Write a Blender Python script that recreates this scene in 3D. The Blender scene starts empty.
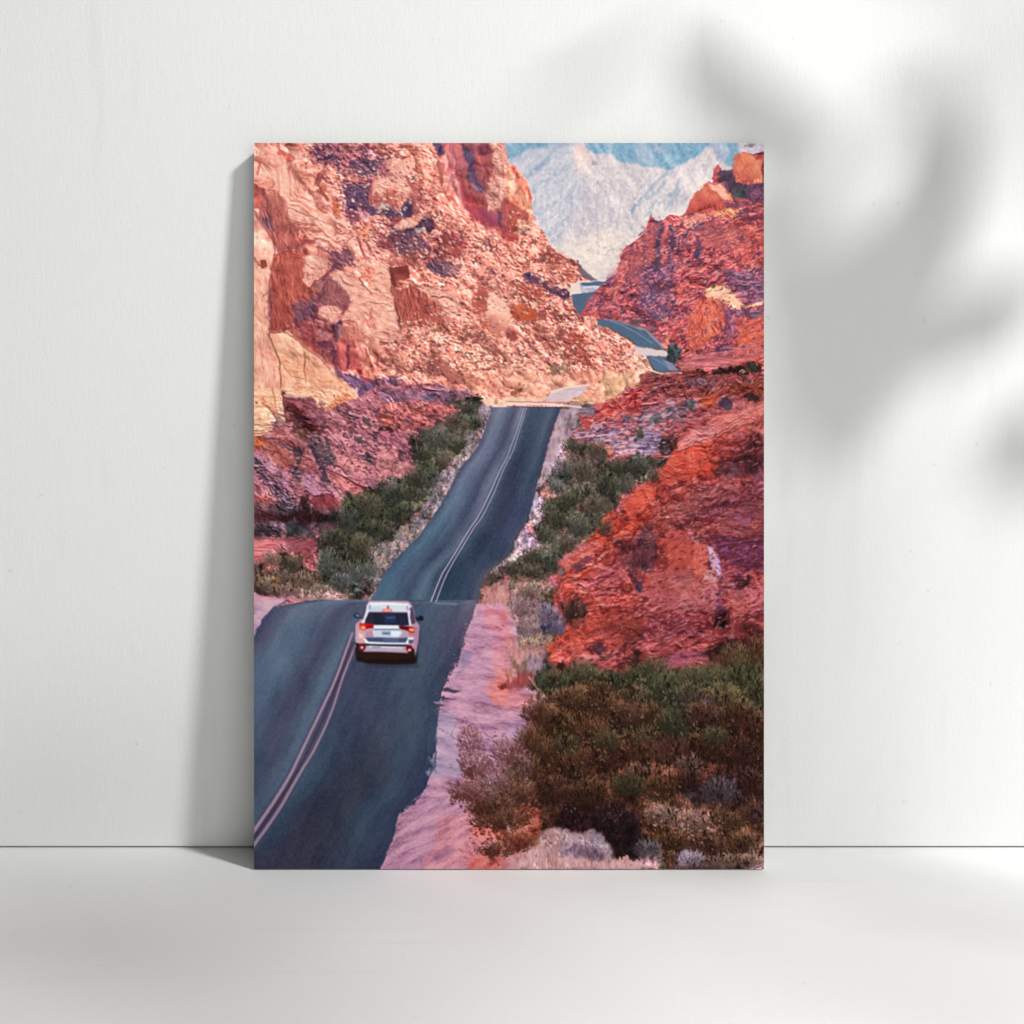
import numpy as np
# ---------------------------------------------------------------- print painter (pure numpy)
SS = 2.0
PX0, PY0, PX1, PY1 = 254.0, 143.0, 764.0, 869.0
IW, IH = int((PX1-PX0)*SS), int((PY1-PY0)*SS)
GX, GY = np.meshgrid(PX0 + (np.arange(IW)+.5)/SS, PY0 + (np.arange(IH)+.5)/SS)
GX = GX.astype(np.float32); GY = GY.astype(np.float32)
IMG = np.zeros((IH, IW, 3), np.float32)+np.array([96, 74, 68], np.float32)

def vnoise(cell, seed, ang=0., stretch=1., X=None, Y=None):
    X = GX if X is None else X; Y = GY if Y is None else Y
    rng = np.random.RandomState(seed)
    lat = rng.uniform(-1, 1, (256, 256)).astype(np.float32)
    c, s = np.cos(np.radians(ang)), np.sin(np.radians(ang))
    u = (X*c+Y*s)/(cell*stretch)+37.3; v = (-X*s+Y*c)/cell+91.7
    iu = np.floor(u); iv = np.floor(v)
    fu = u-iu; fv = v-iv
    iu = iu.astype(np.int32) & 255; iv = iv.astype(np.int32) & 255
    fu = fu*fu*(3-2*fu); fv = fv*fv*(3-2*fv)
    ju = (iu+1) & 255; jv = (iv+1) & 255
    return (lat[iv, iu]*(1-fu)+lat[iv, ju]*fu)*(1-fv)+(lat[jv, iu]*(1-fu)+lat[jv, ju]*fu)*fv

def fbm(cell, seed, n=4, ang=0., stretch=1., gain=.55, X=None, Y=None, ridged=False):
    t = 0; a = 1.
    for i in range(n):
        k = vnoise(cell/(2.0**i), seed+i*17, ang+i*7, stretch, X, Y)
        t = t+a*((1-2*np.abs(k)) if ridged else k); a *= gain
    return t

def worley(cell, seed, ang=0., stretch=1., X=None, Y=None):
    X = GX if X is None else X; Y = GY if Y is None else Y
    rng = np.random.RandomState(seed)
    jx = rng.uniform(0, 1, (128, 128)).astype(np.float32); jy = rng.uniform(0, 1, (128, 128)).astype(np.float32)
    tone = rng.uniform(0, 1, (128, 128)).astype(np.float32)
    c, s = np.cos(np.radians(ang)), np.sin(np.radians(ang))
    u = (X*c+Y*s)/(cell*stretch)+11.1; v = (-X*s+Y*c)/cell+23.9
    iu = np.floor(u).astype(np.int32); iv = np.floor(v).astype(np.int32)
    f1 = np.full(u.shape, 9., np.float32); f2 = f1.copy(); id1 = np.zeros_like(f1)
    for dy in (-1, 0, 1):
        for dx in (-1, 0, 1):
            a = (iu+dx) & 127; b = (iv+dy) & 127
            d = np.hypot(iu+dx+jx[b, a]-u, iv+dy+jy[b, a]-v)
            m = d < f1
            f2 = np.where(m, f1, np.minimum(f2, d)); id1 = np.where(m, tone[b, a], id1); f1 = np.where(m, d, f1)
    return f1, f2, id1

def blur(a, r):
    # three box blurs of radius r (pixels), along both axes
    r = int(r)
    if r < 1: return a
    for _ in range(2):
        for ax in (0, 1):
            p = [(0, 0)]*a.ndim; p[ax] = (r+1, r)
            c = np.cumsum(np.pad(a, p, mode='edge'), axis=ax, dtype=np.float64)
            n = a.shape[ax]
            hi = np.take(c, np.arange(2*r+1, 2*r+1+n), axis=ax); lo = np.take(c, np.arange(0, n), axis=ax)
            a = ((hi-lo)/(2*r+1)).astype(np.float32)
    return a

def norm(f, k=.23, c=.5):
    f = f-f.mean()
    return np.clip(c+k*f/f.std(), 0, 1).astype(np.float32)

def relief(h, lx, ly):
    gy, gx = np.gradient(h)
    return gx*lx+gy*ly

# ---- warps used to roughen every traced outline
WX = (vnoise(9, 1)+.7*vnoise(4, 2)+.45*vnoise(1.8, 3)); WY = (vnoise(9, 4)+.7*vnoise(4, 5)+.45*vnoise(1.8, 6))
LWX = GX+5*vnoise(17, 7)+2*vnoise(6, 8); LWY = GY+5*vnoise(17, 9)+2*vnoise(6, 10)

EDGE = (.8*vnoise(5.5, 11)+.7*vnoise(2.4, 12)+.5*vnoise(1.2, 13)).astype(np.float32)
BUSHY = ('leaf', 'brush', 'grass')
F = {}
w1, w2, wt = worley(11, 20, 25, 1.5, LWX, LWY)
v1, v2, vt = worley(4.6, 21, -20, 1.5, LWX, LWY)
hh = -2.2*w1+.8*fbm(14, 30, 4, 20, 1.5)-1.0*v1
s = relief(hh, -.75, .7)          # lit from the upper right
F['crag'] = norm(s+.06*wt+.05*fbm(3, 33, 2), .23, .56)
z1, z2, zt = worley(3.1, 22, 15, 1.7, LWX, LWY)
F['scree'] = norm(relief(-z1+.7*fbm(7, 34, 3, 30, 1.6), -.7, .75)*1.0+.10*(zt-.5)+.06*vnoise(1.4, 35), .24, .56)
F['fine'] = norm(fbm(2.6, 40, 3, 10, 1.6), .22, .55)
hs = fbm(9, 50, 4, 24, 2.3, ridged=True, X=LWX, Y=LWY)+.4*fbm(20, 54, 3)-.5*worley(7, 55, 24, 1.8, LWX, LWY)[0]
F['dip'] = norm(relief(hs, -.3, .9)+.10*fbm(5, 56, 3), .23, .54)          # beds falling to the right
hu = fbm(8, 60, 4, -28, 2.2, ridged=True, X=LWX, Y=LWY)+.4*fbm(18, 64, 3)-.5*worley(9, 65, -30, 2., LWX, LWY)[0]
F['rise'] = norm(relief(hu, -.35, .9)+.10*fbm(4, 66, 3, -20, 2), .23, .54)     # beds climbing to the right
hl = fbm(6, 70, 4, -6, 5., ridged=True)+.3*fbm(16, 74, 3)
F['flat'] = norm(relief(hl, -.1, 1.)+.08*fbm(4, 76, 2), .23, .55)
hv = fbm(7, 80, 4, 78, 2.0, ridged=True, X=LWX, Y=LWY)+.4*fbm(12, 82, 3)
F['vert'] = norm(relief(hv, -.8, .45)+.16*fbm(9, 84, 4), .2, .54)
F['soft'] = norm(fbm(22, 90, 5, 20, 1.4), .22, .55)
l1, l2, lt = worley(2.6, 95)
F['leaf'] = norm(.9*fbm(11, 100, 3)+.8*fbm(3.4, 104, 3)+.8*(lt-.5)-.4*l1, .23, .5)
F['brush'] = norm(.8*fbm(12, 110, 3)+1.0*fbm(2.6, 114, 3, 86, 2.4)+.35*(lt-.5), .23, .5)
F['grass'] = norm(.6*fbm(9, 120, 2)+1.*fbm(1.5, 124, 2, 84, 5.), .22, .52)
F['sand'] = norm(fbm(5, 130, 3, 4, 4.5)+.5*fbm(1.6, 134, 2, 0, 2.5), .22, .52)
F['ripple'] = norm(fbm(4.5, 140, 3, -34, 5.)+.4*fbm(1.6, 144, 2), .22, .52)
F['snow'] = norm(.8*fbm(4, 150, 3, 62, 5.)+.7*fbm(2.2, 154, 3)+.5*fbm(22, 157, 2), .22, .55)
F['snow2'] = norm(.9*fbm(4, 160, 3, -42, 5.)+.7*fbm(2.2, 164, 3)+.5*fbm(22, 167, 2), .22, .55)
F['flatc'] = np.full_like(GX, .5)

CROPS = {}
for r, y in zip('ABCDEF', (140, 265, 390, 515, 640, 745)):
    for c, x in zip('1234', (250, 380, 510, 638)):
        CROPS[r+c] = (x, y, 1024/130.)
CROPS['K'] = (340, 580, 10.24)
CROPS['G'] = (0, 0, 1.)

def pts_of(cid, s):
    x0, y0, k = CROPS[cid]
    p = np.array([[float(q) for q in t.split(',')] for t in s.split()], np.float32)
    return p/k+np.array([x0, y0], np.float32)

def sdf(P, X, Y):
    n = len(P); d2 = np.full(X.shape, 1e12, np.float32); ins = np.zeros(X.shape, bool)
    for i in range(n):
        ax, ay = P[i]; bx, by = P[(i+1) % n]
        ex, ey = bx-ax, by-ay; L = ex*ex+ey*ey+1e-9
        t = np.clip(((X-ax)*ex+(Y-ay)*ey)/L, 0, 1)
        d2 = np.minimum(d2, (X-ax-t*ex)**2+(Y-ay-t*ey)**2)
        c = (ay > Y) != (by > Y)
        if abs(ey) > 1e-9:
            ins ^= c & (X < ax+(Y-ay)*ex/ey)
    d = np.sqrt(d2)
    return np.where(ins, -d, d)

def window(P, m):
    x0 = max(0, int((P[:, 0].min()-m-PX0)*SS)); x1 = min(IW, int((P[:, 0].max()+m-PX0)*SS)+2)
    y0 = max(0, int((P[:, 1].min()-m-PY0)*SS)); y1 = min(IH, int((P[:, 1].max()+m-PY0)*SS)+2)
    return slice(y0, max(y0, y1)), slice(x0, max(x0, x1))

def ramp(pal, t):
    pal = np.array(pal, np.float32); n = len(pal)-1
    q = np.clip(t, 0, 1)*n; i = np.minimum(q.astype(np.int32), n-1); f = (q-i)[..., None]
    return pal[i]*(1-f)+pal[i+1]*f

def put(sl, col, a):
    IMG[sl] = IMG[sl]*(1-a[..., None])+col*a[..., None]

def R(cid, s, pal, field='soft', fe=.8, warp=1.2, op=1., gain=1., bias=0.):
    P = pts_of(cid, s); sl = window(P, fe*2+warp*2.5+1)
    X = GX[sl]+WX[sl]*warp; Y = GY[sl]+WY[sl]*warp
    if X.size == 0: return
    d = sdf(P, X, Y)
    if warp > 1.1:      # let the outline break up along the grain of what is being painted
        sz = float(min(np.ptp(P[:, 0]), np.ptp(P[:, 1]))); k = min(1., sz/14.)
        d = d+k*(warp*.9*EDGE[sl]+(2.6 if field in BUSHY else (2.2 if field == 'scree' else .5))*(F[field][sl]-.5)*2); fe = fe*1.5
    a = np.clip(.5-d/(2*max(fe, .25)), 0, 1); a = a*a*(3-2*a)*op
    t = .5+(F[field][sl]-.5)*gain+bias
    put(sl, ramp(pal, t), a)

def C(cid, s, col, fe=.8, warp=1., op=1.):
    R(cid, s, [col, col], 'flatc', fe, warp, op)

def line(cid, s, col, w0, w1=None, fe=.6, op=1., warp=0.):
    P = pts_of(cid, s); w1 = w0 if w1 is None else w1
    sl = window(P, max(w0, w1)+fe+2+warp*2)
    X = GX[sl]+WX[sl]*warp; Y = GY[sl]+WY[sl]*warp
    if X.size == 0: return
    best = np.full(X.shape, 1e6, np.float32); n = len(P)-1
    for i in range(n):
        ax, ay = P[i]; bx, by = P[i+1]; ex, ey = bx-ax, by-ay
        t = np.clip(((X-ax)*ex+(Y-ay)*ey)/(ex*ex+ey*ey+1e-9), 0, 1)
        w = w0+(w1-w0)*(i+t)/n
        best = np.minimum(best, np.hypot(X-ax-t*ex, Y-ay-t*ey)-w/2)
    a = np.clip(.5-best/(2*fe), 0, 1)*op
    put(sl, np.array(col, np.float32), a)

def tuft(cid, s, n, cols, length, wid, seed, ang=(-110, -70), op=.8, up=None):
    """many short strokes (twigs, leaves, blades) scattered inside a traced outline"""
    P = pts_of(cid, s); rng = np.random.RandomState(seed)
    lo, hi = P.min(0), P.max(0); done = 0; tries = 0
    while done < n and tries < n*12:
        tries += 1
        x, y = rng.uniform(lo[0], hi[0]), rng.uniform(lo[1], hi[1])
        if sdf(P, np.array([[x]], np.float32), np.array([[y]], np.float32))[0, 0] > 0: continue
        done += 1
        a = np.radians(rng.uniform(*ang)); L = length*rng.uniform(.4, 1.2); c = cols[rng.randint(len(cols))]
        b = a+rng.uniform(-.5, .5)
        q = [(x, y), (x+L*.5*np.cos(a), y+L*.5*np.sin(a)), (x+L*.5*np.cos(a)+L*.5*np.cos(b), y+L*.5*np.sin(a)+L*.5*np.sin(b))]
        line('G', ' '.join('%.2f,%.2f' % p for p in q), c, wid*rng.uniform(.7, 1.2), wid*.5, .45, op*rng.uniform(.5, 1.))

def dabs(cid, s, n, cols, size, seed, ang=0, aspect=1.8, op=.9, edge=0.):
    """many small lens-shaped dabs: stones, leaves, sunlit chips"""
    P = pts_of(cid, s); rng = np.random.RandomState(seed)
    lo, hi = P.min(0), P.max(0); done = 0; tries = 0
    while done < n and tries < n*12:
        tries += 1
        x, y = rng.uniform(lo[0], hi[0]), rng.uniform(lo[1], hi[1])
        if sdf(P, np.array([[x]], np.float32), np.array([[y]], np.float32))[0, 0] > edge: continue
        done += 1
        r = size*rng.uniform(.5, 1.3); a = np.radians(ang+rng.uniform(-35, 35)); c = cols[rng.randint(len(cols))]
        q = np.array([[x, y]], np.float32); sl = window(q, r*aspect+1.5)
        X = GX[sl]-x; Y = GY[sl]-y
        if X.size == 0: continue
        X = X+WX[sl]*r*.35; Y = Y+WY[sl]*r*.35
        u = (X*np.cos(a)+Y*np.sin(a))/(r*aspect); v = (-X*np.sin(a)+Y*np.cos(a))/r
        d = (np.hypot(u, v)-1)*r
        put(sl, np.array(c, np.float32), np.clip(.5-d/1.0, 0, 1)*op*rng.uniform(.55, 1.))

def mask_of(s, fe=1.5, warp=1.5):
    P = pts_of('G', s); m = np.zeros(GX.shape, np.float32); sl = window(P, fe*2+warp*3+2)
    d = sdf(P, GX[sl]+WX[sl]*warp, GY[sl]+WY[sl]*warp)+warp*EDGE[sl]
    m[sl] = np.clip(.5-d/(2*fe), 0, 1)
    return m

def smear(s, r, fe=3., amt=1., warp=1.5):
    """let neighbouring patches run into each other, like out-of-focus ground"""
    global IMG
    m = mask_of(s, fe, warp)[..., None]*amt
    IMG = IMG*(1-m)+blur(IMG, r)*m

def leafy(s, seed, amp=1., ang=86, fe=2.):
    """fine leaf and twig detail over an area"""
    global IMG
    m = mask_of(s, fe, 2.)
    a1, a2, at = worley(1.9, seed); b1, b2, bt = worley(4.2, seed+1, 70, 1.3, LWX, LWY)
    n = (.34*(at-.5)*2+.24*fbm(2.2, seed+2, 2, ang, 2.2)+.30*(bt-.5)+.30*(.45-b1)+.22*fbm(13, seed+5, 3))*amp
    n = np.where(n > 0, n*.9, n)-.06
    tint = 1+np.stack([.05*vnoise(6, seed+8), .04*vnoise(7, seed+9), .07*vnoise(6, seed+10)], -1)
    IMG = IMG*(1-m[..., None])+np.clip(IMG*tint*(1+.95*n[..., None])+9*np.clip(n, 0, 2)[..., None], 0, 255)*m[..., None]

def craggy(s, seed, amp=1., ang=20, stretch=1.5, cell=13., crack=.5, fe=1.5, tint=(1., 1.25, 1.3), lx=-.75, ly=.7):
    """blocks, ledges and cracks of broken rock over an area"""
    global IMG
    m = mask_of(s, fe, 1.)
    X = GX+4*vnoise(13, seed)+1.6*vnoise(4.5, seed+1)+.6*vnoise(2, seed+2); Y = GY+4*vnoise(13, seed+3)+1.6*vnoise(4.5, seed+4)+.6*vnoise(2, seed+5)
    a1, a2, at = worley(cell, seed+6, ang, stretch, X, Y); b1, b2, bt = worley(cell*.42, seed+7, ang-12, stretch, X, Y)
    h = -1.6*a1*cell-1.2*b1*cell*.42+.9*cell*.5*fbm(cell*1.6, seed+8, 5, ang, stretch, .6, X, Y)
    sh = relief(h, lx, ly); sh = np.clip(sh/sh.std(), -2.2, 2.2)
    gate = np.clip(.1+1.5*vnoise(11, seed+14)+.9*vnoise(4, seed+15), 0, 1)
    ck = np.clip(1-(a2-a1)*cell/1.3, 0, 1)*gate+.6*np.clip(1-(b2-b1)*cell*.42/.9, 0, 1)*np.clip(1.6*vnoise(7, seed+16)+.8*vnoise(3, seed+17), 0, 1)
    k = amp*(.06*sh+.12*(at-.5)+.09*(bt-.5)+.08*fbm(30, seed+20, 3))
    k = k*np.clip(.75+.75*vnoise(26, seed+24)+.3*vnoise(9, seed+25), .12, 1.5)
    t = np.array(tint, np.float32)
    out = IMG*(1+np.where(k[..., None] < 0, k[..., None]*t, k[..., None]*.8))
    out = out*(1-np.clip(crack*ck, 0, .8)[..., None]*np.array([.62, .78, .72], np.float32))
    IMG = IMG*(1-m[..., None])+np.clip(out, 0, 255)*m[..., None]

def speckle(cid, s, col, thr, op, seed, cell=1.5, ang=30, stretch=1.6, fe=4., gate=.0):
    """scatter of tiny chips: dark gaps between stones, or pale sunlit edges"""
    P = pts_of(cid, s); sl = window(P, fe*2+4)
    X, Y = GX[sl], GY[sl]
    m = np.clip(.5-(sdf(P, X, Y)+3*EDGE[sl])/(2*fe), 0, 1)
    n = vnoise(cell, seed, ang, stretch, X, Y)+.6*vnoise(cell*2.1, seed+1, ang, stretch, X, Y)+.45*vnoise(cell*6, seed+2, ang, 1.3, X, Y)
    t = thr+gate*vnoise(19, seed+3, 0, 1, X, Y)
    a = np.clip((n-t)/.35, 0, 1)*m*op
    if sum(col) > 560: a = a*np.clip((IMG[sl].mean(-1)-105)/50, 0, 1)
    put(sl, np.array(col, np.float32)*(1+.12*vnoise(3, seed+4, 0, 1, X, Y))[..., None], a)

def glow(cid, s, col, w, op, warp=1.2):
    """broad soft stroke: the rounded edge of a boulder turning away"""
    line(cid, s, col, w*.4, w*.4, w*.55, op, warp)
CROPS['L'] = (250, 140, 1024/260.); CROPS['M'] = (510, 140, 1024/260.)
CROPS['N'] = (250, 390, 1024/260.); CROPS['O'] = (510, 390, 1024/260.); CROPS['Q'] = (510, 630, 1024/260.)

def shade(cid, s, mul, fe=4., warp=2.5):
    P = pts_of(cid, s); sl = window(P, fe*2+warp*3+2)
    a = np.clip(.5-(sdf(P, GX[sl]+WX[sl]*warp, GY[sl]+WY[sl]*warp)+warp*.8*EDGE[sl])/(2*fe), 0, 1); a = (a*a*(3-2*a))[..., None]
    IMG[sl] = np.clip(IMG[sl]*(1-a+a*np.array(mul, np.float32)), 0, 255)

def boulders(s, seed, amp, cell, ang, stretch, lx=-.75, ly=.7, tint=(.9, 1.2, 1.25), crack=.5, dark=(.62, .78, .72)):
    """large rounded blocks: each turns dark on the side away from the light, with a soft undercut below"""
    global IMG
    m = mask_of(s, 2.5, 1.)[..., None]
    X = GX+.35*cell*vnoise(cell*.9, seed)+.14*cell*vnoise(cell*.33, seed+1)+.05*cell*vnoise(cell*.13, seed+2)
    Y = GY+.35*cell*vnoise(cell*.9, seed+3)+.14*cell*vnoise(cell*.33, seed+4)+.05*cell*vnoise(cell*.13, seed+5)
    a1, a2, at = worley(cell, seed+6, ang, stretch, X, Y)
    h = blur(np.sqrt(np.clip(a2-a1, 0, 1))*(.5+at), 2)*cell
    sh = relief(blur(h, 2), lx, ly); sh = np.clip(sh/sh.std(), -2., 2.)
    side = np.clip(-sh, 0, 2); lit = np.clip(sh, 0, 2)
    gate = np.clip(.55+1.1*vnoise(cell*1.7, seed+9)+.4*vnoise(cell*.5, seed+10), 0, 1)
    und = np.clip(1-(a2-a1)*cell/2.2, 0, 1)*gate
    k = amp*gate*(.10*lit-.17*side)+amp*.10*(at-.5)
    t = np.array(tint, np.float32)
    out = IMG*(1+np.where(k[..., None] < 0, k[..., None]*t, k[..., None]*.8))*(1-np.clip(crack*und, 0, .7)[..., None]*np.array(dark, np.float32))
    IMG = IMG*(1-m)+np.clip(out, 0, 255)*m

def tone(s, mul, sat=1., fe=3., warp=2.):
    """regrade the ink of one area"""
    m = mask_of(s, fe, warp)[..., None]; g = IMG.mean(-1, keepdims=True)
    IMG[:] = IMG*(1-m)+np.clip((g+(IMG-g)*sat)*np.array(mul, np.float32), 0, 255)*m

def bush(cx, cy, rx, ry, cols, seed, n=None, length=3.6, wid=.55, base=.75, lean=0.):
    """one shrub: shaded heart, then sprays of twigs and leaves that thin out at the rim, paler towards the top"""
    rng = np.random.RandomState(seed)
    cols = [np.array(c, np.float32) for c in cols]
    P = np.array([[cx-rx*1.3, cy-ry*1.3], [cx+rx*1.3, cy+ry*1.3]], np.float32); sl = window(P, 3)
    X = (GX[sl]-cx+2.2*EDGE[sl])/rx; Y = (GY[sl]-cy-.15*ry+2.2*EDGE[sl])/ry
    if X.size == 0: return
    d = np.hypot(X, np.where(Y > 0, Y*1.25, Y))+.16*WX[sl]*(3/max(rx, 3))
    put(sl, cols[0]*(1+.25*(F['leaf'][sl]-.5))[..., None], np.clip((1.02-d)/.5, 0, 1)*base)
    n = n or int(7*rx*ry/6)+30
    for i in range(n):
        t = rng.uniform(0, 2*np.pi); rad = np.sqrt(rng.uniform(.02, 1.12))
        x = cx+rad*rx*np.cos(t); y = cy+rad*ry*np.sin(t)*.95
        hgt = np.clip(.5-(y-cy)/(2.2*ry)+.12*(x-cx)/rx, 0, 1)
        k = hgt*(len(cols)-1)*rng.uniform(.45, 1.15); k = min(k, len(cols)-1.001); j = int(k)
        c = (cols[j]*(1-(k-j))+cols[j+1]*(k-j))*rng.uniform(.78, 1.22)
        ang = np.arctan2(y-(cy+ry*1.1), x-cx)+rng.uniform(-.55, .55)+lean
        L_ = length*rng.uniform(.45, 1.15)
        q = (x, y, x+L_*.55*np.cos(ang), y+L_*.55*np.sin(ang)); b_ = ang+rng.uniform(-.7, .7)
        line('G', '%.2f,%.2f %.2f,%.2f %.2f,%.2f' % (q+(q[2]+L_*.45*np.cos(b_), q[3]+L_*.45*np.sin(b_))), c, wid*rng.uniform(.8, 1.5), wid*.5, .45, rng.uniform(.55, .95))
CROPS['T'] = (250, 140, 5.12); CROPS['U'] = (380, 240, 1024/280.)

def curve(s, n=6):
    """the same traced points, rounded into a smooth curve"""
    p = np.array([[float(q) for q in t.split(',')] for t in s.split()]); m = len(p); out = []
    for i in range(m-1):
        p0, p1, p2, p3 = p[max(i-1, 0)], p[i], p[i+1], p[min(i+2, m-1)]
        for j in range(n):
            t = j/n; out.append(.5*(2*p1+(p2-p0)*t+(2*p0-5*p1+4*p2-p3)*t*t+(3*p1-p0-3*p2+p3)*t**3))
    out.append(p[-1])
    return ' '.join('%.2f,%.2f' % tuple(q) for q in out)

# ---------------------------------------------------------------- palettes, dark to light (sRGB)
SUN = [(116, 60, 60), (192, 110, 94), (232, 158, 134), (246, 186, 158), (255, 218, 194)]
SUN2 = [(105, 60, 70), (190, 115, 105), (234, 165, 145), (248, 194, 170), (255, 226, 208)]
SUNS = [(182, 104, 86), (228, 156, 130), (243, 182, 156), (250, 198, 174), (255, 218, 196)]
SUNY = [(160, 96, 72), (226, 150, 116), (244, 182, 146), (251, 202, 168), (255, 220, 192)]
CREAM = [(190, 142, 108), (228, 178, 144), (241, 200, 166), (249, 215, 186)]
SRED = [(110, 54, 58), (150, 78, 74), (182, 100, 90), (214, 132, 114)]
SRED2 = [(128, 58, 54), (166, 80, 68), (198, 106, 88), (224, 140, 118)]
SPUR = [(62, 42, 66), (108, 66, 86), (150, 90, 100), (190, 125, 128)]
DPUR = [(40, 42, 72), (66, 54, 88), (96, 72, 104), (130, 95, 120)]
CLR = [(72, 44, 68), (132, 64, 80), (184, 84, 90), (206, 110, 110), (224, 140, 134)]
CLP = [(62, 54, 84), (104, 72, 102), (148, 90, 116), (184, 122, 142)]
CLO = [(120, 44, 42), (190, 80, 62), (220, 112, 82), (244, 160, 112)]
PINK = [(70, 44, 58), (136, 74, 84), (186, 104, 114), (214, 136, 140), (232, 165, 160)]
PINKP = [(62, 46, 68), (112, 78, 96), (160, 108, 130), (196, 142, 160)]
RED = [(86, 28, 28), (150, 54, 44), (202, 78, 58), (226, 106, 82), (246, 156, 130)]
REDO = [(120, 32, 22), (186, 58, 36), (220, 80, 52), (238, 118, 84)]
REDP = [(76, 30, 36), (130, 54, 58), (182, 82, 82), (214, 118, 112), (232, 150, 140)]
DRED = [(40, 18, 20), (76, 32, 34), (118, 50, 50), (160, 76, 72)]
BUSH = [(30, 28, 26), (50, 48, 41), (72, 70, 58), (102, 98, 84)]
BUSHG = [(30, 36, 26), (50, 56, 40), (74, 78, 58), (110, 110, 84)]
BUSHB = [(30, 16, 14), (58, 34, 24), (84, 56, 38), (118, 86, 64)]
BUSHR = [(38, 18, 16), (72, 36, 28), (106, 62, 48), (150, 104, 84)]
DARKB = [(24, 16, 16), (40, 28, 26), (58, 44, 38), (80, 64, 56)]
GRAYB = [(66, 56, 70), (104, 90, 104), (144, 126, 140), (180, 162, 172)]
TEALB = [(44, 52, 56), (74, 84, 86), (104, 112, 112), (142, 142, 140)]
TAN = [(104, 78, 72), (150, 118, 108), (186, 150, 136), (212, 178, 160)]
SAND = [(150, 108, 134), (180, 142, 166), (200, 160, 182), (216, 178, 192)]
SANDP = [(170, 110, 120), (204, 138, 146), (220, 156, 162), (232, 176, 174)]
SNOWB = [(150, 164, 192), (176, 184, 208), (194, 196, 214), (214, 208, 222)]
SNOWP = [(176, 170, 190), (198, 190, 204), (212, 202, 212), (230, 220, 224)]
BLUE = [(92, 148, 180), (112, 164, 194), (132, 178, 204), (160, 198, 216)]

# ================================================================ far mountains
R('G', '250,138 770,138 770,300 250,300', BLUE, 'snow', 1, 0)
R('A4', '0,0 60,0 110,180 40,190 0,190', SNOWB, 'snow', 4, 1.5, .55)
R('A4', '120,20 200,20 220,90 180,110 130,80', SNOWB, 'snow', 3, 2, .8)
R('A4', '560,20 700,20 720,100 690,180 760,200 740,250 560,200', SNOWB, 'snow', 3, 2, .85)
R('A4', '640,20 790,20 770,150 720,130', BLUE, 'snow', 4, 2, .7)
R('A4', '800,0 1010,0 1010,130 780,110', SNOWP, 'fine', 2, 2, 1)
dabs('A4', '840,30 950,30 950,60 840,60', 10, [(110, 120, 130), (90, 100, 110)], .7, 1)
WM = '505,164 510,159 523,151.5 540,146 554,145 560,147 566,143 572,141 578,141 583,145 592,155 602,154 611,153 620,161 630,164 640,164 650,166 662,169 672,170 680,165 689,160 698,155 706,146 712,146 719,158 736,172 700,230 640,290 590,284 540,262 505,215'
R('G', WM, SNOWP, 'snow', 1, 1.2)
R('A3', '0,150 150,70 330,40 460,60 520,100 520,260 560,380 520,560 440,700 420,820 300,830 150,600 90,250', SNOWB, 'snow2', 5, 3, .95)
R('A3', '0,20 330,20 340,45 150,65 60,120 0,140', BLUE, 'snow', 2, 1.5, .9)
R('A3', '400,22 500,22 440,60 330,110 240,230 130,300 210,180 310,100', [(120, 150, 190), (150, 172, 208)], 'snow2', 3, 2, .75)
R('A3', '590,300 620,360 560,520 500,560 460,440 520,330', [(150, 160, 185), (180, 184, 205), (200, 200, 215)], 'snow', 5, 3, .8)
R('A3', '640,420 700,420 700,600 650,650', [(170, 168, 190), (200, 192, 208)], 'snow', 4, 3, .7)
R('A3', '520,30 590,40 640,130 620,250 570,180 540,230 520,120', [(222, 196, 200), (240, 212, 212), (246, 226, 226)], 'snow', 3, 2, .9)
R('A3', '330,830 560,760 900,700 1010,780 850,960 850,1060 600,1040', [(205, 190, 195), (226, 212, 208), (240, 226, 218)], 'fine', 6, 3, .9)
R('A4', '-60,720 80,640 130,600 260,580 370,600 380,500 250,580 100,660', [(222, 206, 204), (240, 226, 220)], 'fine', 4, 1, .8)
for s in ('230,250 120,360 0,490', '215,330 150,420 60,460', '310,400 280,470 220,540', '140,480 100,550 90,590', '330,330 250,470'):
    line('A4', s, (150, 174, 200), 3.4, 2, 2., .6, 1.)
    line('A4', s, (124, 152, 182), 1.5, 1, 1., .5, 1)
for s in ('420,160 350,240 300,330', '560,90 470,260 400,420', '600,150 500,330 440,420', '90,240 30,300'):
    line('A4', s, (236, 226, 236), 2.5, 1.5, 1.4, .55, 2)
speckle('A3', '60,150 520,60 1010,220 1010,620 840,960 560,980 300,820 150,500', (160, 166, 188), .65, .4, 1300, 1.4, 60, 2.)
speckle('A3', '60,150 520,60 1010,220 1010,620 840,960 560,980 300,820 150,500', (232, 226, 232), .6, .4, 1310, 1.4, 60, 2.)
speckle('A4', '0,220 300,220 560,60 700,180 560,330 380,500 0,700', (234, 226, 234), .55, .45, 1320, 1.5, -50, 3.)
speckle('A4', '0,220 300,220 560,60 700,180 560,330 380,500 0,700', (140, 168, 196), .6, .6, 1330, 1.5, -50, 3.)
speckle('A4', '0,20 500,20 400,170 0,190', (190, 208, 226), .7, .35, 1340, 1.5, 70, 2.)
dabs('A3', '640,180 1010,220 1010,600 760,660 680,420', 110, [(160, 156, 176), (184, 176, 190), (245, 236, 238)], .75, 2, 60, 1.7, .7)
dabs('A3', '180,200 520,200 540,600 420,800 300,780', 120, [(160, 172, 198), (236, 232, 240), (218, 220, 232)], .75, 3, 120, 2, .7)
dabs('A3', '560,640 1000,600 940,860 640,960', 120, [(170, 164, 178), (246, 238, 236), (190, 180, 186)], .7, 4, 20, 1.6, .75)
C('A3', '650,165 690,170 685,195 650,190', (150, 150, 170), .8, 1, .8)
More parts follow.
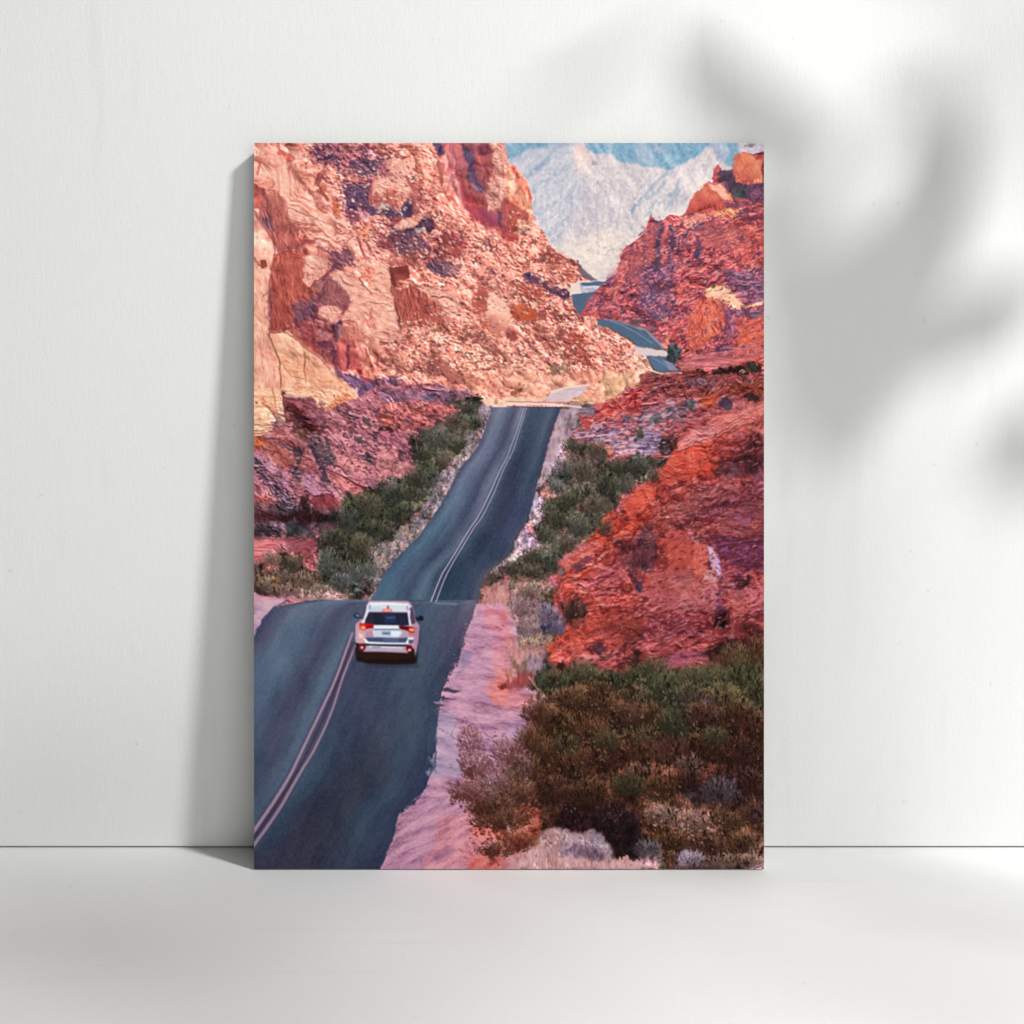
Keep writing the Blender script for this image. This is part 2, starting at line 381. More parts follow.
line('A3', '990,520 960,580', (110, 140, 175), 3, 1.5, 1, .8, 1)

smear('505,143 764,143 764,200 690,240 640,290 590,284 505,215', 1, 2, .8, 0)
tone('505,166 540,147 577,142 592,155 640,165 672,171 707,147 734,172 700,230 640,290 590,284 540,262 505,215', (1.03, 1.01, .975), .85, 1.5, 1)
tone('500,138 770,138 770,160 735,170 705,146 672,172 592,156 577,142 540,146 505,164', (1.0, .98, .985), .82, 1.5, 1)
for i in range(26):
    x = 520+i*6.5; line('G', '%g,%g %g,%g %g,%g' % (x, 172+(i*37 % 23), x-5+(i*13 % 9), 200+(i*29 % 19), x-9+(i*17 % 15), 232+(i*11 % 17)), ((160, 164, 184), (232, 224, 228))[i % 2], 1.3, .6, .9, .4, 1.5)
# ================================================================ sunlit cliff on the left
LIT = ('250,140 503,140 504,147 508.5,161.6 517.6,169 526.5,179 531,194.6 532,208 533,219 544,231 552,248 571,258 579,265 586,273 590,280 574,290 573,297 '
       '576,308 581,315 590,312 594,313 597,321 609,329 624,337 637,346 638,349 647.6,357.7 652,370 642,383 625,390 600,400 570,402 545,409 493,408 466,400 360,405 250,440')
R('G', LIT, SUN, 'scree', .9, 1.1)
R('G', '345,140 400,140 410,200 380,262 350,240 335,200', SUN2, 'scree', 5, 3, .9, 1.25, -.08)
R('A1', '500,20 720,20 690,110 640,180 520,170', [(66, 46, 76), (140, 96, 110), (222, 160, 150)], 'scree', 2, 3, .75, 1.2)
R('A1', '780,170 1020,120 1020,290 880,290 840,250', [(40, 42, 74), (72, 56, 84), (150, 105, 115), (225, 170, 160)], 'scree', 2, 3, .85, 1.2)
line('A1', '1020,130 940,190 800,180', (52, 46, 74), 2, 3, 1.2, .8, 2)
line('A1', '1010,200 940,250 880,280', (62, 50, 78), 3, 2, 1.2, .8, 2)
line('A1', '540,170 640,110 690,70', (58, 48, 78), 2.5, 1, 1, .7, 2)
# big smooth ridge, top left
R('A1', '0,10 240,10 330,60 420,90 520,170 540,260 520,350 560,430 640,500 650,580 780,640 820,720 880,900 860,1030 660,1030 560,1030 440,1030 420,860 520,800 480,700 300,640 280,480 210,400 30,330', SUNS, 'dip', 2, 1.5, .92, 1.1)
R('A1', '40,20 230,90 260,200 190,260 120,330 30,300', SUNS, 'vert', 3, 2, .8, 1.1, -.02)
for s, c, w in (('220,30 240,110 300,160 340,150', (176, 88, 72), 3.2), ('300,210 350,280 420,350', (150, 70, 60), 2.6), ('250,100 330,190', (190, 108, 90), 1.6), ('530,280 520,350', (150, 70, 58), 2.4),
                ('545,350 590,420 630,470', (158, 76, 66), 2.6), ('520,490 560,540 600,570', (150, 66, 54), 2), ('480,400 510,470 560,460', (170, 90, 76), 1.6), ('660,500 660,580', (150, 60, 48), 1.6),
                ('310,645 400,665 500,670 560,710', (150, 76, 66), 1.8), ('300,560 370,610 430,640', (196, 122, 104), 1.2), ('300,610 380,650', (140, 74, 66), 1.3), ('70,180 60,260', (150, 74, 70), 2.2),
                ('370,180 430,260 440,330', (200, 122, 100), 1.6), ('430,380 440,450', (184, 104, 88), 1.3), ('560,680 600,760', (188, 110, 92), 1.3), ('300,40 370,50', (140, 66, 58), 3.2), ('180,340 175,380', (170, 96, 84), 1.4)):
    line('A1', s, c, w, w*.5, .8, .85, 1.6)
R('A1', '290,110 350,150 330,190 270,150', [(170, 70, 55), (215, 120, 95)], 'soft', 1, 1.5, .9)
R('A1', '660,480 710,500 720,560 680,590 655,560', [(190, 90, 62), (236, 130, 92), (250, 180, 140)], 'vert', 1, 1, .9)
dabs('A1', '300,100 640,300 620,600 430,420', 50, [(176, 98, 82), (255, 214, 188), (200, 120, 100)], .9, 5, 50, 2.2, .75)
R('A1', '830,660 900,640 960,700 940,770 860,760', [(226, 128, 92), (243, 155, 120), (250, 178, 145)], 'soft', 2, 2, .9)
# shaded hollow
R('A1', '20,330 80,380 130,390 170,430 215,405 265,460 285,560 330,660 390,700 380,760 440,800 400,860 320,850 270,890 210,900 180,780 90,690 70,560 30,530', SRED, 'vert', 1, 1.3, 1)
R('A1', '90,400 150,410 210,500 190,640 130,700 80,620 110,540', SPUR, 'vert', 2, 2, .8)
R('A1', '30,380 95,400 85,500 30,520', SRED2, 'soft', 2, 1.5, .9)
R('A1', '200,780 320,760 400,800 380,840 220,850', SRED2, 'soft', 2, 1.5, .85)
R('A1', '390,790 520,780 530,810 420,830', SRED, 'soft', 1, 1.2, 1)
R('A1', '220,690 300,680 340,740 260,770', DRED, 'vert', 2, 1.5, .6)
dabs('A1', '120,480 200,480 200,580 130,580', 8, [(226, 150, 135)], 1.0, 6, 70, 2)
# nose of the pale pillar
R('A1', '20,540 70,545 85,640 130,720 175,790 195,860 190,940 175,1040 20,1040', SUNS, 'vert', 1, .8, 1, .8, .06)
R('A1', '80,950 130,945 140,1000 90,1010', SRED, 'soft', 1, .8, 1)
R('A1', '190,890 320,870 330,880 440,850 460,900 430,960 420,1040 170,1040', [(130, 50, 46), (180, 88, 76), (215, 130, 110)], 'vert', 1.2, 1.5, .95)
R('A1', '600,880 700,850 800,880 790,960 700,1000 640,960', [(120, 60, 76), (176, 104, 104), (230, 165, 145)], 'scree', 2, 3, .85)
# boulder with dark bays
R('A1', '760,370 860,350 920,380 950,500 1010,530 960,580 880,540 760,540 770,470', DPUR, 'vert', 1.5, 2, 1)
R('A1', '750,540 850,560 870,640 800,660 760,600', SPUR, 'scree', 2, 2, .85)
R('A1', '960,300 1030,290 1030,520 960,510 940,410', [(150, 72, 80), (190, 98, 98), (220, 140, 128)], 'vert', 1.5, 1.5, 1)
R('A2', '-40,160 70,160 180,170 270,230 260,280 190,310 40,290 -30,300', [(130, 80, 95), (200, 125, 118), (246, 190, 165)], 'dip', 1.5, 2, .95)
R('A2', '-30,140 60,140 70,280 -20,290', SPUR, 'scree', 2, 2, .8)
R('A2', '-20,310 60,290 180,300 220,340 230,420 190,490 150,570 100,550 60,470 0,460 -30,400', [(170, 82, 82), (212, 130, 116), (246, 180, 156), (255, 214, 190)], 'dip', 1, 1.3, 1)
R('A2', '50,400 130,380 160,470 150,560 100,550 60,470', [(176, 74, 68), (200, 100, 88), (220, 125, 108)], 'vert', 1.5, 1, .9)
R('A2', '-20,480 40,500 90,560 150,580 180,520 220,470 250,500 240,590 120,620 0,590', [(44, 46, 72), (84, 64, 84), (120, 80, 92)], 'soft', 1.3, 1.5, .95)
R('A2', '-10,500 50,510 40,560 0,560', [(170, 150, 140), (220, 205, 190)], 'fine', 1, 1)
R('A2', '220,310 330,330 320,390 250,400', SRED, 'soft', 2, 2, .85)
R('A2', '240,480 300,440 330,560 260,590', SPUR, 'scree', 1.5, 2, .85)
R('A2', '20,600 120,590 330,600 350,640 250,690 150,710 100,690', [(190, 100, 100), (230, 150, 130), (250, 188, 160)], 'dip', 1.3, 1.4, .95)
R('A2', '100,700 180,720 250,690 350,620 420,640 440,690 380,740 280,700 240,760 160,780 110,760', [(46, 42, 72), (80, 52, 80), (120, 70, 90)], 'soft', 1.2, 1.6, .95)
dabs('A2', '260,700 390,700 390,740 270,740', 8, [(215, 210, 205), (190, 185, 190)], 1.2, 7)
R('A2', '130,760 330,740 400,860 250,900 120,860', [(80, 58, 78), (160, 112, 118), (235, 190, 172)], 'scree', 2, 2, .8, 1.3)
R('A2', '380,750 600,740 660,850 640,920 500,920 440,880 440,800', [(110, 42, 48), (160, 76, 74), (214, 128, 112)], 'scree', 2, 2.5, .85)
R('A2', '480,800 580,790 570,890 490,900', SRED, 'vert', 1.5, 1.5, .8)
R('A2', '0,790 50,800 40,860 0,860', SRED2, 'soft', 1.5, 1.5, .8)
R('A2', '430,940 560,930 600,1010 420,1020', [(84, 56, 72), (170, 110, 110), (230, 175, 155)], 'scree', 2, 2.5, .8, 1.3)
for s in ('0,940 140,960 320,950', '40,660 90,700 110,780', '360,860 420,900', '460,640 600,690 640,760', '300,560 380,600', '620,600 760,700 870,820'):
    line('A2', s, (150, 80, 76), 1.6, .8, .9, .7, 2)
# dark chimney and sunlit spire
R('A2', '415,20 530,20 530,100 540,130 460,120', DPUR, 'vert', 1, 1.2, 1)
R('A2', '490,20 860,20 900,80 890,170 900,260 850,330 830,420 860,540 960,520 1010,440 1040,420 1040,820 900,690 740,610 650,500 620,330 560,250 520,120', [(130, 60, 78), (168, 76, 78), (192, 92, 84), (210, 112, 98)], 'vert', 1, 1.5, 1, .8)
R('A2', '490,20 640,20 690,200 640,260 560,240', [(150, 80, 98), (178, 92, 98), (196, 108, 108)], 'vert', 3, 2, .85)
R('A2', '630,20 700,60 740,180 760,290 800,400 800,450 740,370 690,290 700,220 680,110', [(56, 54, 90), (86, 68, 102), (130, 90, 120)], 'vert', 1.2, 1.5, .9)
R('A2', '690,300 740,310 780,400 740,390', [(150, 120, 150), (180, 150, 170)], 'fine', 1, 1.5, .6)
R('A2', '700,20 880,20 900,100 830,130 740,110', [(120, 58, 90), (160, 76, 92)], 'vert', 2, 1.5, .7)
R('A2', '740,190 850,180 840,215 770,210', [(120, 60, 100), (150, 76, 100)], 'soft', 1.2, 1.5, .7)
line('A2', '810,450 810,590', (120, 40, 44), 1.2, .8, .7, .8, .8)
R('A2', '760,560 900,560 960,700 860,660', [(120, 60, 100), (160, 80, 100)], 'soft', 3, 2, .7)
R('A2', '920,560 960,560 960,680 930,670', [(80, 50, 90), (110, 62, 90)], 'vert', 1.2, 1, .8)
R('A2', '850,20 970,10 1010,180 1040,260 1040,430 1000,430 950,520 890,540 840,500 870,400 900,250 890,120', SUN, 'scree', 1.2, 1.8, 1, .9, .05)
for s in ('900,280 880,400', '960,200 990,300', '900,60 890,120', '950,380 930,440'):
    line('A2', s, (178, 86, 80), 2.2, 1, .9, .75, 2)
R('A2', '460,160 520,120 545,240 630,340 620,430 660,520 580,510 520,470 470,330', SUN, 'vert', 1, 1.2, 1, .9, .06)
line('A2', '465,170 480,250 480,330', (150, 74, 72), 2.2, 1.6, .9, .9, 1.2)
line('A2', '560,300 580,370', (140, 70, 62), 2.4, 1, .9, .8, 1)
R('A2', '520,430 570,440 570,480 530,470', SRED2, 'soft', 1, 1, .8)
line('A2', '640,400 650,500 730,610 900,700', (166, 76, 72), 1.6, 1.2, .9, .8, 1.2)
# spire seen in the third tile
R('A3', '-20,180 40,210 120,320 160,430 170,560 190,640 110,600 60,650 50,760 -20,840', [(160, 68, 62), (206, 104, 84), (240, 150, 118), (252, 190, 155)], 'vert', 1, 1.5, 1)
R('A3', '-20,470 50,500 120,560 160,600 140,640 60,620 40,740 100,800 -20,820', [(128, 46, 52), (172, 70, 66), (196, 88, 76)], 'vert', 1.3, 1.8, 1)
R('A3', '40,230 90,330 80,430 50,410', SRED, 'vert', 1.2, 1.5, .8)
R('A3', '10,250 40,270 40,400 -10,450', SUNS, 'vert', 1.3, 1.2, .9)
R('A3', '80,690 140,700 120,750 80,730', SPUR, 'scree', 1.5, 1.5, .7)
dabs('A3', '130,860 560,960 540,1010 260,960 60,1000', 60, [(70, 44, 50), (140, 66, 58), (110, 50, 48)], 1.0, 8, 40, 1.6, .85)
line('A3', '250,920 300,940 360,900 480,960 560,1000', (96, 42, 44), 2.2, 2, 1, .85, 2)

# ================================================================ middle of the sunlit cliff
R('B1', '20,-10 160,-10 165,100 140,210 120,330 160,420 130,520 200,640 250,720 240,860 260,1040 20,1040', SUNS, 'vert', .9, .8, 1, .9, .05)
R('B1', '30,-10 140,-10 130,30 90,25', SRED, 'soft', 1.5, 1, .8)
line('B1', '165,60 145,200 100,240', (170, 90, 72), 1.6, .8, .9, .8, .8)
line('B1', '140,230 160,340 165,500', (140, 70, 62), 1.4, 1.6, .8, .85, .8)
line('B1', '140,560 210,680 235,760 240,830', (120, 62, 54), 2, 1.3, .9, .85, .8)
line('B1', '250,890 255,1030', (170, 90, 60), 2, 1.6, .9, .8, .6)
R('B1', '170,-10 420,-10 430,90 400,150 480,190 500,260 420,310 330,330 330,400 310,500 270,530 170,510 160,350 150,260 170,150', SRED2, 'vert', 1, 1.2, 1, 1, -.12)
R('B1', '150,180 210,170 190,300 150,260', SPUR, 'vert', 1.5, 1, .85)
R('B1', '180,-10 290,0 270,40 190,40', DRED, 'vert', 2, 1.5, .55)
R('B1', '370,240 490,240 490,300 390,320', DRED, 'soft', 1.5, 1.5, .8)
R('B1', '330,320 500,300 520,400 440,440 350,440 340,380', SPUR, 'scree', 2, 1.5, .85)
line('B1', '310,430 320,500 270,520', (90, 36, 34), 1.6, 1, .8, .85, 1)
R('B1', '410,30 620,-10 600,70 550,130 480,190 420,130', SUN, 'scree', 1.2, 1.5, .9)
line('B1', '650,10 590,80 540,160 480,190', (120, 84, 94), 3, 2, 1.2, .75, 2)
R('B1', '560,200 620,110 700,130 790,260 790,340 740,430 690,330 540,330 530,400 500,420 530,300', [(110, 60, 82), (156, 78, 84), (190, 104, 100)], 'vert', 1.2, 1.3, 1)
R('B1', '560,260 700,230 720,300 560,310', [(110, 72, 104), (156, 100, 120)], 'soft', 2.5, 2, .8)
R('B1', '720,170 800,280 760,340 720,280', SRED, 'soft', 1.5, 1.2, .85)
R('B1', '700,100 860,60 930,200 970,300 1000,420 960,480 830,470 880,400 780,400 800,280', SUN, 'dip', 1.3, 1.5, .95, .85, .02)
R('B1', '770,200 860,180 900,300 860,380 800,370 800,280', [(200, 112, 92), (228, 146, 122), (240, 164, 140)], 'soft', 2, 1.5, .8)
line('B1', '870,150 930,200 990,280', (140, 78, 70), 2.6, 1, 1, .8, 2)
line('B1', '660,90 740,150', (150, 80, 80), 2.4, 1.4, 1, .8, 2)
R('B1', '560,350 700,320 740,370 700,440 640,460 540,440', SUN2, 'dip', 1.2, 1.5, 1, .9, .08)
line('B1', '740,440 880,430', (160, 76, 66), 2.6, 1.2, .9, .85, 1)
R('B1', '330,440 520,440 520,500 540,560 520,640 560,690 640,760 620,840 600,740 430,650 300,540', [(150, 68, 62), (196, 110, 96), (232, 165, 150)], 'scree', 1.5, 1.5, .95)
R('B1', '330,370 400,390 390,430 340,410', SUN2, 'scree', 1, 1.5, .9)
R('B1', '520,510 590,490 620,560 610,610 560,600', SUN2, 'fine', 1, 1.2, 1, 1, .12)
R('B1', '370,530 440,540 420,570 380,560', SUN2, 'fine', 1, 1.2, .9, 1, .1)
R('B1', '400,570 530,600 540,690 470,660', SRED2, 'soft', 1.5, 1.5, .8)
R('B1', '520,600 650,600 660,650 540,660', SPUR, 'soft', 1, 1, .9)
R('B1', '620,480 740,440 700,520 690,600 640,740 620,720 660,600', [(66, 46, 70), (104, 66, 84), (140, 90, 100)], 'vert', 1.2, 1.2, .95)
R('B1', '530,680 640,690 650,800 600,760', [(150, 92, 84), (200, 136, 118)], 'vert', 1.2, 1, .9)
R('B1', '700,510 760,500 850,640 880,760 860,850 780,830 700,830 640,810 650,740', [(120, 60, 76), (176, 92, 92), (206, 122, 112), (228, 150, 132)], 'vert', 1, 1.2, 1)
line('B1', '770,640 780,720 765,810', (90, 56, 78), 2, 1.6, .8, .8, 1)
line('B1', '690,680 650,760', (100, 60, 80), 2.2, 1.4, .9, .7, 1)
R('B1', '740,460 900,470 1040,540 1040,700 930,660 870,650 800,560', SUNS, 'dip', 1.2, 1.4, .9, 1.2, -.03)
R('B1', '860,650 1040,700 1040,880 880,850 880,740', SUN, 'vert', 1.2, 1.5, .95)
R('B1', '830,820 890,830 870,870', [(130, 36, 44), (160, 56, 56)], 'soft', 1, 1)
R('B1', '150,535 260,530 360,590 440,660 540,720 640,830 760,920 860,1040 240,1040 250,860 210,700', SUNY, 'soft', .9, 1, 1, .8, .04)
R('B1', '420,660 560,730 640,850 720,920 560,900 430,820', SUNS, 'scree', 2, 1.5, .7, .8, .06)
R('B1', '270,900 560,900 700,1040 260,1040', SUNS, 'scree', 2.5, 1.5, .7, .8)
dabs('B1', '180,570 300,570 430,700 640,860 780,980 300,1000 250,800', 45, [(168, 112, 70), (130, 90, 70), (190, 130, 90), (150, 90, 60)], .85, 9, 40, 1.9, .8)
line('B1', '425,680 435,740 420,830 440,920', (150, 88, 50), 1.8, 1.2, .8, .85, 1)
line('B1', '520,790 560,810', (120, 68, 52), 1.8, .8, .7, .9, .5)
line('B1', '440,710 470,750', (120, 90, 70), 1.6, .8, .7, .9, .5)
R('B1', '30,900 70,940 80,980 40,960', [(190, 92, 56), (220, 130, 90)], 'soft', 1, 1, .9)
R('B1', '640,830 760,850 860,880 960,900 1040,900 1040,1040 870,1040 780,940 700,890', DPUR, 'scree', 1, 1.4, .95, 1, .1)
R('B1', '860,870 940,890 960,930 900,920', [(120, 50, 66), (160, 84, 92)], 'soft', 1, 1, .9)

R('B2', '-10,0 30,10 65,60 75,160 90,280 140,400 150,520 60,540 -10,540', SUNS, 'dip', 1.2, 1.5, .9, 1, .02)
R('B2', '60,30 200,-10 230,60 210,120 100,120', SRED2, 'soft', 1.2, 1.5, 1, 1, -.1)
R('B2', '80,180 160,220 200,170 290,180 330,240 420,290 450,350 400,380 520,440 470,470 400,450 380,400 320,480 280,500 220,500 170,500 130,430 110,320', SRED, 'vert', 1, 1.6, 1, 1.1, -.02)
R('B2', '80,190 150,230 190,330 190,460 130,440 110,320', [(110, 60, 62), (150, 84, 78)], 'vert', 1.4, 1.2, .85)
R('B2', '170,230 260,210 290,320 230,340 180,310', SRED2, 'soft', 2, 2, .7)
R('B2', '320,430 390,420 390,470 330,470', SUN2, 'fine', 1, 1.2, .9)
R('B2', '320,490 370,490 370,520 320,520', SUN2, 'fine', 1, 1.2, .9)
R('B2', '390,480 440,490 430,540 390,530', [(160, 140, 110), (190, 165, 130)], 'leaf', 1.2, 1.5, .8)
R('B2', '390,0 560,0 560,80 470,90 400,50', [(74, 54, 72), (150, 110, 110), (220, 175, 160)], 'scree', 1.6, 2, .85, 1.3)
R('B2', '330,180 560,180 620,260 640,380 540,420 430,340', SUNS, 'dip', 2, 2, .85, 1.2)
line('B2', '350,220 440,260 570,268 610,330', (150, 84, 76), 1.6, 1, .9, .85, 1.5)
line('B2', '440,390 560,420 640,470', (170, 96, 84), 1.4, 1, .9, .7, 2)
R('B2', '740,260 800,180 860,200 840,240 900,330 820,330 820,380 760,380 710,310', SRED, 'vert', 1, 1.5, 1)
R('B2', '700,180 760,180 740,200', SRED, 'soft', .8, 1)
R('B2', '850,250 1000,240 1040,330 1030,480 960,560 850,520 830,400', SUNS, 'soft', 2, 2, .9, .7, .02)
R('B2', '900,350 990,330 1000,480 900,500', [(230, 150, 125), (246, 178, 150)], 'soft', 3, 2, .7)
line('B2', '760,560 830,580 880,640', (110, 62, 56), 1.2, 2.4, .9, .85, 1.5)
line('B2', '900,690 940,670 980,740', (120, 66, 56), 2, 1.6, .9, .85, 1.5)
R('B2', '1000,500 1040,480 1040,600 990,560', SRED, 'soft', 1, 1.2)
R('B2', '370,760 430,720 500,760 540,820 610,880 600,920 530,910 460,870 420,810', [(100, 60, 76), (150, 82, 84), (190, 120, 112)], 'scree', 1, 1.5, 1)
R('B2', '380,770 440,780 440,830 390,800', SPUR, 'soft', 1.4, 1.2, .8)
dabs('B2', '160,520 700,540 720,700 400,720 160,850 0,850 0,560', 90, [(150, 82, 76), (176, 104, 92), (140, 90, 80), (255, 224, 200)], 1.0, 10, 15, 2.2, .85)
dabs('B2', '640,400 780,420 860,640 740,700 660,560', 45, [(150, 82, 70), (200, 130, 110), (120, 84, 70)], .9, 11, 30, 2, .8)
dabs('B2', '500,720 1010,760 1010,900 640,920', 80, [(150, 88, 78), (255, 224, 190), (190, 120, 96), (140, 110, 80)], .9, 12, 10, 2, .8)
R('B2', '650,640 1040,640 1040,1000 700,1000', SUNY, 'scree', 6, 2, .45, .9, .05)
R('B2', '120,0 1040,-10 1040,200 640,180 400,140 240,120', SUN, 'scree', 4, 2, .5, 1.2)
dabs('B2', '560,60 1010,20 1010,220 700,180', 60, [(120, 66, 70), (150, 84, 84), (255, 222, 200)], 1.0, 13, 35, 2, .85)
R('B2', '-20,890 120,880 180,940 330,930 450,930 530,990 680,990 680,1050 -20,1050', PINKP, 'scree', 1.1, 1.5, 1)
dabs('B2', '0,900 440,950 440,1000 0,1000', 22, [(64, 48, 74), (84, 56, 76), (60, 66, 70)], 1.4, 14, 10, 1.8, .85)

# ---- third tile: foot of the cliff
R('B3', '120,70 170,60 270,110 300,160 400,180 490,250 480,270 400,260 310,210 250,160 160,150 130,120', [(60, 52, 84), (88, 66, 94), (120, 88, 110)], 'leaf', .9, 1.2, 1)
R('B3', '0,140 180,160 290,190 300,230 250,250 260,300 200,270 130,260 100,210 0,190', [(120, 48, 48), (170, 80, 68), (220, 140, 110)], 'scree', 1.3, 2, .95)
R('B3', '140,170 230,170 260,240 180,260', SRED, 'soft', 1.5, 1.5, .8)
R('B3', '0,380 60,330 140,320 210,390 190,440 60,430', [(130, 56, 62), (176, 78, 56), (220, 110, 66)], 'vert', 1, 1.3, 1)
R('B3', '100,350 190,350 210,400 180,430 110,430', [(176, 74, 40), (226, 116, 66)], 'soft', 1.4, 1, .9)
R('B3', '220,310 260,350 300,430 260,440 230,380', SRED2, 'vert', 1, 1.5, .95)
R('B3', '0,490 50,530 70,590 0,590', SRED2, 'soft', 1.2, 1.5, 1, 1, -.1)
R('B3', '80,540 130,590 110,600', SRED, 'soft', 1, 1.2, .9)
R('B3', '390,60 500,40 500,100 440,110 400,90', SRED2, 'scree', 1.3, 2, .8)
R('B3', '345,530 430,520 450,580 400,600 350,570', [(90, 62, 60), (130, 90, 80)], 'leaf', 1.2, 1.5, .9)
R('B3', '440,560 500,510 590,560 600,620 560,630 610,690 660,710 640,760 600,780 560,740 520,680 430,640 490,620', [(120, 42, 34), (170, 72, 54), (214, 118, 90)], 'scree', 1, 1.8, 1)
R('B3', '470,560 540,560 540,600 480,590', [(190, 78, 56), (236, 130, 96)], 'soft', 1.2, 1.2, .8)
R('B3', '410,690 450,700 500,750 470,750', SRED, 'soft', 1, 1.5, .8)
R('B3', '310,800 400,830 480,790 470,840 400,860 330,830', [(90, 66, 56), (140, 104, 84)], 'leaf', 1, 1.5, .9)
R('B3', '600,360 660,360 680,440 600,450', SUN, 'vert', 1.2, 1.5, .9)
line('B3', '560,390 580,440', (150, 60, 50), 2.4, 1.4, .9, .8, 1)
dabs('B3', '0,440 340,470 420,620 700,760 900,800 1000,720 940,620 700,480 540,400 420,300 300,300 320,440', 170, [(150, 84, 72), (176, 108, 94), (255, 224, 200), (130, 84, 84), (255, 214, 186)], .85, 15, 35, 2, .85)
dabs('B3', '0,600 300,640 620,860 500,900 0,860', 90, [(150, 100, 84), (120, 84, 80), (255, 222, 200)], .8, 16, 35, 2, .8)
dabs('B3', '420,400 520,400 540,500 440,480', 14, [(110, 76, 90), (140, 96, 96)], .9, 17, 40, 1.6, .9)
dabs('B3', '720,620 860,640 820,740', 8, [(140, 60, 52)], .9, 18, 60, 1.8, .9)
R('B3', '0,780 160,790 420,880 620,900 760,850 1030,790 1030,1040 0,1040', CREAM, 'fine', 6, 2, .8)
R('B3', '500,840 640,840 660,900 520,890', [(214, 140, 110), (240, 178, 145)], 'fine', 3, 2, .7)
R('B3', '740,870 1000,860 1000,1010 700,1010', [(160, 130, 96), (205, 172, 130), (230, 198, 155)], 'grass', 3, 2, .75)
dabs('B3', '640,820 1000,850 900,960 680,960', 16, [(130, 90, 66), (150, 112, 80)], 1.0, 19, 0, 1.3, .85)
dabs('B3', '10,930 120,940 120,1000 10,1000', 6, [(120, 72, 50), (150, 100, 70)], 1.4, 20, 90, 1.2, .9)
R('B3', '740,990 800,980 820,1020 750,1020', [(110, 90, 60), (150, 124, 86)], 'leaf', 1.2, 1.5, .9)
# lit tongue beside the far road
R('B4', '-30,655 60,700 110,830 30,930 -30,930', CREAM, 'fine', 1, .8, 1, .8, .2)
dabs('B4', '0,700 90,770 60,890 0,890', 10, [(190, 120, 80), (160, 100, 70)], .7, 21)

smear(LIT, 1, 3, .8)
boulders(LIT, 900, .9, 30, 40, 1.4, crack=.28)
boulders(LIT, 930, .6, 15, 35, 1.5, crack=.35)
boulders(LIT, 985, .8, 52, 50, 1.3, crack=.2)
craggy(LIT, 400, .4, 28, 1.4, 9, .2, tint=(.8, 1.2, 1.25))
IMG[:] = IMG*(1+mask_of(LIT, 2, 1)[..., None]*np.array([.05, .03, .045], np.float32))
BRN = (150, 84, 76); DBR = (118, 62, 64); PUR = (74, 52, 80); LGT = (255, 222, 200)
# rounded forms: shaded flanks, undercuts and bright shoulders
for s, col, w, op in (
    ('385,590 405,650 395,710 420,760', BRN, 5, .6), ('545,500 565,600 580,690 592,745', BRN, 6, .7), ('470,500 490,620 495,700', (206, 130, 112), 4, .5), ('440,490 500,485 540,500', LGT, 4, .6),
    ('150,85 190,140 222,190', DBR, 4, .6), ('242,205 275,240 305,275', DBR, 4, .6), ('262,165 270,140 290,128', DBR, 3, .6), ('330,240 345,290', (150, 70, 56), 4, .6), ('120,140 135,240 160,300', LGT, 8, .4),
    ('215,430 215,520 260,580', BRN, 5, .5), ('330,500 280,560 265,640', (120, 76, 90), 5, .6), ('395,560 390,640 350,700', DBR, 4, .6), ('265,650 300,640 360,665', LGT, 4, .5), ('330,820 335,880 350,920', PUR, 5, .7),
    ('345,745 330,800', DBR, 5, .6), ('400,740 440,820 450,910', (214, 138, 120), 5, .5), ('100,430 150,420 210,425', (190, 130, 120), 3, .6), ('150,300 230,320 260,325', DBR, 3, .6), ('180,345 240,350', BRN, 3, .6), ('75,580 75,700', PUR, 4, .5),
    ('160,700 230,780 310,850', (140, 78, 80), 14, .5), ('230,640 200,700', (130, 80, 90), 12, .45), ('550,590 570,640 590,720', (130, 74, 74), 7, .6), ('620,580 700,620 800,640', LGT, 5, .45), ('720,680 800,720', BRN, 3, .5), ('870,580 940,585', BRN, 3, .5),
    ('870,650 910,690 950,700', BRN, 4, .45), ('950,640 1000,680 1010,740', LGT, 8, .4), ('1000,760 1015,720', DBR, 4, .6), ('930,770 980,830', DBR, 3, .6), ('700,870 760,910 810,950', DBR, 5, .5), ('700,850 720,900', PUR, 4, .4),
    ('470,160 465,220 500,260', (120, 72, 84), 5, .6), ('500,150 560,150 610,160', LGT, 4, .5), ('520,180 540,240', (168, 82, 80), 6, .5), ('620,200 650,260', (120, 66, 74), 7, .6), ('560,280 620,290 640,260', PUR, 5, .7), ('380,190 440,200 460,260', PUR, 7, .55),
    ('560,340 600,370 650,350 700,340', PUR, 6, .6), ('740,60 745,140 770,200', BRN, 4, .6), ('780,140 820,180 830,230', LGT, 4, .5), ('830,160 850,260 880,310', (150, 70, 74), 5, .5), ('860,30 880,120 915,200', (72, 62, 100), 6, .5), ('900,280 960,330 1010,370', (140, 66, 80), 6, .5),
    ('520,390 560,430', DBR, 5, .5), ('550,510 600,540 630,520', DBR, 4, .5), ('30,300 80,370 95,430', (150, 90, 84), 4, .5)):
    glow('L', s, col, w*1.5, min(.9, op*1.05))
for s, col, w, op in (('20,560 110,560 140,620', DBR, 4, .5), ('20,690 50,720 100,710', DBR, 4, .6), ('110,670 150,710', DBR, 4, .5), ('200,760 250,800 320,850', DBR, 5, .5), ('260,760 300,800', (190, 90, 66), 6, .4), ('60,540 150,570 240,610', (70, 54, 84), 6, .4),
    ('30,200 60,260 70,340', (150, 70, 66), 6, .45), ('0,560 60,570', BRN, 4, .5), ('100,640 140,720', LGT, 4, .5), ('0,780 30,850', DBR, 5, .5), ('180,560 260,590', LGT, 4, .4)):
    glow('M', s, col, w*1.4, op)
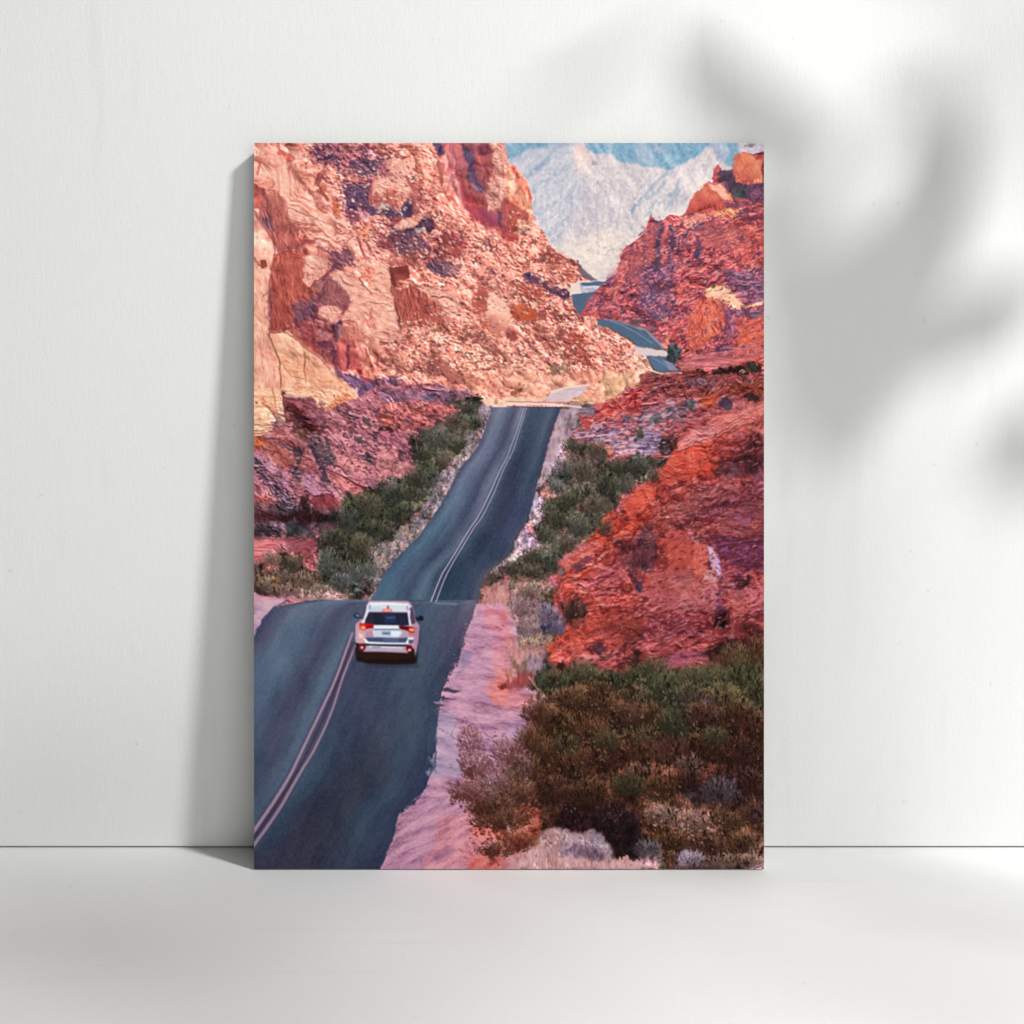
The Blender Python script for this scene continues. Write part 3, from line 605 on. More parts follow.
for s, m, fe in (('230,15 500,15 480,100 380,130 250,95', (.80, .72, .82), 5), ('250,600 300,540 390,545 395,640 370,700 260,665', (.84, .76, .82), 3), ('160,650 260,640 330,720 335,890 230,800 170,740', (.76, .66, .74), 5),
                  ('560,300 700,300 720,350 620,400 540,420', (.74, .62, .70), 4), ('500,380 860,360 850,470 560,480', (.86, .78, .82), 5), ('540,490 585,560 605,745 575,745 560,620', (.72, .60, .62), 3), ('700,850 820,930 790,955 700,900', (.80, .68, .70), 3),
                  ('360,170 480,140 470,300 390,300', (.80, .72, .84), 4), ('640,200 720,190 740,260 640,290', (.84, .74, .78), 4), ('330,740 400,730 450,830 450,925 335,900', (.88, .80, .82), 3), ('70,560 100,560 100,740 75,740', (.80, .74, .84), 3),
                  ('290,420 400,430 420,500 330,520 260,570 240,530', (.82, .72, .76), 5), ('600,440 800,450 820,520 640,520', (.86, .78, .80), 6), ('740,20 1010,20 1015,380 860,300 780,180', (.92, .88, .96), 4), ('520,750 620,740 640,800 540,800', (.85, .76, .78), 4)):
    shade('L', s, m, fe)
for s, m in (('380,150 470,150 470,220 440,240', (1.08, 1.08, 1.06)), ('40,60 130,80 220,190 300,300 320,420 230,300 140,240', (1.05, 1.04, 1.03)), ('430,490 545,495 580,740 500,740', (1.06, 1.05, 1.03)), ('830,650 980,620 1000,760 900,780', (1.07, 1.06, 1.04))):
    shade('L', s, m, 5)
smear('250,215 268,225 278,250 272,300 278,335 300,335 330,365 360,400 300,400 284,440 250,440', 2, 3, .75)
speckle('L', '20,300 90,400 100,720 330,870 420,1010 20,1015', (186, 112, 84), .65, .6, 1097, 1.6, 70, 3.)
speckle('L', '20,300 90,400 100,720 330,870 420,1010 20,1015', (255, 222, 196), .65, .5, 1098, 1.6, 70, 3.)
tone(LIT, (1.085, 1.06, 1.085), 1.02)
SC = '200,20 480,20 700,20 740,140 720,260 860,330 1020,420 1020,900 560,940 500,860 560,760 540,520 420,470 330,400 340,240 240,120'
speckle('L', SC, (136, 78, 76), .7, .55, 1000, gate=.5)
speckle('L', SC, (94, 60, 76), .95, .65, 1010, 1.3, gate=.55)
speckle('L', SC, (252, 214, 190), .75, .5, 1020, 1.4, gate=.4)
speckle('L', '210,20 480,20 500,110 380,130 260,100', (70, 50, 78), .25, .75, 1030, 1.6)
speckle('L', '560,360 700,350 840,380 830,470 760,540 640,470 500,430', (88, 60, 76), .3, .75, 1040, 1.6)
speckle('L', '560,360 700,350 840,380 830,470 760,540 640,470', (214, 196, 184), .6, .8, 1050, 1.4)
speckle('L', '300,430 400,430 420,500 330,520', (110, 64, 80), .2, .75, 1060, 1.5)
speckle('L', '600,740 1000,740 1000,950 560,930', (140, 84, 72), .45, .7, 1070, 1.5, 15, 2.)
speckle('L', '20,20 240,20 330,240 330,420 220,420 160,300 30,180', (176, 100, 86), .75, .7, 1080, 1.5, 45, 2.2, gate=.3)
speckle('L', '150,290 280,300 270,420 160,400', (150, 80, 72), .5, .6, 1090, 1.5, 10, 3.)
speckle('L', '20,280 90,360 120,740 20,1000', (196, 118, 92), .8, .6, 1095, 1.5, 80, 2.5)
speckle('L', '220,430 330,440 260,560 220,560', (170, 104, 92), .4, .7, 1100, 1.4, 20, 2.)
speckle('L', '390,480 590,500 600,760 400,760', (180, 108, 92), .7, .7, 1105, 1.5, 25, 2.6)
speckle('L', '80,760 330,880 420,1000 120,1000', (176, 108, 72), .75, .75, 1110, 1.6, 40, 2.)
speckle('L', '90,200 260,380 240,900 90,740', (112, 44, 44), .7, .6, 1115, 1.8, 85, 2.)
speckle('L', '90,200 260,380 240,900 90,740', (206, 124, 108), .85, .7, 1120, 1.5, 60, 2.)
speckle('M', '0,240 130,400 300,540 240,620 480,760 560,900 0,940', (130, 72, 70), .5, .75, 1130, 1.5, gate=.25)
speckle('M', '0,240 130,400 300,540 240,620 480,760 560,900 0,940', (255, 222, 198), .62, .8, 1140, 1.4, gate=.2)
speckle('M', '0,560 160,570 260,640 240,760 60,720', (112, 48, 46), .3, .7, 1150, 1.6)
speckle('M', '200,750 340,830 330,960 220,860', (120, 46, 38), .4, .7, 1160, 1.6)
tone('434,143 494,143 503,148 510,170 530,200 532,228 512,236 480,208 458,176', (1.03, 1.06, .99), .78, 2, 1.5)
# pale pillar and the honey-coloured rock at its foot
R('B1', '20,-60 150,-60 165,60 145,200 120,330 160,420 135,520 200,640 240,760 245,1040 20,1040', SUNS, 'vert', .9, .8, .55, .9)
R('B1', '150,535 260,530 360,590 440,660 540,720 640,830 760,920 860,1040 250,1040 245,860 205,690', SUNY, 'crag', .9, 1, .55, .8)
R('C1', '20,-10 258,-10 262,120 285,250 215,295 120,345 20,365', SUNY, 'flat', .9, .8, .5, .9)
for cid, s, w, c_ in (('B1', '140,540 205,680 235,760 242,860 250,1030', 1.5, (140, 80, 62)), ('B1', '165,60 145,200 100,245', 1.2, (170, 92, 74)), ('B1', '150,535 260,528 360,588 440,660 540,720 640,830', 1.1, (150, 84, 72)), ('B1', '425,690 435,760 420,830 440,920', 1.1, (150, 92, 62)), ('B1', '240,760 290,820 330,880 420,900', 1, (176, 110, 76)), ('B1', '60,560 90,700 100,860', .8, (206, 134, 112)),
                      ('C1', '100,100 160,150 210,220', 1.3, (180, 100, 66)), ('C1', '30,275 200,282', .9, (190, 118, 76)), ('C1', '30,345 200,330', .9, (170, 100, 66)), ('C1', '255,-10 266,120 285,250', 1.4, (110, 58, 52)), ('A1', '30,545 80,640 130,720 180,790 195,870 185,960', 1.2, (150, 84, 78))):
    line(cid, s, c_, w, w*.7, .55, .85, .7)
R('A1', '80,950 130,945 140,1000 90,1010', [(130, 58, 50), (170, 84, 70)], 'soft', .8, .6, .95)
# crisp forms over the broken ground: lit caps, shaded faces, undercuts
CAP = [(204, 124, 110), (234, 164, 144), (247, 190, 169), (254, 212, 194)]
FACE = [(140, 72, 70), (176, 96, 88), (202, 120, 106), (222, 144, 126)]
FRED = [(118, 52, 52), (156, 74, 68), (182, 92, 80), (210, 120, 104)]
PURS = [(62, 46, 74), (88, 64, 92), (118, 84, 104), (150, 108, 118)]
for cid, s, p, fld, op in (
    ('T', '500,110 640,88 690,105 650,165 590,195 520,165', PURS, 'scree', .6), ('T', '690,110 760,95 840,140 830,170 780,190 700,160', CAP, 'crag', .75), ('T', '480,240 520,222 605,215 612,330 560,345 490,330', PURS, 'scree', .8),
    ('T', '640,195 740,183 800,208 835,250 800,290 740,250 700,258 680,292 640,272 618,240', CAP, 'scree', .85), ('T', '618,240 640,270 690,298 660,352 618,330 604,282', FACE, 'vert', .85), ('T', '700,250 750,268 790,290 775,368 740,360 690,320', FACE, 'vert', .9),
    ('T', '606,325 660,372 740,385 795,365 832,310 845,372 800,392 700,398 615,372', PURS, 'soft', .85), ('T', '650,345 695,330 700,355 665,372', [(170, 150, 140), (220, 206, 192)], 'fine', .9), ('T', '830,180 892,208 880,252 828,250', FACE, 'scree', .8), ('T', '830,300 870,290 880,350 840,380', FACE, 'scree', .7),
    ('T', '768,412 860,390 884,400 850,440 780,466 748,440', CAP, 'crag', .85), ('T', '738,452 790,472 850,450 900,402 936,440 880,470 830,502 760,502', PURS, 'scree', .85), ('T', '840,455 905,450 900,475 850,480', [(170, 140, 140), (216, 196, 186)], 'fine', .7),
    ('T', '195,130 215,148 252,188 278,222 262,227 220,192', FRED, 'soft', .8), ('T', '360,236 412,300 402,312 350,262', FRED, 'soft', .8), ('T', '338,330 398,376 384,378 328,336', FRED, 'soft', .8), ('T', '340,196 368,178 372,196 352,232', FRED, 'soft', .8), ('T', '425,330 452,320 462,372 434,378', [(200, 96, 66), (240, 150, 112)], 'soft', .8),
    ('T', '60,60 160,90 250,200 290,290 190,290 130,230 60,190', CAP, 'vert', .55), ('T', '180,300 280,300 400,390 430,470 420,560 350,520 330,430 200,420', CAP, 'dip', .5),
    ('T', '60,290 100,262 150,275 190,330 200,400 240,470 230,540 140,545 90,470 55,440', FACE, 'vert', .7), ('T', '60,400 110,390 130,470 80,460', PURS, 'vert', .6), ('T', '120,600 180,575 265,580 270,700 300,780 330,830 250,870 200,970 110,970 100,780', FRED, 'vert', .65), ('T', '225,830 330,800 340,900 240,940', PURS, 'scree', .55),
    ('T', '270,590 380,590 420,640 350,720 300,760 270,700', CAP, 'scree', .6), ('T', '390,570 520,560 530,640 430,650', PURS, 'scree', .5), ('T', '408,682 450,665 540,690 602,770 622,850 612,922 520,928 470,905 522,840 472,760', CAP, 'dip', .8), ('T', '358,762 420,700 472,760 517,830 490,852 440,842 358,832', PURS, 'vert', .6),
    ('T', '358,830 400,702 475,760 515,832 490,850', FACE, 'vert', .55), ('T', '640,640 690,640 716,700 765,965 640,965 600,770', CAP, 'dip', .7), ('T', '714,728 772,972 806,962 756,800 732,742', FACE, 'soft', .8), ('T', '740,770 830,752 882,780 955,842 930,882 905,952 820,952 782,900', FRED, 'vert', .8), ('T', '715,660 770,645 815,690 800,715 725,712', FRED, 'soft', .85),
    ('T', '350,856 440,850 477,880 450,907 360,907', CAP, 'scree', .9), ('T', '436,965 468,910 484,1000 440,1024', PURS, 'soft', .9), ('T', '455,950 520,945 600,1000 620,1024 450,1024', FACE, 'vert', .7), ('T', '520,935 700,960 780,1000 780,1024 620,1024', CAP, 'dip', .7),
    ('T', '640,600 800,600 860,640 780,660 660,620', FACE, 'scree', .45), ('T', '900,620 1024,620 1024,700 930,690', PURS, 'scree', .55), ('T', '730,500 900,520 880,590 760,580', PURS, 'scree', .45), ('T', '960,100 1000,130 985,230 965,200', FACE, 'soft', .7),
    ('U', '390,180 430,198 477,250 467,320 432,357 400,322 388,262', CAP, 'soft', .9), ('U', '328,212 360,174 422,174 402,200 390,268 345,257', FRED, 'soft', .9), ('U', '60,190 110,168 152,190 232,240 216,270 242,302 150,312 90,312 58,242', FRED, 'vert', .7), ('U', '160,170 260,190 300,240 310,300 240,260 180,210', CAP, 'dip', .6),
    ('U', '478,285 500,240 540,236 582,275 572,296 500,292', [(140, 62, 56), (186, 86, 58), (226, 124, 84)], 'soft', .9), ('U', '570,232 600,250 615,300 590,296', FRED, 'soft', .8), ('U', '458,332 502,345 496,372 464,356', FRED, 'soft', .9), ('U', '500,150 600,175 620,205 560,230 500,200', FRED, 'scree', .6),
    ('U', '640,340 692,328 752,350 722,380 784,440 762,462 700,402', FRED, 'scree', .85), ('U', '178,440 222,428 288,500 262,522 220,490', FACE, 'soft', .85), ('U', '30,100 100,95 108,140 50,150', FRED, 'soft', .85), ('U', '0,100 30,95 60,300 70,330 0,330', CAP, 'dip', .7), ('U', '615,465 700,455 690,485 630,490', [(120, 92, 74), (160, 128, 100)], 'leaf', .8),
    ('U', '740,265 790,262 790,310 750,305', CAP, 'vert', .8), ('U', '610,40 680,70 720,120 690,145 640,110', FRED, 'scree', .5), ('U', '220,10 300,20 290,60 220,55', FRED, 'scree', .7), ('U', '180,80 300,90 280,140 190,120', PURS, 'scree', .5)):
    R(cid, s, p, fld, .8, 1.2, op, 1.1)
for cid, s, w in (('T', '180,398 260,424 350,436', 1.1), ('T', '190,430 280,450 340,470', .9), ('T', '200,350 300,390 380,420', .7), ('T', '240,545 300,520 350,505', 1.5), ('T', '20,600 50,640 70,655', 1.4), ('T', '130,590 200,570 270,570', 1.2), ('T', '300,770 380,690 420,660', 1.6), ('T', '560,720 600,760 620,790', 1.5), ('T', '930,800 1024,810', 1.1), ('T', '620,830 720,850', .8), ('T', '640,770 720,790', .7),
                  ('U', '370,352 410,390 442,422', 1.6), ('U', '190,205 260,215 300,250', 1.1), ('U', '250,300 330,320 400,350', .9), ('U', '490,300 560,360', .9), ('U', '80,330 60,240 40,160', 1.2), ('U', '640,300 700,330', .9), ('U', '380,430 460,470', .8)):
    line(cid, s, (134, 70, 66), w, w*.5, .55, .8, 1.2)
DK = [(140, 78, 74), (116, 62, 66), (92, 58, 74), (160, 92, 80)]; LT = [(255, 224, 202), (252, 210, 184)]
dabs('L', '210,20 700,20 740,160 720,280 860,340 1020,430 1020,640 860,560 640,480 500,420 340,330 330,220 240,120', 430, DK, .85, 1800, 25, 1.9, .85)
dabs('L', '210,20 700,20 740,160 720,280 860,340 1020,430 1020,640 860,560 640,480 500,420 340,330 330,220 240,120', 260, LT, .8, 1801, 25, 1.9, .8)
dabs('L', '520,760 700,640 1010,600 1010,900 700,950 500,900', 260, DK, .8, 1802, 20, 2.1, .8)
dabs('L', '520,760 700,640 1010,600 1010,900 700,950 500,900', 160, LT, .8, 1803, 20, 2., .75)
dabs('M', '0,240 130,400 300,540 250,620 480,760 560,900 200,930 0,900', 380, DK, .8, 1804, 30, 2., .85)
dabs('M', '0,240 130,400 300,540 250,620 480,760 560,900 200,930 0,900', 240, LT, .75, 1805, 30, 2., .8)
# ================================================================ far road
C('M', '240,570 275,556 340,545 385,552 360,595 300,605 235,615', (232, 208, 200), .8, .5)
R('B3', '545,140 640,120 770,130 740,205 640,215 560,215', [(150, 150, 170), (190, 185, 200), (225, 215, 220)], 'sand', .8, .5)
R('B3', '565,140 680,128 770,128 740,165 640,162 570,158', [(70, 88, 112), (96, 114, 136)], 'sand', .8, .5)
line('B3', '580,180 650,170 730,178', (216, 208, 220), 1.6, 1.4, .7, .9)
line('B3', '500,225 560,225 580,240', (240, 225, 220), 1.6, 1, .7, .9)
C('B3', '490,235 620,212 720,205 650,255 610,300 580,350 560,385 535,375 510,320', (80, 98, 122), 1.1, .8)
C('B3', '620,214 720,205 660,250 600,240', (92, 100, 124), 1, .5, .7)
C('B3', '530,0 560,10 620,70 690,118 640,120 560,80', (110, 92, 106), 1, 1, .9)

# ================================================================ right cliff
CL = ('764,152 752,153 745,152 738,156 735,166 734,172 728,170 722,171 718,163 715,167 712,178 713,184 709,183 699,191 689,203 687,213 680,217 671,214 665,219 656,221 651,214 648,222 646,231 639,237 '
      '624,250 618,265 615,273 604,283 591,299 584,308 581,315 590,316 597,320 604,319 615,321 627,323 640,326 646,327 654.5,337 662,348 668,352 680,372 690,380 770,380 770,150')
R('G', CL, CLR, 'rise', .8, .9)
R('A4', '770,230 790,120 840,100 900,110 980,280 960,330 860,370 770,300', [(150, 60, 62), (206, 98, 76), (236, 140, 100), (248, 180, 130)], 'vert', .9, 1, 1)
R('A4', '770,240 870,270 930,330 870,370 780,310', [(140, 62, 80), (186, 90, 90)], 'vert', 2, 1.5, .8)
R('A4', '890,120 950,200 970,300 930,320 900,200 880,140', [(240, 160, 110), (250, 196, 145)], 'vert', 1.2, 1, .9)
line('A4', '860,195 825,250', (60, 34, 50), 2.2, 1.4, .8, .95, .6)
R('A4', '930,130 1010,110 1010,310 970,240', [(150, 60, 56), (196, 88, 72)], 'vert', 1.2, 1, .95)
line('A4', '985,180 985,300', (80, 50, 90), 1.2, 1, .8, .8)
R('A4', '590,230 630,190 660,240 640,330 590,310', [(120, 48, 66), (180, 80, 84), (220, 124, 114)], 'vert', .9, 1, 1)
R('A4', '640,250 750,240 780,330 880,370 960,340 1010,330 1010,480 860,470 740,440 650,340 620,330', [(50, 48, 62), (76, 60, 78), (110, 74, 92)], 'soft', 1, 1.3, 1)
R('A4', '740,390 880,400 840,460 760,460', [(60, 72, 74), (84, 94, 94)], 'leaf', 1.4, 1.2, .9)
R('A4', '880,380 1010,360 1010,470 870,500', [(96, 62, 90), (140, 84, 108)], 'scree', 1.5, 1.5, .9)
R('A4', '390,580 410,480 480,400 560,335 640,370 720,410 750,460 690,480 800,530 700,545 560,560 470,580', [(130, 48, 54), (186, 82, 76), (214, 110, 94)], 'vert', .9, 1.2, 1)
R('A4', '560,360 650,360 720,420 745,470 690,465 640,400 540,385', [(210, 120, 90), (248, 176, 128), (255, 206, 160)], 'dip', 1, 1, 1)
R('A4', '570,570 700,545 800,545 770,620 700,590 620,600', [(200, 110, 90), (244, 165, 120), (255, 200, 155)], 'rise', 1, 1.2, .95)
R('A4', '650,480 860,500 1010,490 800,540 700,540', [(100, 60, 80), (150, 84, 98)], 'flat', 1.2, 1.2, .9)
R('A4', '780,560 880,540 900,680 800,660', [(64, 46, 66), (112, 70, 86)], 'scree', 1.4, 1.5, .85)
R('A4', '330,620 420,590 560,590 520,640 470,690 380,700', [(190, 110, 110), (232, 156, 138), (250, 190, 160)], 'dip', 1.3, 1.5, .85)
R('A4', '430,650 500,640 560,700 650,720 640,745 500,720 440,715', [(60, 58, 86), (96, 74, 100)], 'soft', 1, 1.2, .9)
R('A4', '500,740 640,760 700,800 600,840 500,850 470,800', [(160, 70, 84), (196, 98, 102), (216, 122, 118)], 'soft', 1.5, 1.5, .9)
for s, w in (('160,660 180,760 160,880 150,1020', 6.5), ('270,700 270,800 250,900 240,1020', 5), ('400,700 370,800 350,840', 3.6), ('320,780 320,900', 3), ('470,760 470,850 440,900', 3.4), ('490,850 480,900', 3), ('50,790 60,900 40,960', 3), ('130,880 130,1000', 4)):
    line('A4', s, (70, 62, 92), w, w*.6, 1.4, .8, 2.2)
for s, w in (('220,640 215,800 205,960', 3), ('110,690 110,820', 3), ('300,700 310,790', 2), ('410,820 380,900', 2.6)):
    line('A4', s, (206, 108, 112), w, w*.6, 1.2, .7, 2)
C('A4', '380,860 420,850 410,890 385,890', (110, 20, 50), 1, 1, .7)
C('A4', '880,830 910,810 895,850', (80, 36, 50), 1, .8, .85)
dabs('A4', '620,780 1000,640 1000,1010 400,1010', 110, [(96, 50, 70), (120, 56, 70), (226, 136, 128), (214, 112, 104)], 1.1, 22, -35, 2.1, .8)
R('A4', '720,640 990,560 990,1020 860,1020', [(150, 62, 62), (206, 92, 84), (226, 118, 104)], 'rise', 6, 2, .55)
R('A3', '880,900 1010,790 1010,1024 850,1024', [(110, 56, 84), (168, 84, 96), (198, 108, 112)], 'rise', 3, 2, .7)
# mid cliff
R('B4', '0,-10 320,-10 290,120 280,330 200,420 60,440 0,420', CLP, 'scree', 4, 2.5, .75, 1.1, -.05)
R('B3', '820,40 940,0 1030,0 1030,300 900,300 700,300 740,180', CLR, 'rise', 4, 2, .5)
R('B3', '880,60 960,60 960,140 900,130', [(190, 84, 80), (220, 110, 96)], 'soft', 2.5, 2, .6)
R('B3', '780,80 840,60 820,140 760,190', [(100, 60, 96), (140, 80, 108)], 'soft', 2, 1.5, .7)
R('B3', '640,250 800,330 1000,340 1000,430 780,420 660,370 600,350', [(130, 70, 92), (196, 98, 112), (216, 128, 130)], 'rise', 3, 2, .6)
R('B4', '100,370 190,370 200,430 110,440', [(70, 64, 86), (96, 80, 100)], 'soft', 2, 1.5, .85)
dabs('B4', '20,30 280,30 280,360 0,400', 70, [(66, 62, 92), (86, 70, 96), (206, 120, 132), (196, 150, 170)], 1.1, 23, -35, 2, .8)
dabs('B3', '820,60 1010,0 1010,420 720,420 640,280', 70, [(70, 60, 90), (120, 60, 80), (216, 130, 134), (84, 70, 96)], 1.0, 24, -30, 2.2, .8)
R('B4', '700,60 1000,20 1000,300 860,310 760,210 690,150', CLP, 'flat', 3, 2, .9)
dabs('B4', '720,60 990,50 990,270 800,240', 40, [(74, 62, 90), (180, 130, 150), (200, 110, 116)], 1.1, 25, 0, 2.4, .75)
R('B4', '290,120 430,100 520,180 480,260 300,240', [(180, 76, 84), (206, 98, 96), (220, 118, 110)], 'rise', 3, 2, .8)
R('B4', '530,190 600,165 700,160 760,230 830,320 760,330 690,310 640,260 560,220', [(206, 130, 100), (250, 198, 148), (255, 226, 184)], 'dip', 1, 1.2, 1)
R('B4', '830,320 900,310 985,285 980,310 880,335 760,340', [(240, 180, 145), (255, 216, 175)], 'flat', .8, 1, 1)
R('B4', '700,240 780,260 800,320 720,300', [(206, 120, 84), (240, 172, 120)], 'scree', 1.2, 1.2, .9)
line('B4', '690,175 750,230 820,310', (180, 110, 100), 1.4, 1, .8, .8, .8)
C('B4', '560,250 585,235 580,265', (84, 40, 50), .8, .6)
R('B4', '520,230 600,230 690,320 680,480 640,540 560,560 500,640 420,640 400,520 440,400 480,300', [(140, 50, 54), (206, 92, 74), (228, 118, 92), (240, 150, 120)], 'vert', 1.6, 1.5, .95)
R('B4', '670,320 740,340 780,440 760,560 700,580 700,480 660,520 680,420', [(84, 56, 84), (146, 88, 110), (190, 116, 122)], 'vert', 1.2, 1.2, .95)
line('B4', '700,400 680,520', (100, 44, 66), 3, 1.6, 1, .8, 1)
R('B4', '730,345 980,350 980,440 870,420 780,400', [(72, 62, 86), (112, 84, 110), (150, 110, 130)], 'flat', 1.2, 1.3, .95)
R('B4', '780,410 860,390 980,450 985,640 860,560 760,560', [(140, 60, 76), (196, 94, 98), (220, 120, 112)], 'rise', 1.6, 1.5, .9)
R('B4', '530,480 590,490 590,560 540,560', [(226, 124, 110), (244, 158, 136)], 'soft', 1.2, 1.2, .9)
R('B4', '370,390 450,370 440,430 380,440', [(170, 90, 96), (232, 150, 130)], 'flat', 1.2, 1.5, .8)
R('B4', '250,450 400,430 400,600 340,700 260,600', [(130, 50, 62), (190, 84, 84), (216, 116, 106)], 'rise', 2, 2, .8)
dabs('B4', '300,300 500,330 480,620 340,640', 40, [(110, 44, 56), (226, 130, 116), (140, 58, 62)], 1.1, 26, -55, 2, .8)
R('B4', '760,600 985,500 985,760 820,780 740,740', [(150, 54, 48), (212, 92, 66), (236, 128, 92)], 'rise', 1.6, 1.6, .95)
R('B4', '370,760 420,700 600,650 620,700 740,720 720,780 640,820 500,840 400,820', [(150, 74, 96), (196, 106, 118), (222, 140, 142)], 'flat', 1.2, 1.3, 1)
R('B4', '600,680 680,630 750,650 720,690 650,720', [(70, 56, 90), (120, 84, 116)], 'scree', 1, 1.2, .95)
R('B4', '720,770 760,720 985,690 985,790 760,800', [(160, 52, 48), (214, 92, 78)], 'rise', 1.5, 1.5, .8)
R('B4', '330,820 420,830 560,840 700,800 760,790 860,760 990,800 990,870 860,880 740,860 600,870 480,900 380,880', [(30, 18, 22), (56, 32, 30), (90, 50, 40)], 'leaf', 1, 1.5, 1)
R('B4', '350,790 420,830 560,850 480,880 360,860', [(90, 36, 20), (150, 66, 36)], 'soft', 1.4, 1.2, .8)
R('B4', '880,770 930,780 920,870 860,850', [(44, 50, 46), (66, 70, 62)], 'leaf', 1.2, 1.2, .9)
line('B4', '800,840 820,825 840,840 820,850', (200, 180, 190), 1, 1, .6, .9)
boulders(CL, 950, .7, 22, -35, 1.7, -.4, .85, dark=(.6, .66, .55))
boulders(CL, 970, .7, 11, -35, 1.7, -.4, .85, dark=(.6, .66, .55))
craggy(CL, 440, .7, -32, 1.6, 10, .25, tint=(1., 1.1, .9), lx=-.5, ly=.85)
IMG[:] = IMG*(1+mask_of(CL, 2, 1)[..., None]*np.array([-.02, .06, .12], np.float32))
for s, col, w, op in (('580,330 590,420 580,520', (64, 62, 96), 9, .55), ('640,360 645,430 635,510', (70, 62, 94), 7, .5), ('690,370 700,420', (66, 58, 90), 5, .5), ('745,380 740,460', (66, 56, 88), 5, .5), ('530,340 525,480', (96, 66, 90), 5, .4), ('615,340 612,470', (206, 116, 120), 4, .5), ('560,350 555,480', (196, 108, 116), 4, .45),
    ('720,340 820,360 900,350', (110, 70, 92), 5, .45), ('760,390 850,400 830,440', (206, 112, 108), 6, .4), ('440,480 420,560 400,620', (206, 110, 96), 9, .4), ('520,560 600,640 650,700', (84, 66, 98), 10, .4), ('450,600 380,660', (120, 70, 100), 8, .4), ('870,540 1000,560', (96, 74, 106), 10, .4), ('860,480 980,420', (206, 104, 92), 10, .35),
    ('660,760 640,840', (150, 70, 80), 8, .4), ('840,650 850,780', (96, 62, 92), 8, .5), ('760,620 730,720', (170, 74, 66), 6, .4), ('690,880 800,850 900,790', (120, 70, 90), 5, .4)):
    glow('M', s, col, w*1.3, op*.85, 2)
tone(CL, (1.13, 1.06, .98), 1.04)
RC = '540,320 700,300 1000,260 1000,860 640,850 560,740 300,680 440,460'
speckle('M', RC, (92, 56, 84), .58, .75, 1200, 1.6, -35, 2., gate=.3)
speckle('M', RC, (72, 62, 92), .85, .8, 1210, 1.5, -35, 1.8, gate=.4)
speckle('M', RC, (222, 142, 140), .72, .75, 1220, 1.5, -35, 2., gate=.2)
speckle('M', '480,500 640,520 660,690 560,720 440,600', (74, 62, 94), .3, .7, 1230, 1.7, -30, 1.8)
speckle('M', '860,520 1000,500 1000,640 900,620', (84, 68, 100), .3, .7, 1240, 1.6, 0, 2.6)
speckle('M', '860,520 1000,500 1000,640 900,620', (190, 150, 170), .6, .7, 1250, 1.5, 0, 2.6)
speckle('M', '720,640 840,620 820,840 660,850', (128, 44, 50), .6, .7, 1260, 1.6, 70, 2.2)
speckle('M', '720,640 840,620 820,840 660,850', (246, 160, 132), .75, .75, 1270, 1.5, 70, 2.2)
for cid, s, p, fld, op in (('M', '880,60 940,50 985,80 990,150 950,165 900,150 884,110', [(160, 70, 66), (210, 104, 84), (240, 150, 118)], 'soft', .8), ('M', '700,280 720,215 780,170 840,190 875,235 800,250 720,290', [(150, 62, 66), (200, 92, 86), (228, 130, 108)], 'soft', .7), ('M', '780,175 840,190 870,235 830,225', CAP, 'soft', .8),
    ('M', '720,350 780,320 880,330 960,400 880,440 780,420', [(150, 72, 84), (190, 98, 100), (216, 126, 118)], 'rise', .6), ('M', '770,610 810,580 870,590 920,650 900,660 850,620 790,640', [(214, 136, 112), (240, 184, 152), (252, 214, 188)], 'soft', .8), ('M', '690,780 730,640 800,620 840,660 850,720 790,800 720,840', [(150, 62, 58), (204, 94, 78), (230, 126, 102)], 'vert', .6),
    ('M', '660,870 760,840 860,830 990,780 1000,850 900,890 760,910 670,910', [(150, 74, 90), (196, 104, 108), (220, 136, 132)], 'flat', .7), ('M', '900,720 1000,690 1000,790 900,800', [(160, 64, 58), (212, 94, 76), (234, 126, 100)], 'rise', .7), ('M', '440,480 540,340 600,310 560,480 480,560', [(150, 74, 84), (190, 96, 98), (212, 122, 114)], 'vert', .5)):
    R(cid, s, p, fld, .8, 1.3, op, 1.1)
dabs('M', '540,330 1000,300 1000,860 640,850 560,740 300,680 440,470', 420, [(110, 56, 78), (88, 60, 92), (130, 60, 68)], .8, 1806, -35, 2.1, .8)
dabs('M', '540,330 1000,300 1000,860 640,850 560,740 300,680 440,470', 260, [(226, 146, 138), (214, 124, 120)], .75, 1807, -35, 2., .75)
# mid road (far loop)
C('B3', '690,440 740,430 830,440 920,470 1024,515 1024,640 980,605 900,560 790,500 700,470', (78, 100, 124), 1.1, .8)
C('B4', '-20,490 40,510 110,570 190,660 0,645 -20,640', (80, 102, 126), 1.1, .8)
line('B3', '740,425 860,445 960,480 1030,505', (150, 130, 150), 1, 2, .7, .85)
line('B4', '0,490 60,510 130,580 200,650', (164, 142, 164), 2, 2.4, .8, .9)
C('B4', '-20,640 60,650 230,680 235,722 80,718 -20,690', (218, 196, 198), 1.4, .9)
C('B4', '70,715 240,725 290,790 330,835 190,838 130,825', (84, 106, 134), 1.1, .8)
C('B4', '200,740 260,760 320,830 250,832', (146, 138, 170), 1, .8, .8)
line('M', '395,715 440,728 500,760 560,800', (164, 160, 172), .6, .7, .6, .7)
line('M', '400,712 470,720 540,750 600,800', (120, 124, 146), 1, 1.4, .9, .6)
line('M', '560,856 600,880 640,905', (160, 150, 172), .6, .8, .6, .6)
line('B4', '100,830 180,856 340,850', (246, 220, 205), 1.6, 1.3, .7, .95)
R('B4', '210,590 240,560 235,640 215,650', [(210, 120, 90), (240, 165, 130)], 'vert', 1, 1, .8)
R('B4', '230,660 260,620 310,615 345,660 345,720 310,765 250,755 232,710', TEALB, 'leaf', 1.2, 1.6, 1, 1, -.25)
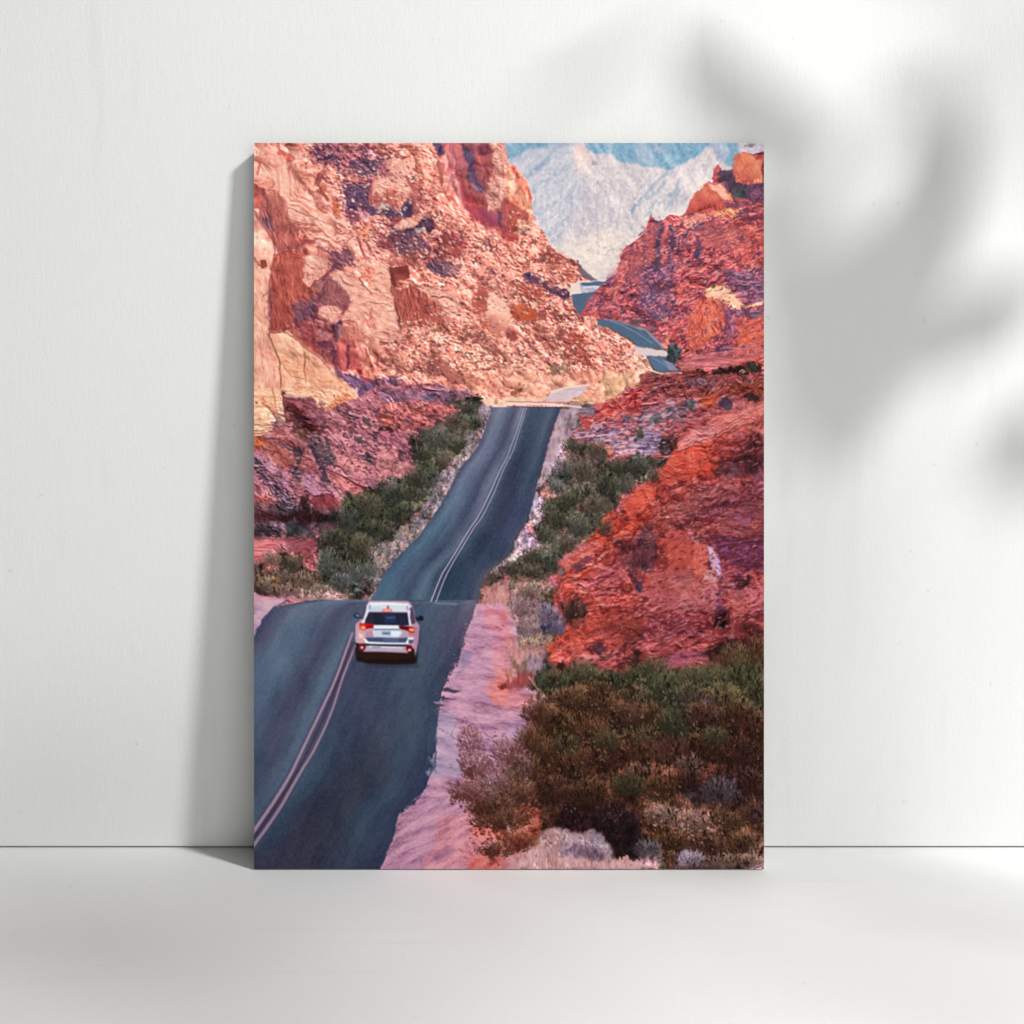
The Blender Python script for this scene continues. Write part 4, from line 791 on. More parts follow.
R('B4', '80,480 130,480 130,530 90,510', [(84, 76, 90), (110, 96, 110)], 'leaf', 1.5, 1.2, .8)
R('B3', '930,430 1030,430 1030,480 960,470', [(64, 60, 70), (100, 86, 90)], 'leaf', 1.2, 1.2, .8)

# ================================================================ shaded slope on the left
R('G', '250,425 283,392 300,396 330,410 355,398 378,386 412,384 437,383 447,391 470,393 484,403 493,408 490,440 430,520 372,600 250,610', PINK, 'dip', 1, 1.2)
R('C1', '20,-10 260,-10 265,120 290,280 215,300 120,350 20,370', SUNY, 'flat', .9, .8, 1, .9, .06)
R('C1', '30,110 100,110 160,150 200,220 200,290 120,340 30,350', SUNY, 'flat', 1, .8, 1, .9, .14)
line('C1', '100,100 160,150 210,220', (190, 100, 60), 1.8, 1.2, .8, .9, .8)
line('C1', '100,60 130,100', (214, 110, 70), 2.4, 1.2, .9, .8, .8)
for s in ('30,275 200,280', '30,345 200,330', '30,320 120,322', '180,-10 200,120 230,220'):
    line('C1', s, (200, 124, 76), 1.5, .8, .7, .85, .6)
line('C1', '255,0 265,120 285,250', (110, 56, 50), 1.5, 1.8, .8, .9, .6)
C('C1', '45,90 60,90 60,104 45,104', (110, 60, 50), .6)
R('C1', '20,365 100,375 160,380 130,440 60,480 20,470', [(150, 60, 32), (214, 96, 48), (236, 130, 84)], 'dip', 1.2, 1.2)
R('C1', '260,-10 860,-10 830,60 760,50 640,120 590,170 560,150 480,60 400,45 280,50', SUNY, 'scree', .9, 1.2, 1, .9, .1)
R('C1', '280,10 460,20 480,60 300,55', SUNS, 'dip', 1.2, 1.2, .9, .8, .1)
R('C1', '650,40 770,25 830,60 720,110 600,170 590,150 660,100', [(190, 90, 64), (228, 134, 96), (246, 170, 130)], 'scree', 1, 1.4, .9)
R('C1', '270,50 480,60 580,170 640,230 620,260 480,270 330,110 270,90', [(110, 60, 78), (160, 88, 100), (196, 118, 118)], 'dip', 1.2, 1.3, .95)
R('C1', '275,70 340,110 430,190 480,270 620,290 560,330 460,350 350,260 290,240', [(70, 28, 26), (112, 46, 38), (150, 72, 62)], 'dip', 1, 1.3, .95)
R('C1', '300,260 400,270 500,330 480,420 400,380 320,330', [(52, 30, 26), (90, 54, 44), (120, 76, 64)], 'leaf', 1.4, 1.6, .9)
R('C1', '480,330 560,340 640,480 690,580 600,590 520,540 470,430', [(50, 50, 54), (80, 72, 76), (120, 92, 98)], 'leaf', 1.2, 1.6, .9)
R('C1', '210,260 260,270 400,390 480,470 520,560 520,640 440,620 300,640 250,600 120,500 70,490 150,390', [(130, 64, 66), (190, 100, 96), (216, 132, 124)], 'dip', 1.3, 1.4, .95)
line('C1', '215,270 330,360 460,460 510,560', (220, 140, 150), 2.2, 3, 1, .8, 1)
R('C1', '130,420 260,440 320,560 280,610 200,540', [(180, 90, 64), (214, 112, 90)], 'soft', 2.5, 1.5, .7)
R('C1', '340,440 410,470 430,560 370,580 345,510', [(54, 50, 58), (92, 72, 80)], 'leaf', 1.1, 1.4, .9)
R('C1', '300,650 360,610 450,660 440,720 380,750', [(50, 52, 62), (80, 76, 86)], 'leaf', 1.1, 1.4, .95)
R('C1', '530,600 580,610 620,700 680,770 640,780 570,720', [(52, 46, 66), (84, 66, 84)], 'leaf', 1.1, 1.4, .9)
R('C1', '20,500 100,520 240,640 340,720 350,800 260,720 180,660 60,600', [(140, 96, 120), (190, 130, 150), (214, 158, 172)], 'dip', 1.2, 1.3, .95)
R('C1', '20,520 60,540 130,640 240,700 320,800 360,930 290,900 200,860 120,760 60,660', [(42, 36, 48), (78, 60, 74), (140, 96, 116), (190, 140, 150)], 'scree', 1.2, 2, .95, 1.2)
R('C1', '440,640 540,700 680,810 640,830 500,840 440,780 400,740', [(150, 96, 122), (200, 130, 152), (216, 150, 166)], 'dip', 1.2, 1.2, 1)
R('C1', '590,620 680,660 890,770 880,820 760,800 620,700', [(180, 90, 92), (226, 128, 124), (236, 150, 140)], 'dip', 1, 1.2, 1)
line('C1', '650,640 780,710 910,780', (70, 24, 24), 1.4, 1.8, .7, .9, .6)
R('C1', '640,500 800,520 930,600 920,660 850,680 720,600', [(190, 100, 108), (226, 136, 134), (236, 156, 150)], 'dip', 1.4, 1.3, .9)
R('C1', '800,340 920,420 900,440 840,400', [(60, 54, 62), (100, 80, 90)], 'leaf', 1, 1.2, .9)
R('C1', '860,490 930,500 970,600 920,570', [(42, 40, 54), (80, 64, 80)], 'leaf', 1, 1.2, .95)
R('C1', '890,220 940,230 950,310 900,290', [(66, 52, 54), (100, 76, 74)], 'leaf', 1, 1.2, .9)
R('C1', '900,680 1000,700 1030,800 930,800', [(80, 54, 70), (140, 92, 110), (190, 130, 146)], 'scree', 1.2, 1.4, .9)
dabs('C1', '600,160 1010,20 1010,460 820,420 640,260', 60, [(120, 60, 74), (90, 56, 70), (226, 140, 144), (216, 116, 110)], 1.2, 30, 20, 2, .8)
dabs('C1', '420,380 640,260 860,440 860,520 640,480', 26, [(120, 64, 80), (226, 140, 150)], 1.2, 31, 20, 2.4, .75)
R('C1', '20,840 120,830 200,880 220,1030 20,1030', [(130, 36, 28), (200, 72, 56), (230, 104, 86)], 'scree', 1.5, 1.8, .95)
R('C1', '150,900 240,890 330,940 470,830 480,1040 160,1040', [(48, 26, 30), (90, 46, 50), (150, 84, 88)], 'vert', 1.4, 1.6, .9)
R('C1', '390,830 460,820 490,1000 400,1000', [(40, 24, 26), (74, 38, 38)], 'vert', 1.2, 1.2, .9)
R('C1', '470,830 640,820 700,880 690,970 640,1010 500,1000', [(86, 32, 36), (130, 54, 58), (160, 80, 82)], 'vert', 1, 1.2, 1)
line('C1', '430,790 520,835 660,830', (70, 36, 44), 1.6, 1, .8, .9, .8)
line('C1', '370,850 380,920', (200, 130, 140), 2, 1, 1, .7, 1)
# second tile slope: pinks and reds
R('C2', '0,90 620,110 600,200 440,280 330,340 200,320 0,300', [(120, 54, 62), (190, 88, 88), (222, 116, 104), (238, 150, 130)], 'scree', 1.6, 2, .9)
R('C2', '0,170 110,190 100,260 0,250', [(190, 76, 60), (224, 110, 80)], 'scree', 1.5, 1.5, .8)
R('C2', '0,-10 680,-10 720,60 500,90 330,90 60,80 0,80', PINKP, 'dip', 2, 2, .9)
R('C2', '330,60 420,50 440,80 350,90', [(76, 72, 92), (104, 92, 112)], 'leaf', 1.2, 1.5, .9)
R('C2', '210,230 270,250 340,310 330,350 250,320', [(66, 56, 76), (110, 76, 92)], 'leaf', 1.2, 1.5, .9)
R('C2', '0,280 80,280 100,320 0,320', BUSHB, 'leaf', 1.2, 1.5, .8)
R('C2', '0,330 220,330 270,470 260,560 140,450 0,440', [(130, 66, 92), (190, 100, 118), (216, 130, 140)], 'dip', 1.3, 1.5, .95)
R('C2', '-20,440 60,440 150,500 260,600 310,650 290,710 200,700 60,680 -20,700', [(150, 78, 86), (212, 118, 122), (230, 146, 144), (238, 168, 160)], 'rise', 1, 1.2, 1, .8)
R('C2', '0,540 60,540 120,600 100,650 0,640', [(110, 66, 66), (150, 90, 86)], 'leaf', 1.6, 1.5, .6)
C('C2', '265,670 310,650 300,690 270,700', (236, 176, 162), .8, .8, .8)
dabs('C2', '0,90 560,110 500,280 0,300', 60, [(110, 44, 52), (240, 150, 136), (84, 54, 70), (150, 66, 66)], 1.15, 33, 15, 2.2, .8)

boulders('250,425 283,392 300,396 330,410 355,398 378,386 412,384 437,383 447,391 470,393 484,403 493,408 480,440 440,470 415,500 372,540 320,560 300,590 250,590', 1820, .8, 18, 28, 1.9, -.4, .85, (.9, 1.1, 1.), .5, (.55, .66, .55))
craggy('250,425 283,392 300,396 330,410 355,398 378,386 412,384 437,383 447,391 470,393 484,403 493,408 480,440 440,470 415,500 372,540 320,560 300,590 250,590', 480, 1.1, 26, 1.9, 11, .5, tint=(1., 1.1, .95), lx=-.4, ly=.85)
# ---- foliage band down the left verge
BLM = '318,545 330,515 345,495 372,490 388,478 415,476 418,466 406,438 432,432 460,412 480,402 484,412 478,440 452,466 430,498 406,526 380,562 372,600 300,594 254,590 254,560 300,568'
BL = ('470,396 482,402 484,412 481,428 478,440 468,450 458,454 452,466 446,474 440,478 434,486 430,498 424,508 416,518 406,526 396,538 388,548 380,562 374,585 372,598 350,601 320,598 300,594 268,590 254,586 254,568 282,572 312,568 '
      '318,545 330,515 345,495 372,490 388,478 415,476 418,466 410,452 406,438 432,432 445,420 460,412')
R('G', BL, BUSH, 'leaf', 1.2, 2.2)
R('C2', '520,70 640,50 700,100 600,140 540,110', BUSH, 'leaf', 1.5, 1.8, .9)
R('C2', '590,190 660,150 780,180 800,260 740,330 660,280 620,250', BUSHG, 'leaf', 1.3, 2, .95, 1, -.08)
R('C2', '230,360 330,370 340,440 260,440 210,400', BUSHB, 'leaf', 1.3, 2, .9)
R('C2', '320,300 480,250 600,230 680,340 660,420 560,450 420,440 350,390', [(44, 42, 38), (64, 60, 52), (88, 82, 74), (120, 110, 104)], 'leaf', 1.6, 2, .95)
R('C2', '280,440 420,430 560,450 590,500 540,590 470,650 400,680 320,640 280,540', BUSHG, 'leaf', 1.5, 2, .95, 1, -.02)
R('C2', '0,700 200,690 330,670 420,720 440,830 340,900 250,960 150,1000 0,1030', BUSHG, 'leaf', 1.5, 2, .95, 1, -.1)
R('C2', '60,670 120,690 130,760 40,770', [(70, 58, 60), (120, 100, 100), (170, 150, 146)], 'leaf', 1.5, 2, .85)
R('C2', '0,780 100,760 140,840 60,880 0,860', [(50, 50, 62), (84, 80, 92)], 'leaf', 2, 2, .8)
R('C2', '340,780 400,760 440,850 370,900', TEALB, 'leaf', 2, 2, .8)
dabs('C2', '240,380 680,180 780,260 560,480 400,680 280,600', 90, [(96, 92, 80), (34, 30, 26), (112, 98, 92), (66, 72, 56)], .9, 34, -70, 1.8, .7)
dabs('C2', '0,720 420,700 420,840 200,980 0,1010', 60, [(90, 92, 74), (28, 28, 24), (80, 66, 60), (110, 106, 96)], .9, 35, -70, 1.8, .7)
R('C1', '690,830 1030,800 1030,1040 680,1040 720,950', BUSHG, 'leaf', 1.5, 2, .95, 1, -.06)
R('D1', '560,-10 1040,-10 1040,250 900,280 700,260 600,200 540,140', BUSHG, 'leaf', 2, 2, .95, 1, -.12)
R('D1', '520,330 640,300 700,420 680,560 560,480', TEALB, 'leaf', 2, 2.5, .8)
R('D1', '660,280 800,280 840,420 720,440', BUSHG, 'leaf', 2, 2, .85)
R('D1', '760,430 880,400 980,520 930,600 800,620 740,540', TEALB, 'leaf', 2, 2.5, .85)
R('D1', '840,340 960,300 1000,420 900,480', BUSHG, 'leaf', 2, 2, .9)
R('D1', '920,250 1040,230 1040,520 980,500 960,380', [(84, 78, 84), (124, 114, 118), (160, 146, 146)], 'brush', 2, 2, .85)
R('D1', '870,500 940,500 930,630 880,620', [(56, 40, 44), (96, 72, 76)], 'leaf', 1.4, 1.5, .85)
R('D1', '570,470 650,480 640,530 580,530', DARKB, 'leaf', 2, 2, .8)
# rock and dry brush, left edge
R('D1', '20,-10 560,-10 560,60 400,40 250,60 100,60 20,60', [(90, 20, 16), (150, 44, 32), (196, 70, 56)], 'dip', 2, 2, .85)
R('D1', '240,-10 600,-10 560,60 260,30', [(60, 14, 12), (104, 30, 26)], 'leaf', 2, 2, .8)
R('D1', '20,50 160,70 250,160 200,170 130,160 20,150', [(46, 34, 34), (90, 58, 56), (150, 92, 92)], 'scree', 1.4, 1.6, .95)
R('D1', '270,70 350,60 480,120 520,200 380,200 300,160', [(40, 40, 38), (70, 66, 60), (124, 116, 120)], 'leaf', 1.5, 2, .9)
R('D1', '540,60 690,50 700,110 560,130', [(150, 64, 72), (200, 96, 100)], 'scree', 1.5, 1.6, .85)
R('D1', '20,180 230,190 220,260 130,290 110,330 20,360', [(180, 76, 84), (226, 116, 116), (240, 150, 145)], 'flat', 1.2, 1.4, 1)
R('D1', '240,190 500,170 540,260 450,320 300,240', [(100, 40, 48), (150, 66, 78), (180, 92, 102)], 'rise', 1.6, 2, .85)
R('D1', '430,300 510,290 530,460 470,450', [(140, 56, 68), (190, 92, 100)], 'vert', 1.2, 1.4, .9)
R('D1', '20,360 120,310 250,290 240,380 120,430 20,460', [(120, 62, 62), (170, 96, 92), (206, 134, 124)], 'grass', 1.8, 2, .85)
R('D1', '220,310 430,300 440,420 560,490 480,550 320,520 240,420', BUSHB, 'brush', 1.8, 2, .9, 1, .1)
R('D1', '20,380 90,380 100,460 20,470', [(70, 62, 66), (110, 84, 84)], 'leaf', 2, 2, .85)
R('D1', '20,500 130,470 240,500 260,600 220,650 120,640 20,600', [(60, 36, 30), (120, 84, 56), (150, 118, 76), (110, 76, 80)], 'brush', 1.6, 2, .95)
R('D1', '20,560 160,570 250,600 240,650 100,640 20,610', [(48, 34, 40), (86, 62, 70)], 'brush', 1.5, 1.8, .8)
R('D1', '250,540 440,550 600,560 760,630 770,665 520,660 280,650 240,610', TAN, 'brush', 1.4, 1.8, .95, 1, -.1)
R('D1', '280,600 380,600 400,640 290,645', [(90, 66, 66), (120, 90, 86)], 'leaf', 1.4, 1.4, .85)
R('D1', '560,600 760,610 770,660 590,660', [(170, 120, 116), (206, 160, 154), (190, 170, 172)], 'fine', 1.4, 1.4, .9)
smear(BLM, 4, 4, .8)
tone(BLM, (1.22, 1.16, 1.16), .8)
leafy(BLM, 520, .85)
boulders(BLM, 1700, .9, 13, 0, 1.2, -.2, 1., (1, 1, 1), .35, (.6, .6, .6))
tuft('D1', '30,320 560,400 560,560 30,600', 130, [(170, 134, 108), (70, 44, 40), (186, 110, 104), (120, 100, 70), (54, 36, 34)], 5, .55, 36)
tuft('D1', '540,160 1000,100 1000,560 600,560', 110, [(98, 104, 90), (40, 42, 36), (124, 128, 124), (74, 80, 62)], 4.5, .5, 37)
tuft('C2', '0,560 420,640 380,880 0,1000', 90, [(88, 92, 70), (34, 34, 28), (104, 96, 84)], 4.5, .5, 38)
tuft('C2', '300,320 700,180 640,440 440,620', 80, [(92, 90, 76), (40, 38, 32), (108, 100, 90)], 4, .5, 39)

# ---- pale grey verge, left of the road
R('G', '493,404 484,402 476,430 452,466 440,484 424,508 404,528 388,545 376,575 368,603 384,592 398,566 418,545 436,522 446,504 456,488 466,468 480,452 488,434', [(104, 92, 100), (146, 128, 136), (180, 160, 166)], 'brush', 1, 1.2)
R('C2', '790,110 890,130 850,230 820,290 800,210 780,160', [(120, 104, 124), (164, 146, 162), (190, 172, 184)], 'fine', 1, 1.4, 1)
R('C2', '700,330 800,330 810,430 720,430 680,380', [(110, 88, 98), (150, 124, 132), (180, 152, 158)], 'brush', 1.2, 2, .95)
R('C2', '590,490 660,450 770,460 660,590 620,680 560,760 500,860 440,960 380,1020 330,980 320,930 360,890 430,870 430,700 500,640 560,640 540,590', [(110, 98, 108), (154, 138, 144), (184, 166, 170), (204, 188, 190)], 'brush', 1.1, 2.2, 1)
R('C2', '320,900 430,870 440,950 350,1000', [(150, 112, 112), (186, 148, 146)], 'brush', 1.5, 2, .85)
R('D2', '170,80 330,80 300,160 230,250 130,320 60,420 0,560 -20,400 0,260 60,230 110,160', [(96, 82, 88), (140, 122, 124), (176, 154, 150), (196, 174, 168)], 'brush', 1.2, 2.2, 1)
R('D2', '160,110 220,110 250,200 180,190', [(90, 70, 72), (130, 96, 94)], 'leaf', 1.5, 2, .7)
R('D2', '300,-10 400,-10 360,80 290,70', [(70, 58, 66), (110, 92, 100)], 'leaf', 1.4, 2, .8)
dabs('C2', '600,480 760,450 640,620 470,880 340,980 330,940 460,700', 60, [(208, 194, 196), (110, 94, 104), (84, 76, 84)], .9, 40, -60, 1.6, .8)

tone('250,440 283,405 330,412 378,388 437,385 480,405 478,430 440,440 405,480 345,490 318,540 254,560', (1.02, 1.02, 1.05), .9)
OLV = [(34, 34, 29), (54, 54, 44), (76, 75, 61), (100, 98, 82), (124, 118, 102)]
GRY = [(58, 58, 58), (88, 88, 86), (118, 116, 112), (150, 144, 140)]
DRY = [(52, 44, 38), (82, 72, 60), (112, 100, 86), (142, 130, 116)]
GRO = [(44, 46, 42), (70, 72, 64), (98, 98, 88), (126, 122, 112)]
DUN = [(84, 68, 62), (120, 102, 92), (156, 136, 122), (186, 164, 150)]
for i, (x, y, rx, ry, p) in enumerate(((470, 410, 13, 7, OLV), (456, 424, 15, 9, OLV), (474, 424, 10, 8, OLV), (438, 440, 17, 10, OLV), (458, 444, 13, 9, OLV), (424, 456, 15, 9, OLV), (444, 460, 12, 9, OLV), (412, 478, 16, 10, OLV), (432, 478, 12, 9, OLV),
        (392, 492, 16, 10, OLV), (414, 496, 14, 10, OLV), (368, 506, 18, 11, OLV), (396, 514, 16, 10, OLV), (348, 520, 17, 11, OLV), (376, 528, 17, 11, OLV), (336, 540, 17, 11, OLV), (362, 548, 17, 12, OLV), (388, 534, 12, 9, OLV), (330, 562, 14, 11, GRY), (352, 570, 16, 12, GRY), (372, 572, 10, 11, GRY), (340, 584, 14, 9, GRY),
        (282, 574, 15, 8, DUN), (304, 580, 13, 8, DUN), (264, 582, 11, 7, DUN), (322, 590, 11, 6, DUN), (290, 566, 16, 8, OLV), (270, 560, 12, 7, DUN))):
    bush(x+(i*7 % 5)-2, y+(i*11 % 5)-2, rx*(.7+.09*(i*5 % 5)), ry*(.75+.1*(i*3 % 5)), (p, DRY, p, GRO, p)[i % 5] if i < 19 else p, 2000+i, base=.55)
for i, (x, y, rx, ry) in enumerate(((478, 440, 5, 4), (468, 452, 6, 4), (458, 470, 6, 4), (450, 482, 6, 4), (440, 494, 6, 4), (430, 508, 7, 4), (416, 524, 7, 5), (402, 538, 8, 5), (392, 552, 7, 5), (384, 566, 6, 5), (380, 582, 5, 4))):
    bush(x, y, rx, ry, [(104, 92, 96), (140, 126, 130), (172, 156, 158), (200, 184, 184)], 2050+i, 50, 2.6, .5, .55)
VL = '493,404 484,402 476,430 452,466 440,484 424,508 404,528 388,545 376,575 368,603 384,592 398,566 418,545 436,522 446,504 456,488 466,468 480,452 488,434'
smear(VL, 3, 2, .7)
leafy(VL, 526, .75)
# ================================================================ shaded slope on the right
R('G', '530,510 560,480 620,520 570,610 500,612 474,606 500,570', BUSH, 'leaf', 1, 1)
R('G', '560,409 585,402 612,398 628,388 642,383 668,375 690,376 770,374 770,460 700,470 655,500 600,560 545,590 500,600 470,606 500,580 528,520 545,460', [(84, 36, 44), (142, 66, 72), (186, 100, 104), (214, 136, 134)], 'rise', 1, 1.4)
R('C3', '450,110 900,30 760,110 690,100 560,130', CREAM, 'fine', 1.4, 1.2, .9)
R('B4', '0,860 340,850 640,880 1000,860 1000,1030 0,1030', [(60, 28, 38), (120, 54, 58), (164, 78, 76), (196, 120, 118)], 'rise', 1.2, 1.6, .95)
R('B4', '340,900 620,880 600,940 440,960', [(56, 40, 50), (104, 76, 88), (150, 120, 132)], 'scree', 1.5, 1.8, .8)
R('B4', '640,940 1000,900 1000,1030 700,1030', [(70, 30, 24), (130, 58, 44), (170, 84, 66)], 'rise', 1.5, 1.6, .85)
R('C3', '690,110 800,70 920,30 1040,-10 1040,200 900,190 760,250 700,320 600,290 560,230 700,180', [(100, 30, 36), (166, 58, 60), (200, 86, 84), (220, 116, 108)], 'rise', 1.2, 1.8, 1)
R('C3', '400,150 560,110 660,120 680,200 580,220 470,200 380,240', [(86, 70, 84), (130, 104, 118), (168, 138, 148)], 'flat', 1.3, 1.8, .95)
R('C3', '560,110 640,100 640,140 570,140', [(74, 74, 84), (104, 100, 108)], 'leaf', 1.2, 1.4, .85)
R('C3', '500,310 700,330 860,250 1040,220 1040,520 820,520 760,500 740,400 620,400 480,380', [(96, 66, 92), (150, 108, 132), (196, 146, 158), (216, 160, 160)], 'flat', 1.5, 2, .95, 1.2)
R('C3', '760,250 870,220 1020,260 1020,380 820,380 740,330', [(110, 54, 66), (170, 84, 90), (206, 124, 126)], 'rise', 2, 2, .6)
R('C3', '880,200 950,200 940,250 880,240', [(70, 66, 86), (100, 90, 108)], 'leaf', 1, 1.2, .95)
R('C4', '0,150 360,100 420,60 360,260 200,260 60,330 0,420', [(90, 66, 88), (144, 98, 116), (190, 140, 154)], 'flat', 2, 2, .7, 1.2)
R('C4', '-10,330 150,330 220,400 200,480 0,520', [(96, 84, 112), (150, 124, 154), (190, 160, 186)], 'flat', 1.5, 2, .95, 1.2)
R('C4', '330,110 400,70 460,80 440,130 360,150', [(50, 60, 56), (84, 92, 88), (130, 134, 134)], 'leaf', .9, 1.2, .95)
R('C4', '90,220 150,190 210,210 180,250 110,250', [(70, 76, 78), (120, 122, 126), (160, 156, 164)], 'leaf', .9, 1.2, .95)
R('C4', '240,150 300,130 370,160 330,185 250,190', [(80, 66, 78), (120, 106, 118), (170, 150, 164)], 'leaf', .9, 1.2, .95)
R('C4', '640,90 700,70 760,100 740,150 660,150', [(54, 42, 60), (80, 66, 84)], 'leaf', 1.2, 1.4, .9)
R('C4', '500,20 640,10 620,130 480,150', [(120, 40, 28), (180, 76, 50), (206, 104, 76)], 'rise', 1.6, 1.8, .85)
R('C4', '840,30 960,40 960,90 860,90', [(36, 24, 28), (64, 42, 42)], 'leaf', 1.4, 1.5, .9)
R('C4', '200,380 300,380 320,460 240,520 150,500', BUSHB, 'leaf', 1.6, 1.8, .9)
dabs('C3', '480,330 1010,240 1010,520 800,510', 75, [(70, 62, 92), (200, 170, 190), (84, 54, 70), (222, 160, 150), (110, 100, 130)], 1.25, 42, -8, 2, .85)
dabs('C4', '0,60 480,30 460,180 60,320 0,440', 70, [(70, 58, 80), (200, 160, 176), (130, 50, 58), (150, 130, 150), (220, 140, 140)], 1.2, 43, -20, 2, .85)
dabs('B4', '20,880 980,880 980,1020 20,1020', 70, [(54, 30, 40), (206, 130, 130), (150, 140, 160), (180, 80, 74), (70, 34, 30)], 1.1, 44, -22, 2.2, .8)
dabs('C3', '700,120 1000,10 1010,180 760,240 640,280', 46, [(110, 30, 36), (226, 130, 116), (90, 50, 60)], 1.1, 45, -35, 2, .8)
R('C3', '340,400 480,410 490,520 440,600 360,600 320,540', [(140, 90, 108), (184, 128, 142), (206, 152, 160)], 'flat', 1.4, 1.8, .95)
R('C3', '330,320 450,310 470,390 340,410', [(120, 66, 84), (164, 100, 116), (190, 130, 144)], 'scree', 1.4, 1.8, .9)
R('C3', '380,160 480,200 420,300 340,310 370,220', [(120, 96, 112), (164, 136, 150), (190, 164, 176)], 'fine', 1.3, 1.5, .9)
R('C3', '380,260 480,220 560,240 560,290 440,290', BUSH, 'leaf', 1.2, 1.6, .95)
R('C3', '470,210 540,220 520,280 470,260', BUSHG, 'leaf', 1, 1.4, .9)
R('C3', '740,440 810,440 820,510 760,520', [(190, 100, 80), (226, 140, 116)], 'scree', 1.2, 1.4, .9)
R('C3', '980,310 1040,300 1040,390 990,380', BUSH, 'leaf', 1.2, 1.5, .9)
SR = '575,402 612,398 642,383 668,375 690,374 770,374 770,420 690,440 660,470 600,455 570,430'
craggy(SR, 560, 1.0, -14, 2.0, 9, .5, tint=(1., 1.1, .95), lx=-.3, ly=.9)
# foliage mass right of the road
R('G', '561,409 580,406 576,424 566,446 558,470 548,484 538,502 530,522 516,542 510,556 500,572 486,574 508,557 516,539 528,519 538,481 543,466 549,444 556,418', [(122, 100, 112), (164, 140, 152), (188, 164, 174), (200, 180, 186)], 'brush', 1.5, 1.6, .9)
RM = '566,440 590,440 610,462 640,460 664,470 650,488 620,505 600,545 560,565 545,590 500,590 486,575 510,545 530,515 545,480 555,455'
R('C3', '450,390 520,380 600,420 660,470 760,490 800,560 900,560 930,520 1000,540 1020,640 960,720 900,760 860,880 800,960 760,1040 240,1040 250,880 300,780 280,660 420,640 440,560 490,480', BUSH, 'leaf', 1.2, 2.4)
R('C3', '430,560 500,470 640,460 760,520 700,580 560,620 440,640', [(60, 46, 46), (90, 72, 68), (120, 98, 92)], 'brush', 1.8, 2.2, .9)
R('C3', '520,580 660,580 700,700 680,800 520,800 480,700', [(70, 66, 58), (96, 88, 78), (124, 112, 102)], 'brush', 2, 2.2, .8)
R('C3', '720,580 900,570 940,680 880,740 760,700', BUSHG, 'leaf', 2, 2.2, .85)
R('C3', '660,580 710,580 700,660 670,650', DARKB, 'leaf', 1.2, 1.4, .85)
R('C3', '920,540 1000,540 1010,640 940,640', BUSHB, 'leaf', 1.3, 1.8, .9, 1, -.1)
R('C3', '280,650 440,650 460,770 380,780 300,760', [(50, 60, 58), (78, 88, 82), (150, 144, 150)], 'leaf', 1.4, 2, .9)
R('C3', '280,560 400,580 420,640 290,650', [(150, 134, 156), (190, 172, 188), (206, 190, 204)], 'fine', 1.2, 1.8, .9)
R('C3', '240,790 320,770 390,810 430,820 360,850 240,850', [(130, 84, 74), (176, 120, 104), (196, 146, 130)], 'soft', 1, 1, 1)
R('C3', '220,750 300,740 400,780 320,770 240,800 230,860', DARKB, 'leaf', 1, 1.2, .85)
R('C3', '260,870 480,850 640,860 700,1040 250,1040', BUSHG, 'leaf', 2, 2.2, .85)
R('C3', '500,860 620,860 640,960 520,960', BUSHB, 'leaf', 2, 2, .7, 1, .12)
R('C3', '200,820 250,870 260,1040 130,1040', [(140, 122, 150), (184, 166, 188), (204, 188, 204)], 'fine', 1.1, 1.4, 1)
dabs('C3', '450,400 900,560 700,1000 300,1000', 60, [(40, 38, 34), (110, 104, 92)], 1., 141)
tuft('C3', '440,400 760,500 880,760 640,1000 280,1000 300,680', 190, [(104, 96, 84), (38, 34, 30), (124, 116, 104), (70, 74, 58)], 4.2, .5, 46)
R('C4', '-20,500 120,520 250,560 180,620 130,680 100,740 -20,750', BUSH, 'leaf', 1.4, 2.2, .95)
R('C4', '40,640 130,650 110,700 30,700', [(110, 100, 106), (150, 134, 144)], 'leaf', 1.4, 2, .8)
R('D3', '140,-10 780,-10 720,80 640,190 520,230 430,330 400,420 310,500 250,530 0,540 0,360 60,330 140,300 230,200', BUSH, 'leaf', 1.4, 2.2, 1)
R('D3', '150,-10 250,-10 240,60 160,60', [(140, 124, 136), (180, 164, 174)], 'fine', 1.2, 1.6, .95)
R('D3', '60,200 130,90 190,160 230,240 140,270 70,330 20,310', [(120, 100, 124), (166, 142, 164), (188, 164, 182)], 'fine', 1.3, 2, 1)
R('D3', '0,330 60,310 50,370 -20,390', [(150, 160, 160), (190, 190, 190)], 'fine', 1, 1.2, .85)
R('D3', '380,90 560,80 620,180 500,200 420,180', [(50, 34, 34), (84, 60, 58), (110, 86, 82)], 'leaf', 2, 2, .8)
R('D3', '160,290 280,290 270,340 160,340', [(44, 62, 58), (70, 86, 80)], 'leaf', 1.6, 2, .8)
R('D3', '0,380 250,340 400,350 390,430 300,500 60,530 0,530', [(40, 34, 28), (72, 62, 48), (98, 84, 66)], 'brush', 1.6, 2.2, .9)
smear(RM, 4, 4, .8)
tone(RM, (1.22, 1.15, 1.16), .8)
leafy(RM, 580, .85)
boulders(RM, 1730, .9, 14, 0, 1.2, -.2, 1., (1, 1, 1), .35, (.6, .6, .6))
tuft('D3', '0,360 400,330 330,500 0,540', 70, [(112, 98, 76), (42, 34, 28), (90, 66, 60)], 4.5, .5, 47)
tuft('D3', '160,60 700,0 600,200 250,330', 100, [(96, 92, 76), (34, 32, 28), (110, 98, 92), (70, 80, 60)], 4, .5, 48)
R('D3', '0,540 120,520 300,540 340,600 380,640 330,690 210,640 120,600 0,640', TAN, 'grass', 1.5, 2, 1)
R('D3', '190,600 290,610 380,590 360,680 240,660', [(56, 46, 30), (84, 72, 48), (120, 100, 70)], 'leaf', 1.3, 1.8, .9)
